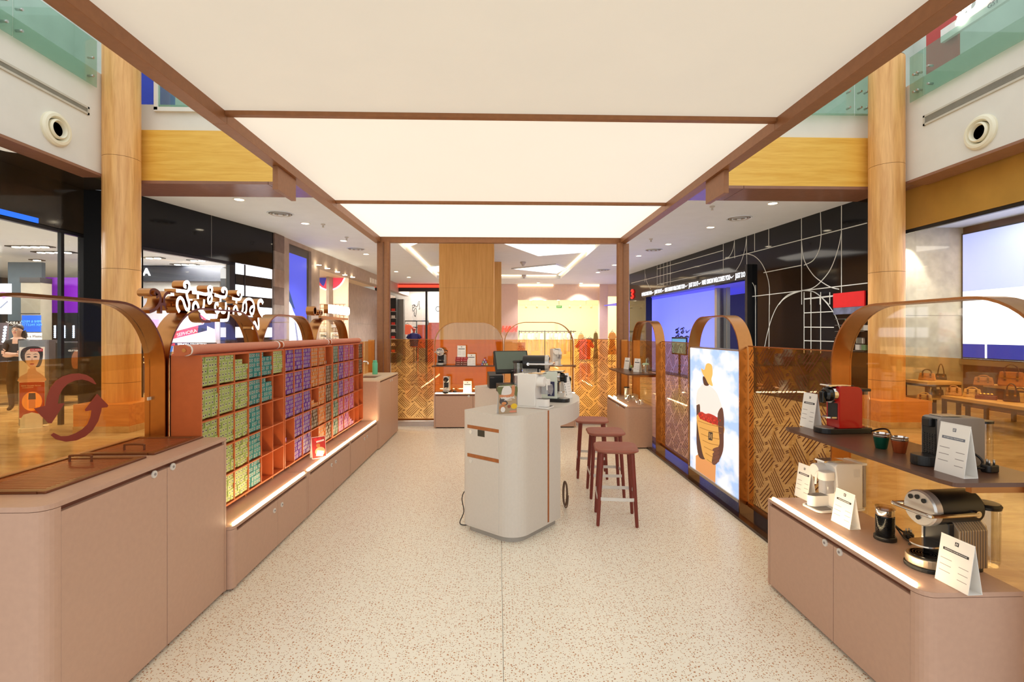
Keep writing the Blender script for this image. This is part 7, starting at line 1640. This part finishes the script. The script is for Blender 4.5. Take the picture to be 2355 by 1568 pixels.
t, w_, h_ = card('orange_cabinet', 'orange cabinet with white drawers in the sports shop', 'cabinet', 960, 985, 747, 880, 26.4, mat('orange cabinet', (238, 96, 50), .5, emit=.2), .4); B(-w_ * .4, w_ * .4, -.01, 0, h_ * .35, h_ * .6).build('pale_front', mat('soft white'), t)
# fashion shop on the right
xa, xb, xc, xd = at(1191, 700, Y=YBK).x, at(1378, 700, Y=YBK).x, at(1397, 700, Y=YBK).x, 6.4
ROSE = mat('rosy wall', (236, 204, 186), .5, var=.02); ROSY = mat('rosy fascia', (246, 214, 186), .15, var=.03)
fw = struct('wall_back_fashion', B(at(1153, 700, Y=YBK).x, xa, YBK, YBK + .3, FZ, ZC), ROSE, 'rosy white front of the fashion shop'); zh = at(1280, 690, Y=YBK).z
B(xa, xb, YBK + .02, YBK + .2, zh, ZC).build('fascia', ROSY, fw); B(xb, xc, YBK - .1, YBK + .3, FZ, ZC).build('pier', ROSE, fw); B(xc, xd, YBK - .05, YBK + .3, zh + .2, ZC).build('side_fascia', ROSY, fw)
LINE = glow('warm line light', (255, 232, 190), 3)
for a, b, lab in ((xa, at(1272, 700, Y=YBK).x, 'left warm line light at the head of the fashion shop'), (at(1333, 700, Y=YBK).x, xb, 'right warm line light at the head of the fashion shop')): tag(B(a, b, YBK - .04, YBK + .02, ZC - .1, ZC - .04).build('line_light', LINE), lab, 'light strip', 'line lights')
p = at(1171, 757, Y=YBK); s = thing('shop_letters', 'red shop letters on the rosy wall of the fashion shop', 'sign', (p.x, YBK, p.z)); text('H&M', .46, frame((0, -.04, 0), (1, 0, 0)), glow('rosy red letters', (236, 84, 62), .8), s, ext=.03, shear=.25, sx=.85, bold=.006)
INNER = mat('glowing shop wall', (250, 236, 200), .7, var=.02, emit=.16)  # the shop's brightness is put into the wall as its own glow
struct('wall_back_fashion_inner', B(xa - 1, xd + .6, 31, 31.2, FZ, ZC), INNER, 'bright inner wall of the fashion shop'); struct('wall_right_fashion', B(xd, xd + .2, 21.6, 31, FZ, ZC), INNER, 'right side wall of the fashion shop'); struct('wall_left_fashion', B(xa - 1.1, xa - 1.0, YBK + .3, 31, FZ, ZC), INNER, 'left side wall of the fashion shop')
struct('wall_back_end', B(-9, 9, 33, 33.2, FZ, ZC + .1), INNER, 'end wall behind the shops')
lamp('fashion_shop_lamp', (3.2, 28.0, ZC - .1), 200, 5.0, (1, .88, .66), 3.0); lamp('sports_shop_lamp', (-4.5, 27.6, ZC - .1), 160, 2.2, (1, .94, .86))
t = thing('exit_sign', 'small green EXIT sign hanging in the fashion shop', 'exit sign', at(1286, 708, Y=27.5)); B(-.15, .15, 0, .03, 0, .14).build('plate', glow('exit green', (40, 150, 70), .5), t); text('EXIT', .11, frame((0, -.003, .07), (1, 0, 0)), PAPER, t); MB().tube([(0, .01, .14), (0, .01, ZC - t.location.z)], .01, 6).build('hanger', STEEL, t)
t = thing('track_light', 'white track with small spotlights under the fashion shop ceiling', 'track light', at(1285, 702, Y=28.5)); hx = (at(1375, 700, Y=28.5).x - at(1195, 700, Y=28.5).x) / 2
B(-hx, hx, -.03, .03, 0, .05).build('track', mat('track cream', (220, 200, 160), .5), t)
for k in range(7): MB().cyl((-hx + (k + .6) * hx * 2 / 7.2, 0, -.16), .06, .16, n=10).build('spot', mat('track cream'), t)
for x in (-hx * .7, 0, hx * .7): MB().tube([(x, 0, .05), (x, 0, ZC - t.location.z)], .01, 6).build('drop_rod', STEEL, t)
for px in (1221, 1253, 1284, 1315, 1346):
    c = at(px, 690, Y=YBK + .1); tag(MB().cyl((c.x, c.y, c.z - .01), .07, .012, n=14).build('head_spot', PALE), 'tiny spot along the head of the fashion shop opening, ' + {1221: 'first from left', 1253: 'second from left', 1284: 'middle one', 1315: 'fourth from left', 1346: 'last one'}[px], 'spotlight', 'head spots')
rl = thing('clothes_rail', 'long rail of pale dresses in the fashion shop', 'clothes rail', (at(1260, 780, Y=27.0).x, 27.0, FZ)); a, b = at(1193, 762, Y=27.0), at(1325, 762, Y=27.0); zr_ = a.z - FZ
MB().tube([(a.x - rl.location.x, 0, zr_), (b.x - rl.location.x, 0, zr_)], .02, 8).build('bar', BLACK, rl)
for px in (1194, 1253, 1313): x = at(px, 760, Y=27.0).x - rl.location.x; MB().tube([(x, 0, 0), (x, 0, zr_ + .05)], .025, 8).build('upright', DARKV, rl)
WH = ((248, 240, 220), (236, 220, 190), (250, 246, 236))
for k, px in enumerate((1199, 1208, 1217, 1226, 1235, 1246, 1261, 1270, 1279, 1288, 1298, 1307, 1319)):
    garment('pale %s on the long rail in the fashion shop, number %s from the left' % ('dress' if k % 3 else 'blouse', ('one', 'two', 'three', 'four', 'five', 'six', 'seven', 'eight', 'nine', 'ten', 'eleven', 'twelve', 'thirteen')[k]), px, 766, 27.0, (.95, 1.3, 1.15, 1.0)[k % 4], .34, WH[k % 3], 'dress' if k % 3 else 'shirt', 'pale clothes on the rail', .15).rotation_euler = (0, 0, R(58))
for px, py, h_, w_, col, kd, lab in ((1336, 768, 1.0, .42, (214, 186, 130), 'dress', 'ochre dress right of the long rail'), (1345, 779, 1.1, .8, (232, 96, 40), 'shirt', 'bright orange top on a stand in the fashion shop'), (1356, 777, .5, .5, (110, 100, 90), 'shirt', 'grey folded top beside the orange one'), (1370, 764, 1.5, .3, (110, 96, 60), 'dress', 'dark patterned dress at the right of the fashion shop'), (1408, 764, 1.2, .5, (214, 160, 90), 'dress', 'pale clothes beyond the right pier of the fashion shop')):
    g = garment(lab, px, py, {1336: 27.7, 1345: 26.4, 1356: 27.2, 1370: 27.9, 1408: 26.6}[px], h_, w_, col, kd, 'single clothes in the fashion shop', .08)
    z_ = g.location.z; MB().tube([(0, .08, FZ - z_), (0, .08, .12)], .02, 6).build('stand_pole', STEEL, g); MB().cyl((0, .08, FZ - z_), .2, .03, n=16).build('stand_foot', STEEL, g)
a = at(1199, 812, Y=24.0); t = thing('sale_sign', 'rosy sale sign reading 40% OFF on a stand', 'sign', (a.x, 24.0, FZ)); b = at(1208, 787, Y=24.0); w_, h_ = (b.x - a.x) * 2, b.z - a.z
B(-w_ / 2, w_ / 2, 0, .03, a.z - FZ, b.z - FZ).build('board', mat('rosy board', (244, 190, 170), .5, emit=.1), t); MB().cyl((0, .015, .02), .02, a.z - FZ, n=10).build('pole', STEEL, t); MB().cyl((0, .015, 0), .18, .02, n=18).build('foot', STEEL, t)
RT = mat('sale red', (206, 60, 40), .5); text('40%', .17, frame((0, -.004, a.z - FZ + h_ * .58), (1, 0, 0)), RT, t); text('OFF*', .17, frame((0, -.004, a.z - FZ + h_ * .32), (1, 0, 0)), RT, t)
import OpenImageIO as oiio,sys,numpy as np
b=oiio.ImageBuf('/workdir/render_main.png'); a=b.get_pixels(oiio.UINT8); s=a.shape[1]/2355
P={'floor near':(1100,1450),'floor mid':(900,1150),'Lcounter':(260,1350),'canopy near':(1150,120),'canopy mid':(1150,350),'canopy far':(1150,500),'gal wall L':(60,230),'mallceil L':(600,460),'gold beam':(450,350),'beam side L':(400,180),'beam under':(330,160),'column L':(280,600),'Lcounter2':(460,1200),'bench':(650,1220),'island':(1220,1100),'stoolseat':(1420,1030),'R counter':(1850,1300),'rack side':(420,900),'left store dark':(210,600),'black facade':(1600,610),'lightbox':(1640,1000),'H&M inner':(1280,730),'pillar':(1070,680),'orangeback':(1100,870),'R orange':(2100,850),'marbleR':(2000,1120),'ISLE top':(1110,945),'gold fascia':(2250,440), 'glassTL':(120,100),'screenR':(2280,620), 'pattern R':(1800,1080), 'green sleeve':(500,870),'purple':(680,850)}
for k,(x,y) in P.items():
    x,y=int(x*s),int(y*s); print(k,a[y-2:y+3,x-2:x+3,:3].reshape(-1,3).mean(0).astype(int))
